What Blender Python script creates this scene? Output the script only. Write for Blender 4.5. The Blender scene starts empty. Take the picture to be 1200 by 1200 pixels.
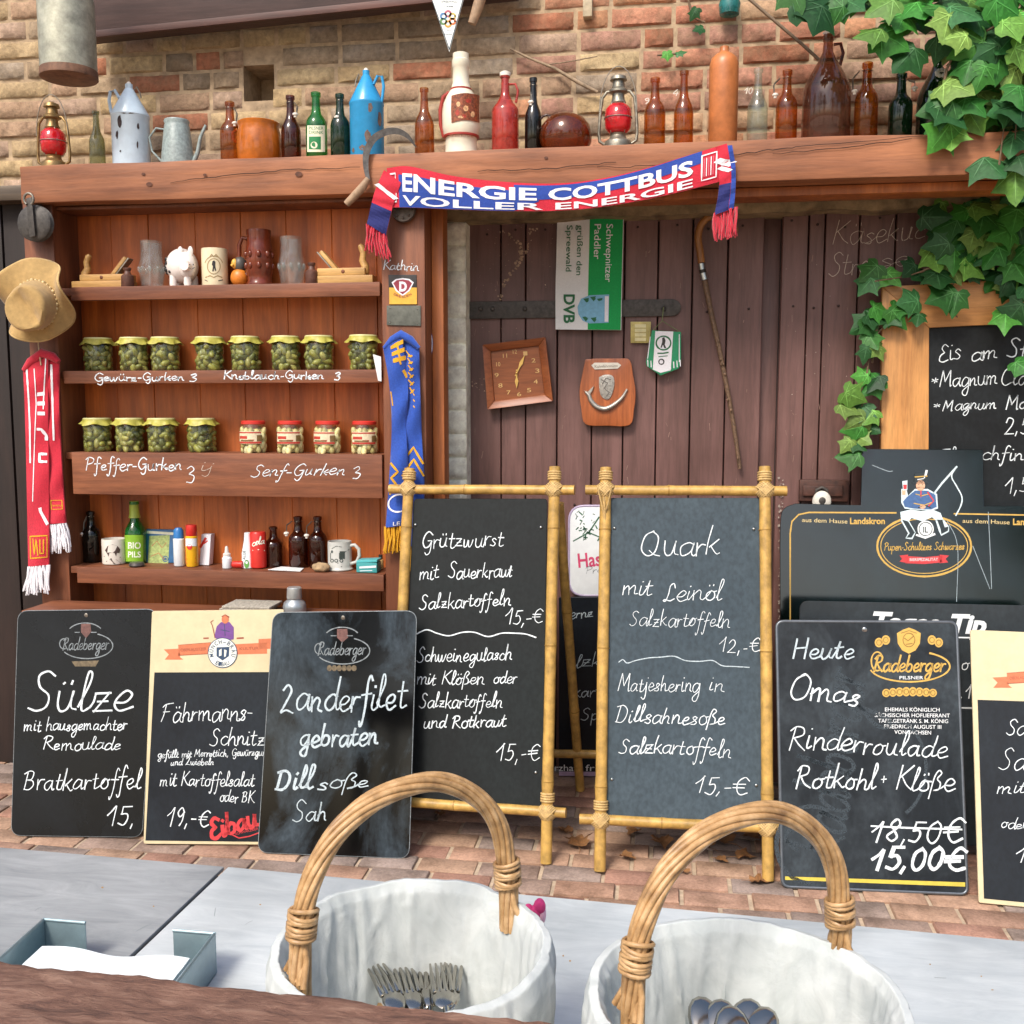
import bpy, bmesh, math, random
from mathutils import Vector, Matrix, noise
R = math.radians
rnd = random.Random(7)
scene = bpy.context.scene
COL = scene.collection

# ------------------------------------------------------------------ camera, sky, sun, exposure
CAM_H, CAM_D, YAW, PITCH, FPX = 1.30, 3.40, R(8.5), math.atan(130/1200), 1200.0
CAM = Vector((CAM_D*math.tan(YAW), -CAM_D, CAM_H))
cd = bpy.data.cameras.new('camera')
cd.sensor_width = 36; cd.lens = 36*FPX/1200; cd.clip_start = .03; cd.clip_end = 500
camo = bpy.data.objects.new('camera', cd); COL.objects.link(camo)
camo.location = CAM; camo.rotation_euler = (R(90)-PITCH, 0, YAW)
scene.camera = camo

SUN_EL, SUN_AZ = R(48), R(200)      # azimuth clockwise from +y: behind the viewer, a little to the left
w = bpy.data.worlds.new('World'); scene.world = w; w.use_nodes = True
nt = w.node_tree; nt.nodes.clear()
sky = nt.nodes.new('ShaderNodeTexSky'); sky.sky_type = 'NISHITA'; sky.sun_disc = False
sky.sun_elevation = SUN_EL; sky.sun_rotation = SUN_AZ; sky.air_density = 1.0; sky.dust_density = 3.5; sky.ozone_density = 1.0
bg = nt.nodes.new('ShaderNodeBackground'); bg.inputs[1].default_value = .125
wo = nt.nodes.new('ShaderNodeOutputWorld')
nt.links.new(sky.outputs[0], bg.inputs[0]); nt.links.new(bg.outputs[0], wo.inputs[0])
sd = bpy.data.lights.new('sun', 'SUN'); sd.energy = 1.6; sd.angle = R(15); sd.color = (1, .95, .88)
so = bpy.data.objects.new('sun', sd); COL.objects.link(so)
sdir = Vector((math.sin(SUN_AZ)*math.cos(SUN_EL), math.cos(SUN_AZ)*math.cos(SUN_EL), math.sin(SUN_EL)))
so.rotation_euler = sdir.to_track_quat('Z', 'Y').to_euler()
vs = scene.view_settings
vs.view_transform = 'Standard'; vs.look = 'None'; vs.gamma = 1; vs.use_curve_mapping = False
vs.exposure = .95

# ------------------------------------------------------------------ measuring: pixel of the photograph -> point on a real plane
cR = Vector((math.cos(YAW), math.sin(YAW), 0))
cF = Vector((-math.sin(YAW)*math.cos(PITCH), math.cos(YAW)*math.cos(PITCH), -math.sin(PITCH)))
cU = cR.cross(cF)
def ray(px, py): return cF + cR*((px-600)/FPX) + cU*((600-py)/FPX)
def at(px, py, Y=0.0):
    d = ray(px, py); return CAM + d*((Y-CAM.y)/d.y)
def atz(px, py, Z=0.0):
    d = ray(px, py); return CAM + d*((Z-CAM.z)/d.z)
def mpp(p): return (Vector(p)-CAM).dot(cF)/FPX     # metres per photo pixel at a point

# ------------------------------------------------------------------ materials
def C(h, a=1):
    h = h.lstrip('#'); out = []
    for i in (0, 2, 4):
        c = int(h[i:i+2], 16)/255
        out.append(c/12.92 if c <= .04045 else ((c+.055)/1.055)**2.4)
    return (*out, a)
def base_mat(name):
    m = bpy.data.materials.new(name); m.use_nodes = True
    n = m.node_tree.nodes; b = n['Principled BSDF']; return m, m.node_tree, b
def N(t, typ, **kw):
    n = t.nodes.new(typ)
    for k, v in kw.items():
        if k.startswith('i_'): n.inputs[int(k[2:]) if k[2:].isdigit() else k[2:].replace('_', ' ')].default_value = v
        else: setattr(n, k, v)
    return n
def coords(t, scale=(1, 1, 1), src='Object', rot=(0, 0, 0)):
    tc = N(t, 'ShaderNodeTexCoord'); mp = N(t, 'ShaderNodeMapping')
    mp.inputs['Scale'].default_value = scale; mp.inputs['Rotation'].default_value = rot
    if src == 'World':
        g = N(t, 'ShaderNodeNewGeometry'); t.links.new(g.outputs['Position'], mp.inputs[0])
    else: t.links.new(tc.outputs[src], mp.inputs[0])
    return mp.outputs[0]
def ramp(t, fac, stops):
    r = N(t, 'ShaderNodeValToRGB'); e = r.color_ramp.elements
    while len(e) < len(stops): e.new(.5)
    for el, (p, c) in zip(e, stops): el.position = p; el.color = c
    t.links.new(fac, r.inputs[0]); return r.outputs[0]
def mixc(t, fac, a, b, mode='MIX'):
    m = N(t, 'ShaderNodeMix', data_type='RGBA', blend_type=mode)
    for s, v in ((0, fac), (6, a), (7, b)):
        if isinstance(v, (tuple, float, int)): m.inputs[s].default_value = v
        else: t.links.new(v, m.inputs[s])
    return m.outputs[2]
def bump(t, b, h, strength, dist=.002):
    bp = N(t, 'ShaderNodeBump'); bp.inputs['Strength'].default_value = strength; bp.inputs['Distance'].default_value = dist
    t.links.new(h, bp.inputs['Height']); t.links.new(bp.outputs[0], b.inputs['Normal'])
_cache = {}
def plain(name, col, rough=.5, var=.12, scale=30, metal=0, bmp=.15, spec=.5, sheen=0):
    if name in _cache: return _cache[name]
    m, t, b = base_mat(name)
    c = C(col) if isinstance(col, str) else col
    v = coords(t, (scale,)*3, 'World')
    n = N(t, 'ShaderNodeTexNoise', i_Scale=1.0, i_Detail=5.0, i_Roughness=.65); t.links.new(v, n.inputs[0])
    lo = tuple(x*(1-var*1.6) for x in c[:3])+(1,); hi = tuple(min(1, x*(1+var)) for x in c[:3])+(1,)
    t.links.new(ramp(t, n.outputs[0], [(.3, lo), (.7, hi)]), b.inputs['Base Color'])
    b.inputs['Roughness'].default_value = rough; b.inputs['Metallic'].default_value = metal
    b.inputs['Specular IOR Level'].default_value = spec
    if sheen: b.inputs['Sheen Weight'].default_value = sheen
    if bmp: bump(t, b, n.outputs[0], bmp, .003)
    _cache[name] = m; return m
def wood(name, c1, c2, axis='x', rough=.55, scale=1.0, bmp=.3, knots=True, dark=None):
    m, t, b = base_mat(name)
    st = {'x': (1.2, 14, 14), 'y': (14, 1.2, 14), 'z': (14, 14, 1.2)}[axis]
    v = coords(t, tuple(s*scale for s in st), 'World')
    n1 = N(t, 'ShaderNodeTexNoise', i_Scale=1.0, i_Detail=6.0, i_Roughness=.6, i_Distortion=.8); t.links.new(v, n1.inputs[0])
    v2 = coords(t, tuple(s*scale*6 for s in st), 'World')
    n2 = N(t, 'ShaderNodeTexNoise', i_Scale=1.0, i_Detail=4.0, i_Roughness=.7); t.links.new(v2, n2.inputs[0])
    v3 = coords(t, (3, 3, 3), 'World')
    n3 = N(t, 'ShaderNodeTexNoise', i_Scale=1.0, i_Detail=4.0); t.links.new(v3, n3.inputs[0])
    a, c = C(c1), C(c2)
    col = ramp(t, n1.outputs[0], [(.28, c), (.5, tuple((x+y)/2 for x, y in zip(a, c))), (.68, a)])
    fine = ramp(t, n2.outputs[0], [(.3, (.72, .70, .68, 1)), (.6, (1.08, 1.08, 1.08, 1))])
    col = mixc(t, 1.0, col, fine, 'MULTIPLY')
    big = ramp(t, n3.outputs[0], [(.3, (.72, .68, .66, 1)), (.65, (1.1, 1.1, 1.1, 1))])
    col = mixc(t, 1.0, col, big, 'MULTIPLY')
    t.links.new(col, b.inputs['Base Color'])
    b.inputs['Roughness'].default_value = rough
    bump(t, b, n2.outputs[0], bmp, .002)
    return m
def attr_mat(name, rough=.85, nscale=60, bmp=.6, lo=.65, hi=1.15, big=True, dist=.004, spec=.3, dust=None):
    m, t, b = base_mat(name)
    at_ = N(t, 'ShaderNodeVertexColor'); at_.layer_name = 'col'
    v = coords(t, (nscale,)*3, 'World')
    n = N(t, 'ShaderNodeTexNoise', i_Scale=1.0, i_Detail=8.0, i_Roughness=.7); t.links.new(v, n.inputs[0])
    v2 = coords(t, (9,)*3, 'World')
    n2 = N(t, 'ShaderNodeTexNoise', i_Scale=1.0, i_Detail=6.0, i_Roughness=.65); t.links.new(v2, n2.inputs[0])
    c = mixc(t, 1.0, at_.outputs[0], ramp(t, n.outputs[0], [(.3, (lo, lo, lo, 1)), (.7, (hi, hi, hi, 1))]), 'MULTIPLY')
    if big: c = mixc(t, 1.0, c, ramp(t, n2.outputs[0], [(.35, (.62, .6, .58, 1)), (.6, (1.1, 1.1, 1.1, 1))]), 'MULTIPLY')
    if dust:
        v3 = coords(t, (22,)*3, 'World'); n3 = N(t, 'ShaderNodeTexNoise', i_Scale=1.0, i_Detail=8.0, i_Roughness=.75); t.links.new(v3, n3.inputs[0])
        c = mixc(t, ramp(t, n3.outputs[0], [(.40, (.12, .12, .12, 1)), (.70, (.45, .45, .45, 1))]), c, C(dust))
    t.links.new(c, b.inputs['Base Color']); b.inputs['Roughness'].default_value = rough
    b.inputs['Specular IOR Level'].default_value = spec
    bump(t, b, n.outputs[0], bmp, dist)
    return m
def glass(name, tint, body=None, part=.2, rough=.04):
    # thin-walled bottle glass: tinted see-through wall, a little body colour, a fresnel gloss
    m, t, b = base_mat(name); t.nodes.remove(b)
    out = t.nodes['Material Output']
    tr = N(t, 'ShaderNodeBsdfTransparent'); tr.inputs[0].default_value = C(tint)
    gl = N(t, 'ShaderNodeBsdfGlossy'); gl.inputs['Roughness'].default_value = rough
    gl.inputs[0].default_value = (1, 1, 1, 1)
    fr = N(t, 'ShaderNodeFresnel'); fr.inputs[0].default_value = 1.55
    df = N(t, 'ShaderNodeBsdfDiffuse'); df.inputs[0].default_value = C(body or tint)
    v = coords(t, (40, 40, 40), 'World'); n = N(t, 'ShaderNodeTexNoise', i_Scale=1.0, i_Detail=4.0); t.links.new(v, n.inputs[0])
    m0 = N(t, 'ShaderNodeMixShader')
    t.links.new(ramp(t, n.outputs[0], [(.35, (part*.6,)*3+(1,)), (.7, (min(1, part*1.5),)*3+(1,))]), m0.inputs[0])
    t.links.new(tr.outputs[0], m0.inputs[1]); t.links.new(df.outputs[0], m0.inputs[2])
    mx = N(t, 'ShaderNodeMixShader')
    gm = N(t, 'ShaderNodeNewGeometry'); sb_ = N(t, 'ShaderNodeMath', operation='SUBTRACT'); sb_.inputs[0].default_value = 1
    t.links.new(gm.outputs['Backfacing'], sb_.inputs[1]); ml = N(t, 'ShaderNodeMath', operation='MULTIPLY'); t.links.new(sb_.outputs[0], ml.inputs[0]); t.links.new(fr.outputs[0], ml.inputs[1])
    t.links.new(ml.outputs[0], mx.inputs[0]); t.links.new(m0.outputs[0], mx.inputs[1]); t.links.new(gl.outputs[0], mx.inputs[2])
    t.links.new(mx.outputs[0], out.inputs[0]); return m
def slate(name, col, dust='#5d6668', amt=.35, rough=.55, scale=(3, 3, 3), spec=.5, lo=.42, hi=.75):
    m, t, b = base_mat(name)
    v = coords(t, scale, 'World')
    n = N(t, 'ShaderNodeTexNoise', i_Scale=1.0, i_Detail=7.0, i_Roughness=.62, i_Distortion=.6); t.links.new(v, n.inputs[0])
    v2 = coords(t, (90, 90, 60), 'World')
    n2 = N(t, 'ShaderNodeTexNoise', i_Scale=1.0, i_Detail=3.0); t.links.new(v2, n2.inputs[0])
    f = ramp(t, n.outputs[0], [(lo, (0, 0, 0, 1)), (hi, (amt, amt, amt, 1))])
    c = mixc(t, f, C(col), C(dust))
    c = mixc(t, 1.0, c, ramp(t, n2.outputs[0], [(.35, (.8, .8, .8, 1)), (.65, (1.12, 1.12, 1.12, 1))]), 'MULTIPLY')
    t.links.new(c, b.inputs['Base Color'])
    rr = ramp(t, n.outputs[0], [(.35, (rough*.8,)*3+(1,)), (.7, (min(1, rough*1.35),)*3+(1,))])
    t.links.new(rr, b.inputs['Roughness']); b.inputs['Specular IOR Level'].default_value = spec
    return m
def chalk(name, col='#e9eef0', amt=.75):
    m, t, b = base_mat(name)
    out = t.nodes['Material Output']
    v = coords(t, (260,)*3, 'World')
    n = N(t, 'ShaderNodeTexNoise', i_Scale=1.0, i_Detail=4.0, i_Roughness=.7); t.links.new(v, n.inputs[0])
    b.inputs['Base Color'].default_value = C(col); b.inputs['Roughness'].default_value = .9
    tr = N(t, 'ShaderNodeBsdfTransparent'); mx = N(t, 'ShaderNodeMixShader')
    f = ramp(t, n.outputs[0], [(.25, (1-amt, 1-amt, 1-amt, 1)), (.5, (1, 1, 1, 1))])
    t.links.new(f, mx.inputs[0]); t.links.new(tr.outputs[0], mx.inputs[1]); t.links.new(b.outputs[0], mx.inputs[2])
    t.links.new(mx.outputs[0], out.inputs[0]); return m

# ------------------------------------------------------------------ mesh collecting
class Mesh:
    def __init__(s): s.v = []; s.f = []; s.mi = []; s.cm = 0; s.col = []; s.cc = None
    def mat(s, k): s.cm = k; return s
    def color(s, c): s.cc = c; return s
    def add(s, vs_, fs):
        o = len(s.v); s.v += [Vector(p) for p in vs_]
        for f in fs: s.f.append([i+o for i in f]); s.mi.append(s.cm); s.col.append(s.cc)
        return s
    def box(s, x0, x1, y0, y1, z0, z1):
        v = [(x, y, z) for z in (z0, z1) for y in (y0, y1) for x in (x0, x1)]
        return s.add(v, [(0, 2, 3, 1), (4, 5, 7, 6), (0, 1, 5, 4), (2, 6, 7, 3), (0, 4, 6, 2), (1, 3, 7, 5)])
    def obox(s, c, ax, ay, az):            # oriented box: centre and three half-axis vectors
        c, ax, ay, az = map(Vector, (c, ax, ay, az))
        v = [c+ax*i+ay*j+az*k for k in (-1, 1) for j in (-1, 1) for i in (-1, 1)]
        return s.add(v, [(0, 2, 3, 1), (4, 5, 7, 6), (0, 1, 5, 4), (2, 6, 7, 3), (0, 4, 6, 2), (1, 3, 7, 5)])
    def prism(s, pts, off):                # outline + thickness
        n = len(pts); pts = [Vector(p) for p in pts]; off = Vector(off)
        a = pts+[p+off for p in pts]
        fs = [list(range(n)), list(range(2*n-1, n-1, -1))]+[(i, i+n, (i+1) % n+n, (i+1) % n) for i in range(n)]
        return s.add(a, fs)
    def poly(s, pts): return s.add(pts, [list(range(len(pts)))])
    def lathe(s, prof, c=(0, 0, 0), seg=28, a0=0, a1=2*math.pi, fn=None):
        full = abs(a1-a0-2*math.pi) < 1e-6
        n = seg if full else seg+1; v = []; c = Vector(c)
        for r, z in prof:
            for i in range(n):
                a = a0+(a1-a0)*i/seg; rr = r
                if fn: rr = r*fn(a, z)
                v.append(c+Vector((rr*math.cos(a), rr*math.sin(a), z)))
        fs = []
        for j in range(len(prof)-1):
            for i in range(seg):
                k = (i+1) % n
                fs.append((j*n+i, j*n+k, (j+1)*n+k, (j+1)*n+i))
        if full:
            if prof[0][0] > 1e-5: fs.append([i for i in range(n-1, -1, -1)])
            if prof[-1][0] > 1e-5: fs.append([(len(prof)-1)*n+i for i in range(n)])
        return s.add(v, fs)
    def shell(s, prof, c=(0, 0, 0), seg=28, **k):    # lathe with open ends
        full = True; o = len(s.f); s.lathe(prof, c, seg, **k)
        while s.f[-1].__len__() > 4: s.f.pop(); s.mi.pop(); s.col.pop()
        return s
    def tube(s, pts, r, seg=8, cap=True, closed=False):
        pts = [Vector(p) for p in pts]; n = len(pts)
        rs = r if isinstance(r, (list, tuple)) else [r]*n
        v = []; up = None
        for i, p in enumerate(pts):
            if closed: tdir = pts[(i+1) % n]-pts[i-1]
            else: tdir = pts[min(i+1, n-1)]-pts[max(i-1, 0)]
            if tdir.length < 1e-9: tdir = Vector((0, 0, 1))
            tdir.normalize()
            if up is None:
                up = Vector((0, 0, 1)) if abs(tdir.z) < .9 else Vector((1, 0, 0))
            up = up-tdir*up.dot(tdir)
            if up.length < 1e-6: up = tdir.orthogonal()
            up.normalize(); sd_ = tdir.cross(up)
            for k in range(seg):
                a = 2*math.pi*k/seg; v.append(p+(up*math.cos(a)+sd_*math.sin(a))*rs[i])
        fs = []
        for i in range(n if closed else n-1):
            j = (i+1) % n
            for k in range(seg):
                l = (k+1) % seg; fs.append((i*seg+k, j*seg+k, j*seg+l, i*seg+l))
        if cap and not closed:
            fs.append(list(range(seg))); fs.append([(n-1)*seg+k for k in range(seg-1, -1, -1)])
        return s.add(v, fs)
    def ball(s, c, rad, seg=16, rings=10, rot=None, fn=None):
        c = Vector(c); rad = Vector(rad) if not isinstance(rad, (int, float)) else Vector((rad,)*3)
        v = []; fs = []
        for j in range(rings+1):
            ph = math.pi*j/rings
            for i in range(seg):
                a = 2*math.pi*i/seg
                d = Vector((math.sin(ph)*math.cos(a), math.sin(ph)*math.sin(a), -math.cos(ph)))
                p = Vector((d.x*rad.x, d.y*rad.y, d.z*rad.z))
                if fn: p = p*fn(d)
                if rot is not None: p = rot @ p
                v.append(c+p)
        for j in range(rings):
            for i in range(seg):
                k = (i+1) % seg; fs.append((j*seg+i, j*seg+k, (j+1)*seg+k, (j+1)*seg+i))
        return s.add(v, fs)
    def grid(s, fn, nu, nv, closeu=False):
        v = [fn(i/nu, j/nv) for j in range(nv+1) for i in range(nu+1)]
        fs = [(j*(nu+1)+i, j*(nu+1)+i+1, (j+1)*(nu+1)+i+1, (j+1)*(nu+1)+i) for j in range(nv) for i in range(nu)]
        return s.add(v, fs)
    def sheet(s, fn, nu, nv, th):          # a grid with real thickness along th
        th = Vector(th); v = [Vector(fn(i/nu, j/nv)) for j in range(nv+1) for i in range(nu+1)]
        n = len(v); W = nu+1
        a = v+[p+th for p in v]
        fs = [(j*W+i, j*W+i+1, (j+1)*W+i+1, (j+1)*W+i) for j in range(nv) for i in range(nu)]
        fs += [[q+n for q in reversed(f)] for f in fs]
        rim = [i for i in range(W)]+[j*W+nu for j in range(1, nv+1)]+[nv*W+i for i in range(nu-1, -1, -1)]+[j*W for j in range(nv-1, 0, -1)]
        for i in range(len(rim)):
            p, q = rim[i], rim[(i+1) % len(rim)]; fs.append((q, p, p+n, q+n))
        return s.add(a, fs)
    def build(s, name, mats, parent=None, smooth=None, bevel=0, loc=None, seg=2, kind=None):
        if not isinstance(mats, (list, tuple)): mats = [mats]
        o_ = Vector(loc) if loc is not None else (Vector(parent.matrix_world.translation) if parent else Vector((0, 0, 0)))
        if parent is not None: o_ = root_loc(parent)
        me = bpy.data.meshes.new(name)
        me.from_pydata([tuple(p-o_) for p in s.v], [], s.f)
        for m in mats: me.materials.append(m)
        for p, k in zip(me.polygons, s.mi): p.material_index = min(k, len(mats)-1)
        if any(c is not None for c in s.col):
            ca = me.color_attributes.new('col', 'FLOAT_COLOR', 'CORNER')
            for p, c in zip(me.polygons, s.col):
                for li in p.loop_indices: ca.data[li].color = c if c else (1, 1, 1, 1)
        bm = bmesh.new(); bm.from_mesh(me)
        if not getattr(s, 'noweld', False): bmesh.ops.remove_doubles(bm, verts=bm.verts, dist=1e-6)
        if not getattr(s, 'flat', False): bmesh.ops.recalc_face_normals(bm, faces=bm.faces)
        if bevel:
            es = [e for e in bm.edges if len(e.link_faces) == 2 and e.calc_face_angle(0) > R(35)]
            bmesh.ops.bevel(bm, geom=es, offset=bevel, segments=seg, affect='EDGES', profile=.6, clamp_overlap=True)
        bm.to_mesh(me); bm.free()
        if smooth is not None or bevel:
            me.shade_smooth(); me.set_sharp_from_angle(angle=R(smooth if smooth is not None else 40))
        me.update()
        o = bpy.data.objects.new(name, me); COL.objects.link(o)
        if parent is not None:
            o.parent = parent
        else: o.location = o_
        if kind: o['kind'] = kind
        return o
def root_loc(o):
    l = Vector(o.location)
    while o.parent is not None: o = o.parent; l += Vector(o.location)
    return l
def tag(o, label, cat, group=None):
    o['label'] = label; o['category'] = cat
    if group: o['group'] = group
    return o
def thing(name, label, cat, loc, group=None):
    o = bpy.data.objects.new(name, None); o.empty_display_size = .05; COL.objects.link(o); o.location = Vector(loc)
    return tag(o, label, cat, group)

# ------------------------------------------------------------------ handwriting: a one-line alphabet (x-height 1, capitals 2)
HW = {}
def _g(s):
    for ln in s.strip().splitlines():
        ch, wd, rest = ln.split(':', 2)
        HW[ch.strip()] = (float(wd), [[tuple(map(float, p.split(','))) for p in st.split()] for st in rest.split('|')])
_g('''
a:.98:.85,.85 .5,1 .15,.7 .1,.25 .35,0 .7,.35 .85,.95|.85,.95 .8,.3 .92,.03 1.05,.12
b:.9:.2,2 .12,.9 .1,.1|.1,.5 .4,.95 .75,.75 .72,.2 .4,0 .1,.15
c:.82:.78,.82 .5,1 .15,.65 .15,.2 .45,0 .85,.2
d:1.0:.82,.85 .48,1 .12,.65 .12,.18 .38,0 .72,.35 .88,1.2 .95,2|.9,1.2 .82,.3 .92,.03 1.08,.12
e:.82:.1,.45 .5,.5 .72,.78 .5,1 .2,.8 .1,.35 .35,0 .85,.22
f:.7:.75,1.75 .55,2 .38,1.6 .32,.3 .25,-.7 .08,-.95 .02,-.7|.05,.9 .72,.98
g:.95:.82,.85 .48,1 .12,.65 .14,.2 .4,.03 .75,.45 .84,.95|.84,.95 .82,-.3 .62,-.95 .25,-.9 .25,-.5 .9,.1
h:.92:.2,2 .12,.9 .1,0|.1,.5 .42,.98 .68,.8 .7,.15 .9,.05
i:.42:.15,1 .12,.2 .25,.02 .42,.15|.2,1.5 .25,1.55
j:.45:.3,1 .28,-.5 .08,-.95 -.2,-.75|.35,1.5 .4,1.55
k:.85:.2,2 .12,.9 .1,0|.7,1 .18,.45|.3,.55 .7,.02 .85,.08
l:.5:.05,.25 .42,1.4 .42,1.95 .25,1.9 .16,.5 .25,.03 .52,.15
m:1.4:.1,1 .12,0|.12,.5 .4,.98 .58,.8 .6,0|.6,.5 .9,.98 1.1,.8 1.12,.15 1.35,.05
n:.95:.1,1 .12,0|.12,.5 .45,.98 .68,.8 .7,.15 .95,.05
o:.9:.5,1 .18,.75 .14,.25 .45,0 .78,.25 .75,.8 .45,1.02 .7,.9 .95,.95
p:.92:.14,1 .1,-.95|.12,.5 .42,.98 .78,.72 .74,.2 .42,0 .12,.2
q:.95:.82,.85 .48,1 .12,.65 .14,.2 .4,.03 .75,.45 .84,.95|.84,.95 .8,-.95
r:.66:.1,1 .14,0|.14,.45 .35,.9 .65,.92
s:.7:.62,.85 .4,1 .17,.8 .35,.55 .58,.3 .42,.02 .05,.12
t:.66:.32,1.6 .24,.3 .38,.02 .66,.15|.02,1.0 .62,1.05
u:.95:.1,1 .1,.3 .3,0 .58,.2 .74,1|.74,1 .72,.2 .95,.05
v:.8:.1,1 .35,.02 .7,1
w:1.2:.06,1 .16,.2 .32,.03 .5,.3 .58,.9|.58,.9 .64,.2 .8,.03 1.0,.4 1.1,1
x:.85:.1,1 .8,0|.75,1 .1,0
y:.9:.1,1 .15,.4 .4,.2 .7,.5 .75,1|.75,1 .7,-.5 .4,-.95 .2,-.6
z:.85:.12,.92 .7,.95|.7,.95 .12,.05|.12,.05 .85,.05|.22,.5 .65,.5
ß:.9:.05,-.75 .18,1.2 .4,1.95 .72,1.7 .45,1.12 .78,.75 .72,.15 .35,0
A:1.3:.05,0 .6,2 1.1,0|.3,.8 .95,.8
B:1.15:.28,1.9 .16,0|.0,1.65 .45,2 .9,1.75 .7,1.15 .3,1.05|.3,1.05 .85,.95 1.0,.45 .65,.02 .08,.05
C:1.15:1.05,1.65 .7,2 .25,1.5 .12,.6 .5,0 1.1,.3
D:1.25:.3,1.9 .2,.05|.0,1.8 .6,1.98 1.08,1.5 1.05,.6 .65,.05 .1,.02
E:1.05:1,1.7 .6,2 .3,1.6 .6,1.1|.6,1.1 .2,.75 .18,.2 .6,0 1.05,.25
F:1.05:.4,1.85 .25,.7 .02,0|.0,1.55 .3,1.85 1.1,2|.15,.95 .8,1.02
G:1.25:1.15,1.6 .75,1.98 .3,1.5 .15,.7 .5,.05 .9,.2 1.15,.85|.7,.85 1.15,.85|1.15,.85 1.1,-.4 .8,-.8 .5,-.5
H:1.2:.15,1.9 .1,0|1,2 .95,0|.1,1 1,1.1
I:.5:.3,2 .2,0
J:.8:.6,2 .55,.3 .2,0 0,.3
K:1.15:.25,2 .12,0|1.1,2 .2,.95|.35,1.1 .8,.4 1.2,.05
L:1.05:.95,1.5 .8,1.95 .5,1.7 .45,.9 .25,.12 .03,.12 .25,.2 .65,.02 1.05,.25
M:1.5:.05,0 .3,1.95|.3,1.95 .65,.6|.65,.6 1.25,1.95|1.25,1.95 1.3,.1 1.45,.05
N:1.25:.05,0 .25,1.95|.25,1.95 .9,.05|.9,.05 1.15,2
O:1.3:.75,2 .25,1.55 .15,.6 .55,0 1.05,.35 1.12,1.4 .75,2 .5,1.85
P:1.05:.28,1.9 .14,0|.0,1.6 .4,1.98 .9,1.75 .8,1.15 .25,.95
Q:1.4:.7,2 .25,1.55 .15,.6 .55,0 1.05,.35 1.1,1.4 .7,2|.65,.45 1.0,.1 1.4,.02
R:1.2:.3,1.9 .15,0|.0,1.55 .35,1.95 .85,1.85 .85,1.3 .3,1.02|.35,1.02 .75,.45 1.2,.02
S:1.1:1.0,1.7 .65,2 .32,1.7 .42,1.25 .8,.8 .8,.25 .45,0 .05,.2
T:1.1:.55,1.9 .45,0|0,1.75 .4,1.95 1.15,1.95
V:1.1:.1,2 .5,0 1.1,2
W:1.5:.1,2 .4,0 .75,1.6 1.05,0 1.45,2
Z:1.1:.05,1.6 .45,2 .75,1.6 .45,.7 .1,.05|.1,.05 .5,.15 1.05,.0
0:.95:.5,1.85 .18,1.4 .15,.5 .45,0 .78,.45 .78,1.4 .5,1.85
1:.75:.0,.95 .3,1.4 .55,1.85|.55,1.85 .48,0
2:1.0:.1,1.4 .35,1.85 .75,1.6 .65,1.0 .1,.05|.1,.05 .95,.05
3:.85:.1,1.6 .5,1.85 .7,1.5 .35,1.0|.35,1.0 .78,.65 .6,.05 .1,.1
4:.95:.6,1.85 .1,.6 .85,.6|.65,1.1 .6,0
5:.9:.3,1.8 .22,1.05|.22,1.05 .6,1.1 .75,.6 .5,.02 .08,.15|.3,1.8 .9,1.85
6:.9:.7,1.8 .25,1.1 .15,.4 .45,0 .75,.35 .55,.85 .2,.6
7:.9:.1,1.8 .8,1.8|.8,1.8 .35,0|.3,.95 .75,.95
8:.9:.5,.95 .2,1.4 .5,1.85 .75,1.4 .5,.95 .15,.45 .45,0 .78,.4 .5,.95
9:.9:.72,1.4 .45,1.85 .15,1.4 .4,.95 .72,1.4|.72,1.4 .7,.6 .45,0
€:1.15:1.05,1.5 .7,1.8 .32,1.3 .3,.5 .65,.03 1.1,.25|.0,1.1 .85,1.12|.0,.75 .8,.77
,:.4:.2,.15 .08,-.4
.:.35:.12,.05 .17,.08
-:.6:.08,.6 .52,.62
+:.9:.1,.7 .8,.72|.45,1.1 .43,.3
*:.8:.4,1.2 .4,.4|.1,1.0 .7,.6|.1,.6 .7,1.0
''')
for u, b_ in (('ä', 'a'), ('ö', 'o'), ('ü', 'u')):
    wd, st = HW[b_]; HW[u] = (wd, st+[[(.28, 1.42), (.3, 1.55)], [(.62, 1.45), (.64, 1.58)]])
def crom(pts, n=6):
    if len(pts) < 3: return [Vector((*p, 0)) for p in pts]
    P = [Vector((*p, 0)) for p in pts]; P = [P[0]*2-P[1]]+P+[P[-1]*2-P[-2]]; out = []
    for i in range(1, len(P)-2):
        a, b, c, d = P[i-1:i+3]
        for k in range(n):
            t = k/n
            out.append(.5*((2*b)+(c-a)*t+(2*a-5*b+4*c-d)*t*t+(3*b-a-3*c+d)*t**3))
    out.append(P[-2]); return out
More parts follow.
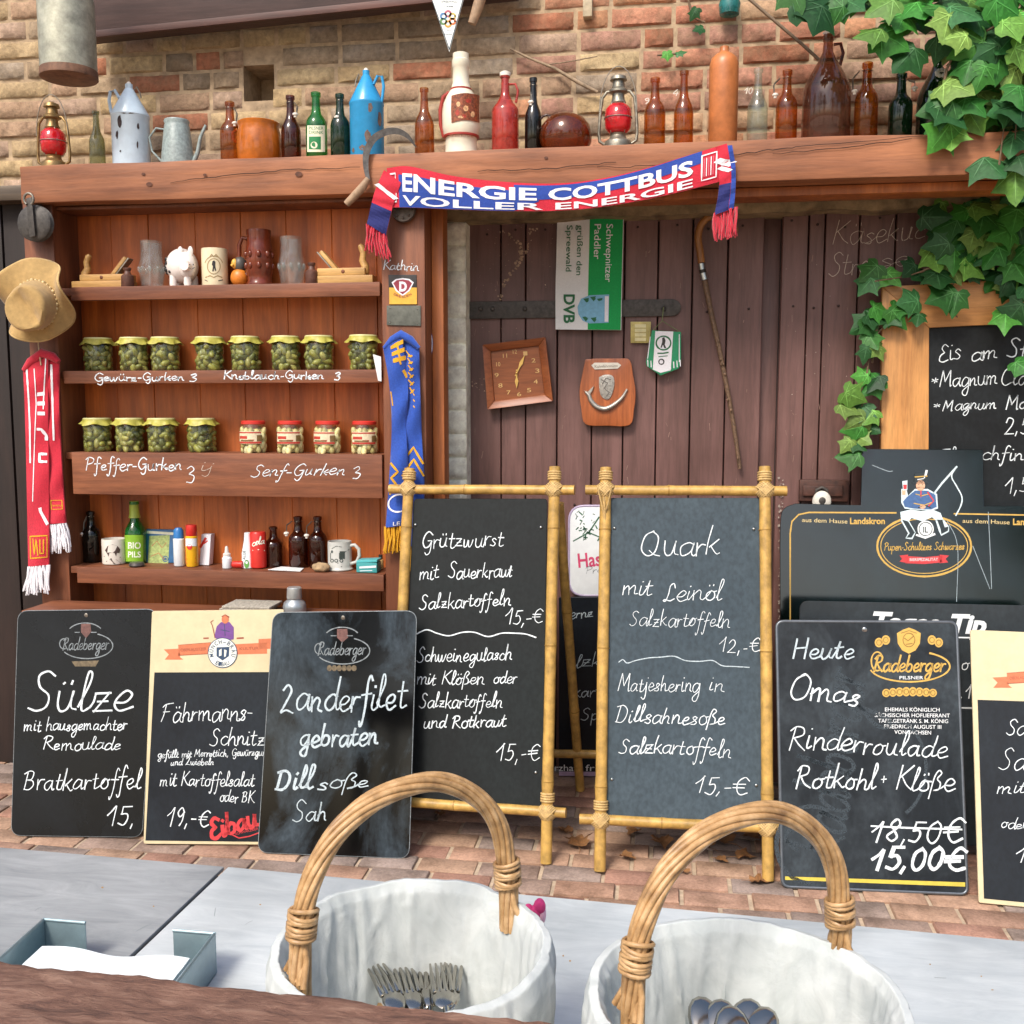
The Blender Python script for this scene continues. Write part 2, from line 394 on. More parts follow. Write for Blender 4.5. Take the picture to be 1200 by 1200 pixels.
def hand_px(text, x0, y0, x1, y1, xh, slant=.12, jit=.05, seed=0):
    rr = random.Random(text+str(x0)+str(seed)); lines = []; x = 0; last = None
    for ch in text:
        if ch == ' ': x += .7; last = None; continue
        wd, st = HW[ch]; dy = rr.uniform(-1, 1)*jit*2.6; sc = 1+rr.uniform(-1, 1)*jit*2.2
        if last and ch.islower() and rr.random() < .6:
            a_ = st[0][0]; q_ = (a_[0]*sc+x+a_[1]*slant, a_[1]*sc+dy)
            if -.1 < q_[0]-last[0] < .9: lines.append(crom([last, ((last[0]+q_[0])/2+.04, (last[1]+q_[1])/2-.06), q_]))
        last = None
        for s_ in st:
            pp = [(px*sc+x+(py*slant)+rr.uniform(-jit, jit)*.8, py*sc+dy+rr.uniform(-jit, jit)) for px, py in s_]
            lines.append(crom(pp))
            if ch.islower() and s_ is st[[0, 1, 1, 1][min(3, len(st)-1)] if ch in 'adghmnrubpqky' and len(st) > 1 else 0] and pp[-1][1] < .6: last = pp[-1]
        x += wd*(1+rr.uniform(-.03, .05))+.06
    L = math.hypot(x1-x0, y1-y0); d = ((x1-x0)/L, (y1-y0)/L); up = (d[1], -d[0]); sx = L/x
    return [[(x0+d[0]*p.x*sx+up[0]*p.y*xh, y0+d[1]*p.x*sx+up[1]*p.y*xh) for p in ln] for ln in lines]
_font = {}
def font_mesh(text, bold=0.0):
    k = (text, bold)
    if k in _font: return _font[k]
    cu = bpy.data.curves.new('txt', 'FONT'); cu.body = text; cu.offset = bold; cu.resolution_u = 3; cu.fill_mode = 'BOTH'
    o = bpy.data.objects.new('txt', cu); COL.objects.link(o)
    dg = bpy.context.evaluated_depsgraph_get(); me = bpy.data.meshes.new_from_object(o.evaluated_get(dg))
    v = [(p.co.x, p.co.y) for p in me.vertices]; f = [list(p.vertices) for p in me.polygons]
    bpy.data.objects.remove(o); bpy.data.curves.remove(cu); bpy.data.meshes.remove(me)
    _font[k] = (v, f); return _font[k]

class Plane:      # flat surface given by a point and a normal facing the viewer
    def __init__(s, p0, n):
        s.p0 = Vector(p0); s.n = Vector(n).normalized()
        if s.n.dot(CAM-s.p0) < 0: s.n = -s.n
    def pt(s, px, py, k=0):
        d = ray(px, py); t = (s.p0-CAM).dot(s.n)/d.dot(s.n)
        return CAM+d*t+s.n*(k*.0005)
def wallplane(Y): return Plane((0, Y, 0), (0, -1, 0))
class Cyl:        # upright round surface
    def __init__(s, c, r): s.c = Vector(c); s.r = r
    def pt(s, px, py, k=0):
        rr = s.r+.0004*k+.0004
        d = ray(px, py); ox, oy = CAM.x-s.c.x, CAM.y-s.c.y
        A = d.x*d.x+d.y*d.y; B = ox*d.x+oy*d.y; Cc = ox*ox+oy*oy-rr*rr
        disc = B*B-A*Cc
        t = (-B-math.sqrt(disc))/A if disc > 0 else -B/A
        return CAM+d*t
class Decal(Mesh):
    def __init__(s, surf, mats):
        super().__init__(); s.s = surf; s.mats = mats if isinstance(mats, list) else [mats]; s.k = 1; s.flat = True; s.noweld = True
    def lay(s, k): s.k = k; return s
    def stroke(s, pts, w, taper=False):
        if getattr(s.s, 'dense', 0):
            q = [pts[0]]
            for a, b in zip(pts, pts[1:]):
                L_ = max(abs(b[0]-a[0])/s.s.dense[0], abs(b[1]-a[1])/s.s.dense[1]); k_ = max(1, int(L_+.99))
                q += [(a[0]+(b[0]-a[0])*i/k_, a[1]+(b[1]-a[1])*i/k_) for i in range(1, k_+1)]
            pts = q
        n = len(pts)
        if n < 2: return s
        L, Rr = [], []
        for i, p in enumerate(pts):
            a = pts[max(i-1, 0)]; b = pts[min(i+1, n-1)]
            dx, dy = b[0]-a[0], b[1]-a[1]; l = math.hypot(dx, dy) or 1
            dx, dy = dx/l, dy/l; ww = w/2
            ww *= 1+.30*noise.noise(Vector((p[0]*.22, p[1]*.22, w*7)))+.16*noise.noise(Vector((p[0]*.9, p[1]*.9, 3)))
            if taper: ww *= .55+.45*math.sin(math.pi*(i+.5)/n)
            q = (p[0]-dx*w*.35, p[1]-dy*w*.35) if i == 0 else ((p[0]+dx*w*.35, p[1]+dy*w*.35) if i == n-1 else p)
            L.append((q[0]-dy*ww, q[1]+dx*ww)); Rr.append((q[0]+dy*ww, q[1]-dx*ww))
        pts3 = [s.s.pt(*p, s.k) for p in L+Rr]
        s.add(pts3, [(i, i+1, n+i+1, n+i) for i in range(n-1)]); return s
    def hand(s, text, x0, y0, x1, y1, xh, w, **k):
        for ln in hand_px(text, x0, y0, x1, y1, xh, **k): s.stroke(ln, w*(.52+.28*rnd.random()))
        return s
    def text(s, text, x0, y0, x1, y1, h, bold=0.0, shear=0.0, cap=True):
        v, f = font_mesh(text, bold)
        ax = min(p[0] for p in v); bx = max(p[0] for p in v)
        ay = 0.0; by = .729 if cap else max(p[1] for p in v)
        L = math.hypot(x1-x0, y1-y0); d = ((x1-x0)/L, (y1-y0)/L); up = (d[1], -d[0])
        o = []
        for x, y in v:
            yy = (y-ay)/(by-ay)*h; xx = (x-ax)/(bx-ax)*L+yy*shear
            o.append(s.s.pt(x0+d[0]*xx+up[0]*yy, y0+d[1]*xx+up[1]*yy, s.k))
        s.add(o, f); return s
    def arc_text(s, text, cx, cy, r, a0, a1, h, bold=0.0, inside=False):
        n = len(text)
        for i, ch in enumerate(text):
            if ch == ' ': continue
            a = R(a0+(a1-a0)*(i+.5)/n); wd = abs(R(a1-a0))*r/n*.8
            c = (cx+r*math.cos(a), cy-r*math.sin(a))
            t = (math.sin(a), math.cos(a)) if not inside else (-math.sin(a), -math.cos(a))
            s.text(ch, c[0]-t[0]*wd/2, c[1]-t[1]*wd/2, c[0]+t[0]*wd/2, c[1]+t[1]*wd/2, h, bold)
        return s
    def poly2(s, pts): s.add([s.s.pt(*p, s.k) for p in pts], [list(range(len(pts)))]); return s
    def rect(s, x0, y0, x1, y1): return s.poly2([(x0, y0), (x1, y0), (x1, y1), (x0, y1)])
    def disc(s, cx, cy, rx, ry=None, n=28):
        ry = ry or rx
        return s.poly2([(cx+rx*math.cos(2*math.pi*i/n), cy+ry*math.sin(2*math.pi*i/n)) for i in range(n)])
    def ring(s, cx, cy, rx, ry, w, a0=0, a1=360, n=44):
        return s.stroke([(cx+rx*math.cos(R(a0+(a1-a0)*i/n)), cy-ry*math.sin(R(a0+(a1-a0)*i/n))) for i in range(n+1)], w)
    def done(s, name, parent): return s.build(name, s.mats, parent)
def rounded(tl, tr, br, bl, r, n=6):
    # rounded quad outline in photo pixels
    q = [Vector(p) for p in (tl, tr, br, bl)]; out = []
    for i in range(4):
        p, a, b = q[i], q[i-1], q[(i+1) % 4]
        d1 = (a-p).normalized()*r; d2 = (b-p).normalized()*r
        for k in range(n+1):
            t = k/n; o = (1-t)**2*(p+d1)+2*t*(1-t)*p+t*t*(p+d2) if r else p
            out.append((o.x, o.y))
            if not r: break
    return out
# ================================================================== materials of the setting
M_brick = attr_mat('old_brick', .9, 55, 1.0, .5, 1.2, dist=.005, dust='#a08a6c')
M_mortar = plain('lime_mortar', '#ae977a', .95, .25, 30, bmp=.8)
M_pave = attr_mat('paving_brick', .9, 120, .5, .7, 1.2)
M_joint = plain('paving_joint_sand', '#b8a48c', .95, .2, 40, bmp=.5)
M_beam = wood('beam_wood', '#a96e48', '#7a492d', 'x', .6, .9, .5)
M_shelf = wood('shelf_wood', '#8e5738', '#673a26', 'x', .55, 1.0, .4)
M_back = wood('stained_back_boards', '#dc7a36', '#944618', 'z', .45, .6, .25)
M_post = wood('post_wood', '#875031', '#5a301b', 'z', .55, .9, .4)
M_jamb = wood('orange_jamb_wood', '#b86d36', '#8a4a20', 'z', .5, .9, .3)
M_door = wood('brown_painted_planks', '#765550', '#5f423c', 'z', .5, .7, .25)
M_dark = wood('dark_tarred_wood', '#2b1d18', '#1c120e', 'z', .7, .8, .3)
M_roofbeam = wood('roof_beam_wood', '#4d3833', '#34221f', 'x', .6, .8, .3)
M_white = plain('limewash', '#f0ead8', .9, .22, 30, bmp=.6)
M_iron = plain('black_iron', '#4b4743', .55, .3, 60, metal=.3, bmp=.4)
M_chalk = chalk('chalk_white', '#dfe6ea', .7)
M_chalkfaint = chalk('faint_chalk', '#c9b8a8', .8)
M_wire = plain('grey_wire', '#8a8378', .45, .2, 50, metal=.7, bmp=0)
M_steel = plain('bright_steel', '#b9bdbd', .3, .1, 60, metal=1, bmp=.05)

# ================================================================== ground and paving
g = Mesh(); g.poly([(-60, -60, -.007), (60, -60, -.007), (60, 60, -.007), (-60, 60, -.007)])
go = g.build('ground', M_joint); go['kind'] = 'structure'
pv = Mesh(); rb = random.Random(3)
pal = ['#a88672', '#9d8678', '#ae8a74', '#958378', '#ac8d76', '#a67f6d', '#97867c', '#b08f78']
y = .12; row = 0
while y > -3.2:
    x = -3.2+(row % 2)*.085+rb.uniform(-.02, .02)
    while x < 3.2:
        L = .165+rb.uniform(-.006, .006)
        x0, x1, y0, y1 = x+.004, x+L, y-.082+.003, y
        c = C(rb.choice(pal)); f = rb.uniform(.88, 1.1); cc = tuple(k*f for k in c[:3])+(1,)
        z = rb.uniform(-.003, .002); b = .0028; tl = rb.uniform(-.002, .002)
        pv.color(cc)
        pv.add([(x0, y0, -.02), (x1, y0, -.02), (x1, y1, -.02), (x0, y1, -.02),
                (x0, y0, z-.0022), (x1, y0, z-.0022), (x1, y1, z-.0022), (x0, y1, z-.0022),
                (x0+b, y0+b, z-tl), (x1-b, y0+b, z+tl), (x1-b, y1-b, z+tl), (x0+b, y1-b, z-tl)],
               [(0, 1, 5, 4), (1, 2, 6, 5), (2, 3, 7, 6), (3, 0, 4, 7), (4, 5, 9, 8), (5, 6, 10, 9), (6, 7, 11, 10), (7, 4, 8, 11), (8, 9, 10, 11)])
        x += L+.008
    y -= .086; row += 1
pvo = pv.build('paving', M_pave, smooth=50); pvo['kind'] = 'structure'

# ================================================================== brick wall
Zdoor = at(760, 250, .0).z                # underside of the masonry over the door
XJ0, XJ1 = at(522, 400, -.02).x, at(549, 400, .05).x
wallr = thing('brick_wall', 'old weathered brick wall, tan on the left and red on the right, behind the shelf beam', 'wall', (0, .2, 0))
mb = Mesh(); hx0, hx1, hz0, hz1 = at(285, 100, 0).x, at(321, 100, 0).x, at(300, 118, 0).z, at(300, 76, 0).z
zt = 3.4; zb = Zdoor
XL, XR = -3.0, 2.9
# backing of mortar round the put-log hole, then the lower wall left and right of the door
mb.box(XL, hx0, .004, .3, zb, zt); mb.box(hx1, XR, .004, .3, zb, zt)
mb.box(hx0, hx1, .004, .3, zb, hz0); mb.box(hx0, hx1, .004, .3, hz1, zt)
mb.box(hx0-.02, hx1+.02, .16, .31, hz0-.02, hz1+.02)
mb.box(XL, XJ0+.004, .004, .3, -.02, zb-.001); mb.box(2.1, XR, .004, .3, -.02, zb-.001)
mb.build('mortar', M_mortar, wallr)
bk = Mesh(); rb = random.Random(11)
def brick(x0, x1, z0, z1, col, proud):
    bk.color(col); nx, nz = max(4, int((x1-x0)/.022)), 4; v = []
    s0 = rb.uniform(0, 100); rx = rb.uniform(.004, .010)
    for j in range(nz+1):
        for i in range(nx+1):
            u, q = i/nx, j/nz
            x, z = x0+(x1-x0)*u, z0+(z1-z0)*q
            ex = min(u, 1-u)*(x1-x0); ez = min(q, 1-q)*(z1-z0)
            n_ = noise.noise(Vector((x*28+s0, z*28, s0))); n2 = noise.noise(Vector((x*70, z*70, s0)))
            yy = -proud+.0035*n_+.002*n2
            if ex < 1e-6 or ez < 1e-6:
                yy = .0035
                x += (.5-u)*rx*.5+.002*n2; z += .003*n_
            elif i in (1, nx-1) or j in (1, nz-1):
                x += (u-.5)*.022*abs(2*u-1); z += (q-.5)*.036
            v.append((x, yy, z))
    W = nx+1
    bk.add(v, [(j*W+i, j*W+i+1, (j+1)*W+i+1, (j+1)*W+i) for j in range(nz) for i in range(nx)])
tan = ['#b29a76', '#b59d78', '#a48e74', '#ab977f', '#bda780', '#ae8f76', '#9a8c7c', '#c0a67c', '#b29784', '#8f7f6d']
red = ['#bd7f66', '#af7a68', '#c1866a', '#a67a6b', '#c48a66', '#b5927c', '#9f7a6e', '#bc9878', '#b0705a']
z = zb+.05; row = 0
while z < 3.3:
    hgt = .061+rb.uniform(-.003, .003); x = XL+rb.uniform(0, .1)
    while x < XR:
        L = rb.choice([.105, .2, .21, .19, .2, .11]) + rb.uniform(-.01, .012)
        x0, x1 = x+.005, x+L-.005
        hit = x1 > hx0-.005 and x0 < hx1+.005 and z+hgt > hz0+.004 and z < hz1-.004
        for x0, x1 in ([(x0, x1)] if not hit else [q for q in ((x0, hx0+rb.uniform(-.004, .006)), (hx1-rb.uniform(-.004, .006), x1)) if q[1]-q[0] > .03]):
            m = .5+.42*math.tanh((x-.15)*2.2)+rb.uniform(-.28, .28)
            c = C(rb.choice(red if m > .5 else tan)); f = rb.uniform(.92, 1.14)
            if rb.random() < .06: c = C('#a8664c')
            brick(x0, x1, z+.004, z+hgt-.003, tuple(k*f for k in c[:3])+(1,), rb.uniform(.002, .006))
        x += L
    z += hgt+.004; row += 1
# rough masonry left of the shelf, seen at the picture's edge
z = .1
bk.build('brickwork', M_brick, wallr, smooth=60)
# lime-washed masonry jamb and the worn lintel course over the door
jm = Mesh(); rb = random.Random(5)
z = 0.0
while z < zb-.03:
    h = .078+rb.uniform(-.006, .006)
    jm.grid(lambda u, v_: (XJ0-.002+(XJ1-XJ0+.006)*u, -.025+.007*noise.noise(Vector((u*3, (z+h*v_)*30, 1)))+(.012 if v_ in (0, 1) else 0)+(.012 if u == 1 else 0), z+h*v_), 4, 6)
    jm.grid(lambda u, v_: (XJ1+.004, -.013+.08*u, z+h*v_), 1, 2)
    z += h
jm.build('limewashed_jamb', M_white, wallr, smooth=50)
ln = Mesh()
ln.grid(lambda u, v_: (XJ0+(2.1-XJ0)*u, -.03+.008*noise.noise(Vector((u*40, v_*3, 4))), zb-.012+.075*v_+.01*noise.noise(Vector((u*16, 0, 2)))*(1-v_)), 70, 5)
ln.grid(lambda u, v_: (XJ0+(2.1-XJ0)*u, -.03+.12*v_, zb-.012+.01*noise.noise(Vector((u*16, 0, 2)))), 70, 1)
M_lintel = plain('worn_lintel_plaster', '#94805f', .95, .35, 14, bmp=.8)
ln.build('lintel_course', M_lintel, wallr, smooth=50)

# ================================================================== plank door, two leaves
DY = .06
def plank_leaf(name, label, edges, Y, ztop, group):
    x0 = at(edges[0], 400, Y).x
    r = thing(name, label, 'door', (x0, Y, 0), group)
    rb = random.Random(edges[0]); xs = [at(e, 400, Y).x for e in edges]
    m = Mesh()
    for a, b in zip(xs, xs[1:]):
        d = rb.uniform(-.003, .003)
        m.box(a+.0022, b-.0022, Y+d, Y+.035, .015, ztop)
    m.build('plank_panel', M_door, r, bevel=.002, seg=1)
    k = Mesh(); k.box(xs[0], xs[-1], Y+.038, Y+.06, .012, ztop+.03); k.build('backing', M_dark, r)
    return r
leafL = plank_leaf('plank_door', 'brown plank door leaf carrying the clock, the towel and the walking cane', [549, 587, 616, 653, 694, 731, 770, 810, 851, 893], DY, Zdoor+.03, 'leaves of the brown plank door')
leafR = plank_leaf('plank_door', 'brown plank door leaf with scratched chalk lettering behind the ivy', [913, 944, 963, 1003, 1045, 1092, 1135, 1180, 1225, 1270, 1315, 1360, 1400], DY-.012, Zdoor+.03, 'leaves of the brown plank door')
mst = Mesh(); a, b = at(893, 400, DY).x, at(914, 400, DY-.02).x
mst.box(a-.004, b+.012, DY+.036, DY+.05, .01, Zdoor+.03); mst.build('meeting_strip', M_door, leafL, bevel=.003)
# strap hinge
hg = Mesh(); p0, p1 = at(530, 364, DY-.008), at(798, 360, DY-.008)
zc = p0.z; hh = mpp(p0)*10
pts = [(p0.x, 0, zc-hh), (p1.x-.03, 0, zc-hh*.95)]+[(p1.x-.03+.03*math.cos(t), 0, zc+hh*.95*math.sin(t)) for t in [R(-90+20*i) for i in range(1, 10)]]+[(p0.x, 0, zc+hh)]
hg.prism([(x, DY-.012, z_) for x, _, z_ in pts], (0, .009, 0))
hg.tube([(p0.x-.004, DY-.022, zc-hh*1.25), (p0.x-.004, DY-.022, zc+hh*1.15)], .012, 12)
for px in (563, 577, 615, 778):
    q = at(px, 362, DY-.014); hg.ball(q, (.0085, .006, .0085), 10, 6)
hg.build('strap_hinge', M_iron, leafL, bevel=.0015)
# nail heads and pale scuffs on both leaves
M_nail = plain('nail_head', '#3a2a26', .6, .2, 60, metal=.3, bmp=0); rb = random.Random(77)
for leaf, eds, Yn in ((leafL, [549, 587, 616, 653, 694, 731, 770, 810, 851, 893], DY-.0035), (leafR, [913, 944, 963, 1003, 1045, 1092, 1135], DY-.0155)):
    m = Mesh(); D_ = Decal(wallplane(Yn), [plain('pale_scuff', '#94766a', .8, .2, 60, bmp=0)])
    for a, b in zip(eds, eds[1:]):
        for zz in (1.86, 1.60, .95, .55):
            q = at((a+b)/2+rb.uniform(-5, 5), 400, Yn); m.ball((q.x, Yn+.001, zz+rb.uniform(-.015, .015)), (.0042, .0025, .0042), 8, 5)
        for k in range(5):
            x, y = rb.uniform(a+3, b-3), rb.uniform(265, 640); D_.stroke([(x, y), (x+rb.uniform(-2, 2), y+rb.uniform(2, 9))], rb.uniform(.3, .8), True)
    m.build('nail_heads', M_nail, leaf, smooth=60); D_.done('scuff_marks', leaf)
# latch and lock
lt = Mesh(); p = at(937, 562, DY-.03); q = at(994, 588, DY-.03)
lt.box(p.x, q.x, DY-.035, DY-.013, q.z, p.z); lt.box(p.x+.01, q.x-.02, DY-.044, DY-.036, q.z+.018, p.z-.018)
lt.build('latch_box', plain('rusty_brown_iron', '#4a2c22', .6, .4, 40, bmp=.5), leafR, bevel=.004)
pl = thing('padlock', 'white enamelled padlock with a dark keyhole on the door latch', 'padlock', at(963, 592, -.0))
m = Mesh(); c = at(963, 588, -.0); s = mpp(c)
m.ball(c, (11*s, .012, 13*s), 16, 10); m.build('lock_body', plain('old_white_enamel', '#d9d4c8', .35, .15, 40), pl, smooth=60)
m = Mesh(); m.ball(c+Vector((0, -.011, .004)), (4*s, .003, 4.5*s), 10, 6); m.obox(c+Vector((0, -.0105, -.008)), (.0025, 0, 0), (0, .003, 0), (0, 0, .008)); m.build('keyhole', M_iron, pl)
m = Mesh(); m.tube([c+Vector((-.018, .01, .018)), c+Vector((-.016, .008, .038)), c+Vector((0, .006, .046)), c+Vector((.016, .008, .038)), c+Vector((.018, .01, .018))], .005, 8); m.build('shackle', M_iron, pl, smooth=60)
# flaked paint on the left leaf, scratched chalk letters on the right leaf
fl = Decal(wallplane(DY-.004), [plain('flaked_paint', '#b3977f', .8, .2, 60)])
rb = random.Random(8)
def flake(px, py, r):
    n = 7; fl.poly2([(px+r*rb.uniform(.4, 1.2)*math.cos(2*math.pi*i/n), py+r*rb.uniform(.4, 1.2)*math.sin(2*math.pi*i/n)) for i in range(n)])
path = [(585, 271), (597, 276), (605, 281), (610, 290), (611, 300), (607, 308), (602, 316), (597, 323), (592, 330), (588, 340), (585, 350)]
for (a, b), (c_, d_) in zip(path, path[1:]):
    for k in range(4):
        t = rb.random(); flake(a+(c_-a)*t+rb.uniform(-2, 2), b+(d_-b)*t+rb.uniform(-1.5, 1.5), rb.uniform(.8, 2.3))
path = [(604, 310), (613, 300), (620, 290), (624, 282), (623, 270), (632, 268)]
for (a, b), (c_, d_) in zip(path, path[1:]):
    for k in range(4):
        t = rb.random(); flake(a+(c_-a)*t+rb.uniform(-3, 3), b+(d_-b)*t+rb.uniform(-3, 3), rb.uniform(.6, 2.2))
for k in range(70):
    flake(rb.uniform(552, 650), rb.uniform(262, 400), rb.uniform(.2, .8))
for k in range(16): flake(rb.uniform(553, 570), rb.uniform(440, 460), rb.uniform(.3, 1.1))
fl.done('flaked_paint', leafL)
sc_ = Decal(wallplane(DY-.020), [M_chalkfaint])
sc_.hand('Käsekuc', 974, 287, 1085, 281, 14, 1.1, slant=.2); sc_.hand('Stre', 970, 325, 1018, 321, 13, 1.1, slant=.25); sc_.hand('se', 1030, 314, 1066, 310, 10, 1)
sc_.done('chalk_lettering', leafR)
fl = Decal(wallplane(DY-.020), [plain('flaked_paint_grey', '#a89a8d', .8, .2, 60)])
for k in range(120):
    flake(909+rb.uniform(3.5, 9), rb.uniform(560, 760), rb.uniform(.4, 1.8))
for k in range(25): flake(rb.uniform(912, 1010), rb.uniform(300, 560), rb.uniform(.2, .8))
fl.done('flaked_paint', leafR)

# ================================================================== dark boarding at the far left
dk = Mesh(); xe = at(31, 500, -.28).x
for i in range(9): dk.box(xe-.16*(i+1)+.004, xe-.16*i-.004, -.12, -.08, 0, at(15, 238, -.12).z)
dko = tag(dk.build('dark_boarding', M_dark, None, bevel=.003, loc=(xe-.6, -.1, 0)), 'near black boarding at the left edge of the shelf', 'wall')
rl = Mesh(); z0 = at(10, 238, -.14).z; rl.box(xe-1.5, xe-.002, -.18, -.05, z0, z0+.05)
tag(rl.build('door_lintel', wood('grey_old_wood', '#6e5f4c', '#4e4234', 'x'), None, bevel=.006, loc=(xe-.5, -.1, z0)), 'grey weathered wooden rail above the dark boarding', 'beam')

# ================================================================== the wall shelf
FY = -.30
PL = lambda px, py: at(px, py, FY)
xl0, xl1 = PL(29, 300).x, PL(78, 600).x
xi0 = PL(96, 400).x; xr = PL(447, 400).x; xr1 = PL(499, 400).x
ztop_ = PL(300, 236).z+.03
shelf = thing('wall_shelf', 'red brown wooden wall shelf with four boards of jars, mugs and bottles', 'shelf', ((xl0+xr)/2, -.15, 0))
m = Mesh(); rb = random.Random(2); xx = xl1-.05
while xx < xr+.03:
    wd = rb.uniform(.13, .17); m.box(xx+.0001, xx+wd-.0001, -.16+rb.uniform(-.0015, .0015), -.14, .1, ztop_); xx += wd
m.build('back_panel', M_back, shelf, bevel=.002, seg=1)
m = Mesh(); m.box(xl0, xl1-.0005, FY+.0, -.03, 0, ztop_); m.build('side_post', M_post, shelf, bevel=.004)
m = Mesh(); m.box(xr+.004, xr1, FY-.004, -.03, 0, ztop_); m.build('side_post', M_post, shelf, bevel=.004)
SH = {}
for k, (px0, px1, pt_, pb, tilt) in enumerate([(88, 446, 334, 350, 0), (75, 446, 434, 449, 0), (80, 447, 531, 581, 0), (80, 448, 668, 687, 0)]):
    a = PL(px0, 400).x; b = xr; c0 = PL(px0, pt_+(.0 if k else 6)); zt_ = PL(260, pt_).z; zb_ = PL(260, pb).z
    m = Mesh(); m.box(a, b, FY-.012, FY+.006, zb_, zt_); m.box(xl1+.001, b-.003, FY+.007, -.163, zt_-.024, zt_-.001)
    so_ = m.build('shelf_board', M_shelf, shelf, bevel=.0025); SH[k] = (zt_, so_)
dec = Decal(wallplane(FY-.0125), [M_chalk])
dec.hand('Gewürz-Gurken', 110, 446.5, 217, 446, 4.6, 1.9, slant=.0); dec.hand('3', 221, 447, 230, 447, 4.5, 1.9)
dec.done('chalk_lettering', SH[1][1]); dec = Decal(wallplane(FY-.0125), [M_chalk])
dec.hand('Knoblauch-Gurken', 262, 444.5, 380, 444, 4.6, 1.9, slant=.0); dec.hand('3', 391, 445, 399, 445, 4.8, 1.9)
dec.done('chalk_lettering', SH[1][1])
dec = Decal(wallplane(FY-.0125), [M_chalk, M_chalkfaint])
dec.hand('Pfeffer-Gurken', 100, 551, 214, 551, 7.2, 1.9, slant=.05); dec.hand('3', 217, 567, 229, 566, 10, 1.9)
dec.done('chalk_lettering', SH[2][1]); dec = Decal(wallplane(FY-.0125), [M_chalk, M_chalkfaint])
dec.hand('Senf-Gurken', 293, 559, 405, 556, 7, 1.7, slant=.3); dec.hand('3', 412, 561, 424, 560, 8, 1.5)
dec.mat(1); dec.hand('ij', 234, 552, 250, 552, 6, 1)
dec.done('chalk_lettering', SH[2][1])
dec = Decal(wallplane(FY-.0045), [M_chalk]); dec.hand('Kathrin', 449, 316, 491, 318, 5.6, 1.3, slant=.02); dec.done('chalk_lettering', shelf)
# orange jamb post between shelf and door, low bench below the shelf
m = Mesh(); a, b = xr1+.001, at(520, 400, -.22).x
m.box(a, b, -.22, -.15, 0, ztop_-.01)
tag(m.build('jamb_post', M_jamb, None, bevel=.004, loc=((a+b)/2, -.15, 0)), 'orange brown wooden post between the shelf and the white masonry jamb', 'post')
zbench = at(300, 717, -.40).z
bench = thing('low_bench', 'dark brown low bench behind the leaning left menu boards', 'bench', (-.8, -.42, 0))
m = Mesh(); m.box(at(24, 700, -.49).x, at(462, 700, -.49).x, -.490, FY-.014, zbench-.03, zbench); m.build('bench_top', M_shelf, bench, bevel=.003)
m = Mesh(); m.box(at(24, 700, -.49).x+.02, at(462, 700, -.49).x-.02, -.465, -.44, 0, zbench-.031); m.build('front_panel', M_dark, bench, bevel=.003)

# ================================================================== the long beam that carries the bottles
BY = -.34
bx0, bx1 = at(24, 220, BY).x, 2.6
bz1 = at(600, 174, BY).z; bz0 = at(600, 221, BY).z
beam = thing('timber_beam', 'long reddish timber beam carrying the row of old bottles', 'beam', ((bx0+bx1)/2, -.2, bz0))
m = Mesh(); m.sheet(lambda u, v_: (bx0+(bx1-bx0)*u, BY+.004*noise.noise(Vector((u*14, v_*2, 0))), bz0+(bz1-bz0)*v_+(.006*noise.noise(Vector((u*11, v_*7, 3)))) ), 90, 3, (0, .3, 0))
m.build('beam_timber', M_beam, beam, bevel=.004)
ck = Decal(wallplane(BY-.0035), [plain('crack_shadow_gap', '#2a1710', .9, .1, 30)])
for pth in ([(700, 196), (760, 194), (830, 186), (900, 176), (960, 170), (1080, 160)], [(200, 214), (260, 206), (330, 200), (420, 196)], [(560, 200), (640, 198), (720, 190)], [(905, 181), (1000, 172), (1070, 163)]):
    ck.stroke([(a+rnd.uniform(-2, 2), b+rnd.uniform(-1, 1)) for a, b in [(p.x, p.y) for p in crom(pth, 8)]], 1.0, True)
ck.done('drying_crack', beam)
for px, py, r in ((175, 216, 2.6), (350, 204, 3), (640, 185, 1.6), (168, 204, 1.6), (240, 205, 1.6)):
    kn = Decal(wallplane(BY-.0036), [plain('knot_wood', '#5a3320', .7, .3, 90)]); kn.disc(px, py, r*1.4, r); kn.done('knot', beam)
m = Mesh(); m.box(at(540, 240, -.2).x, 2.5, -.26, -.16, bz0-.028, bz0-.002); m.build('under_board', M_jamb, beam, bevel=.003)
m = Mesh(); m.box(bx0+.02, at(500, 240, -.2).x, FY+.02, -.165, bz0-.012, bz0-.0015); m.build('under_board', M_post, beam, bevel=.003)

# ================================================================== roof beam at the very top
ra, rbm, rc, rd = at(95, 47, -.12), at(606, -6, -.12), at(606, -80, -.12), at(80, -60, -.14)
m = Mesh(); m.prism([ra, rbm, rc, rd], (0, .052, 0)); 
rbeam = thing('roof_beam', 'dark brown sloping roof beam at the top left', 'beam', ra)
m.build('beam_timber', M_roofbeam, rbeam, bevel=.005)
m = Mesh(); e = Vector((0, -.012, 0)); up = Vector((0, 0, .022))
m.prism([ra+e, rbm+e, rbm+up+e, ra+up+e], (0, .0115, 0)); m.build('edge_batten', wood('batten_wood', '#5d3a30', '#3c231d', 'x'), rbeam, bevel=.002)
m = Mesh(); c = at(162, 6, -.07); m.lathe([(.0, .012), (.012, .012), (.016, .006), (.028, .004), (.028, -.004), (0, -.004)], (0, 0, 0), 20)
m.v = [c+Vector((v.x, -v.z, v.y)) for v in m.v]
tag(m.build('porcelain_insulator', plain('white_porcelain', '#c9d6cf', .25, .1, 30), None, smooth=40, loc=c), 'round white porcelain knob screwed to the dark roof beam', 'insulator')
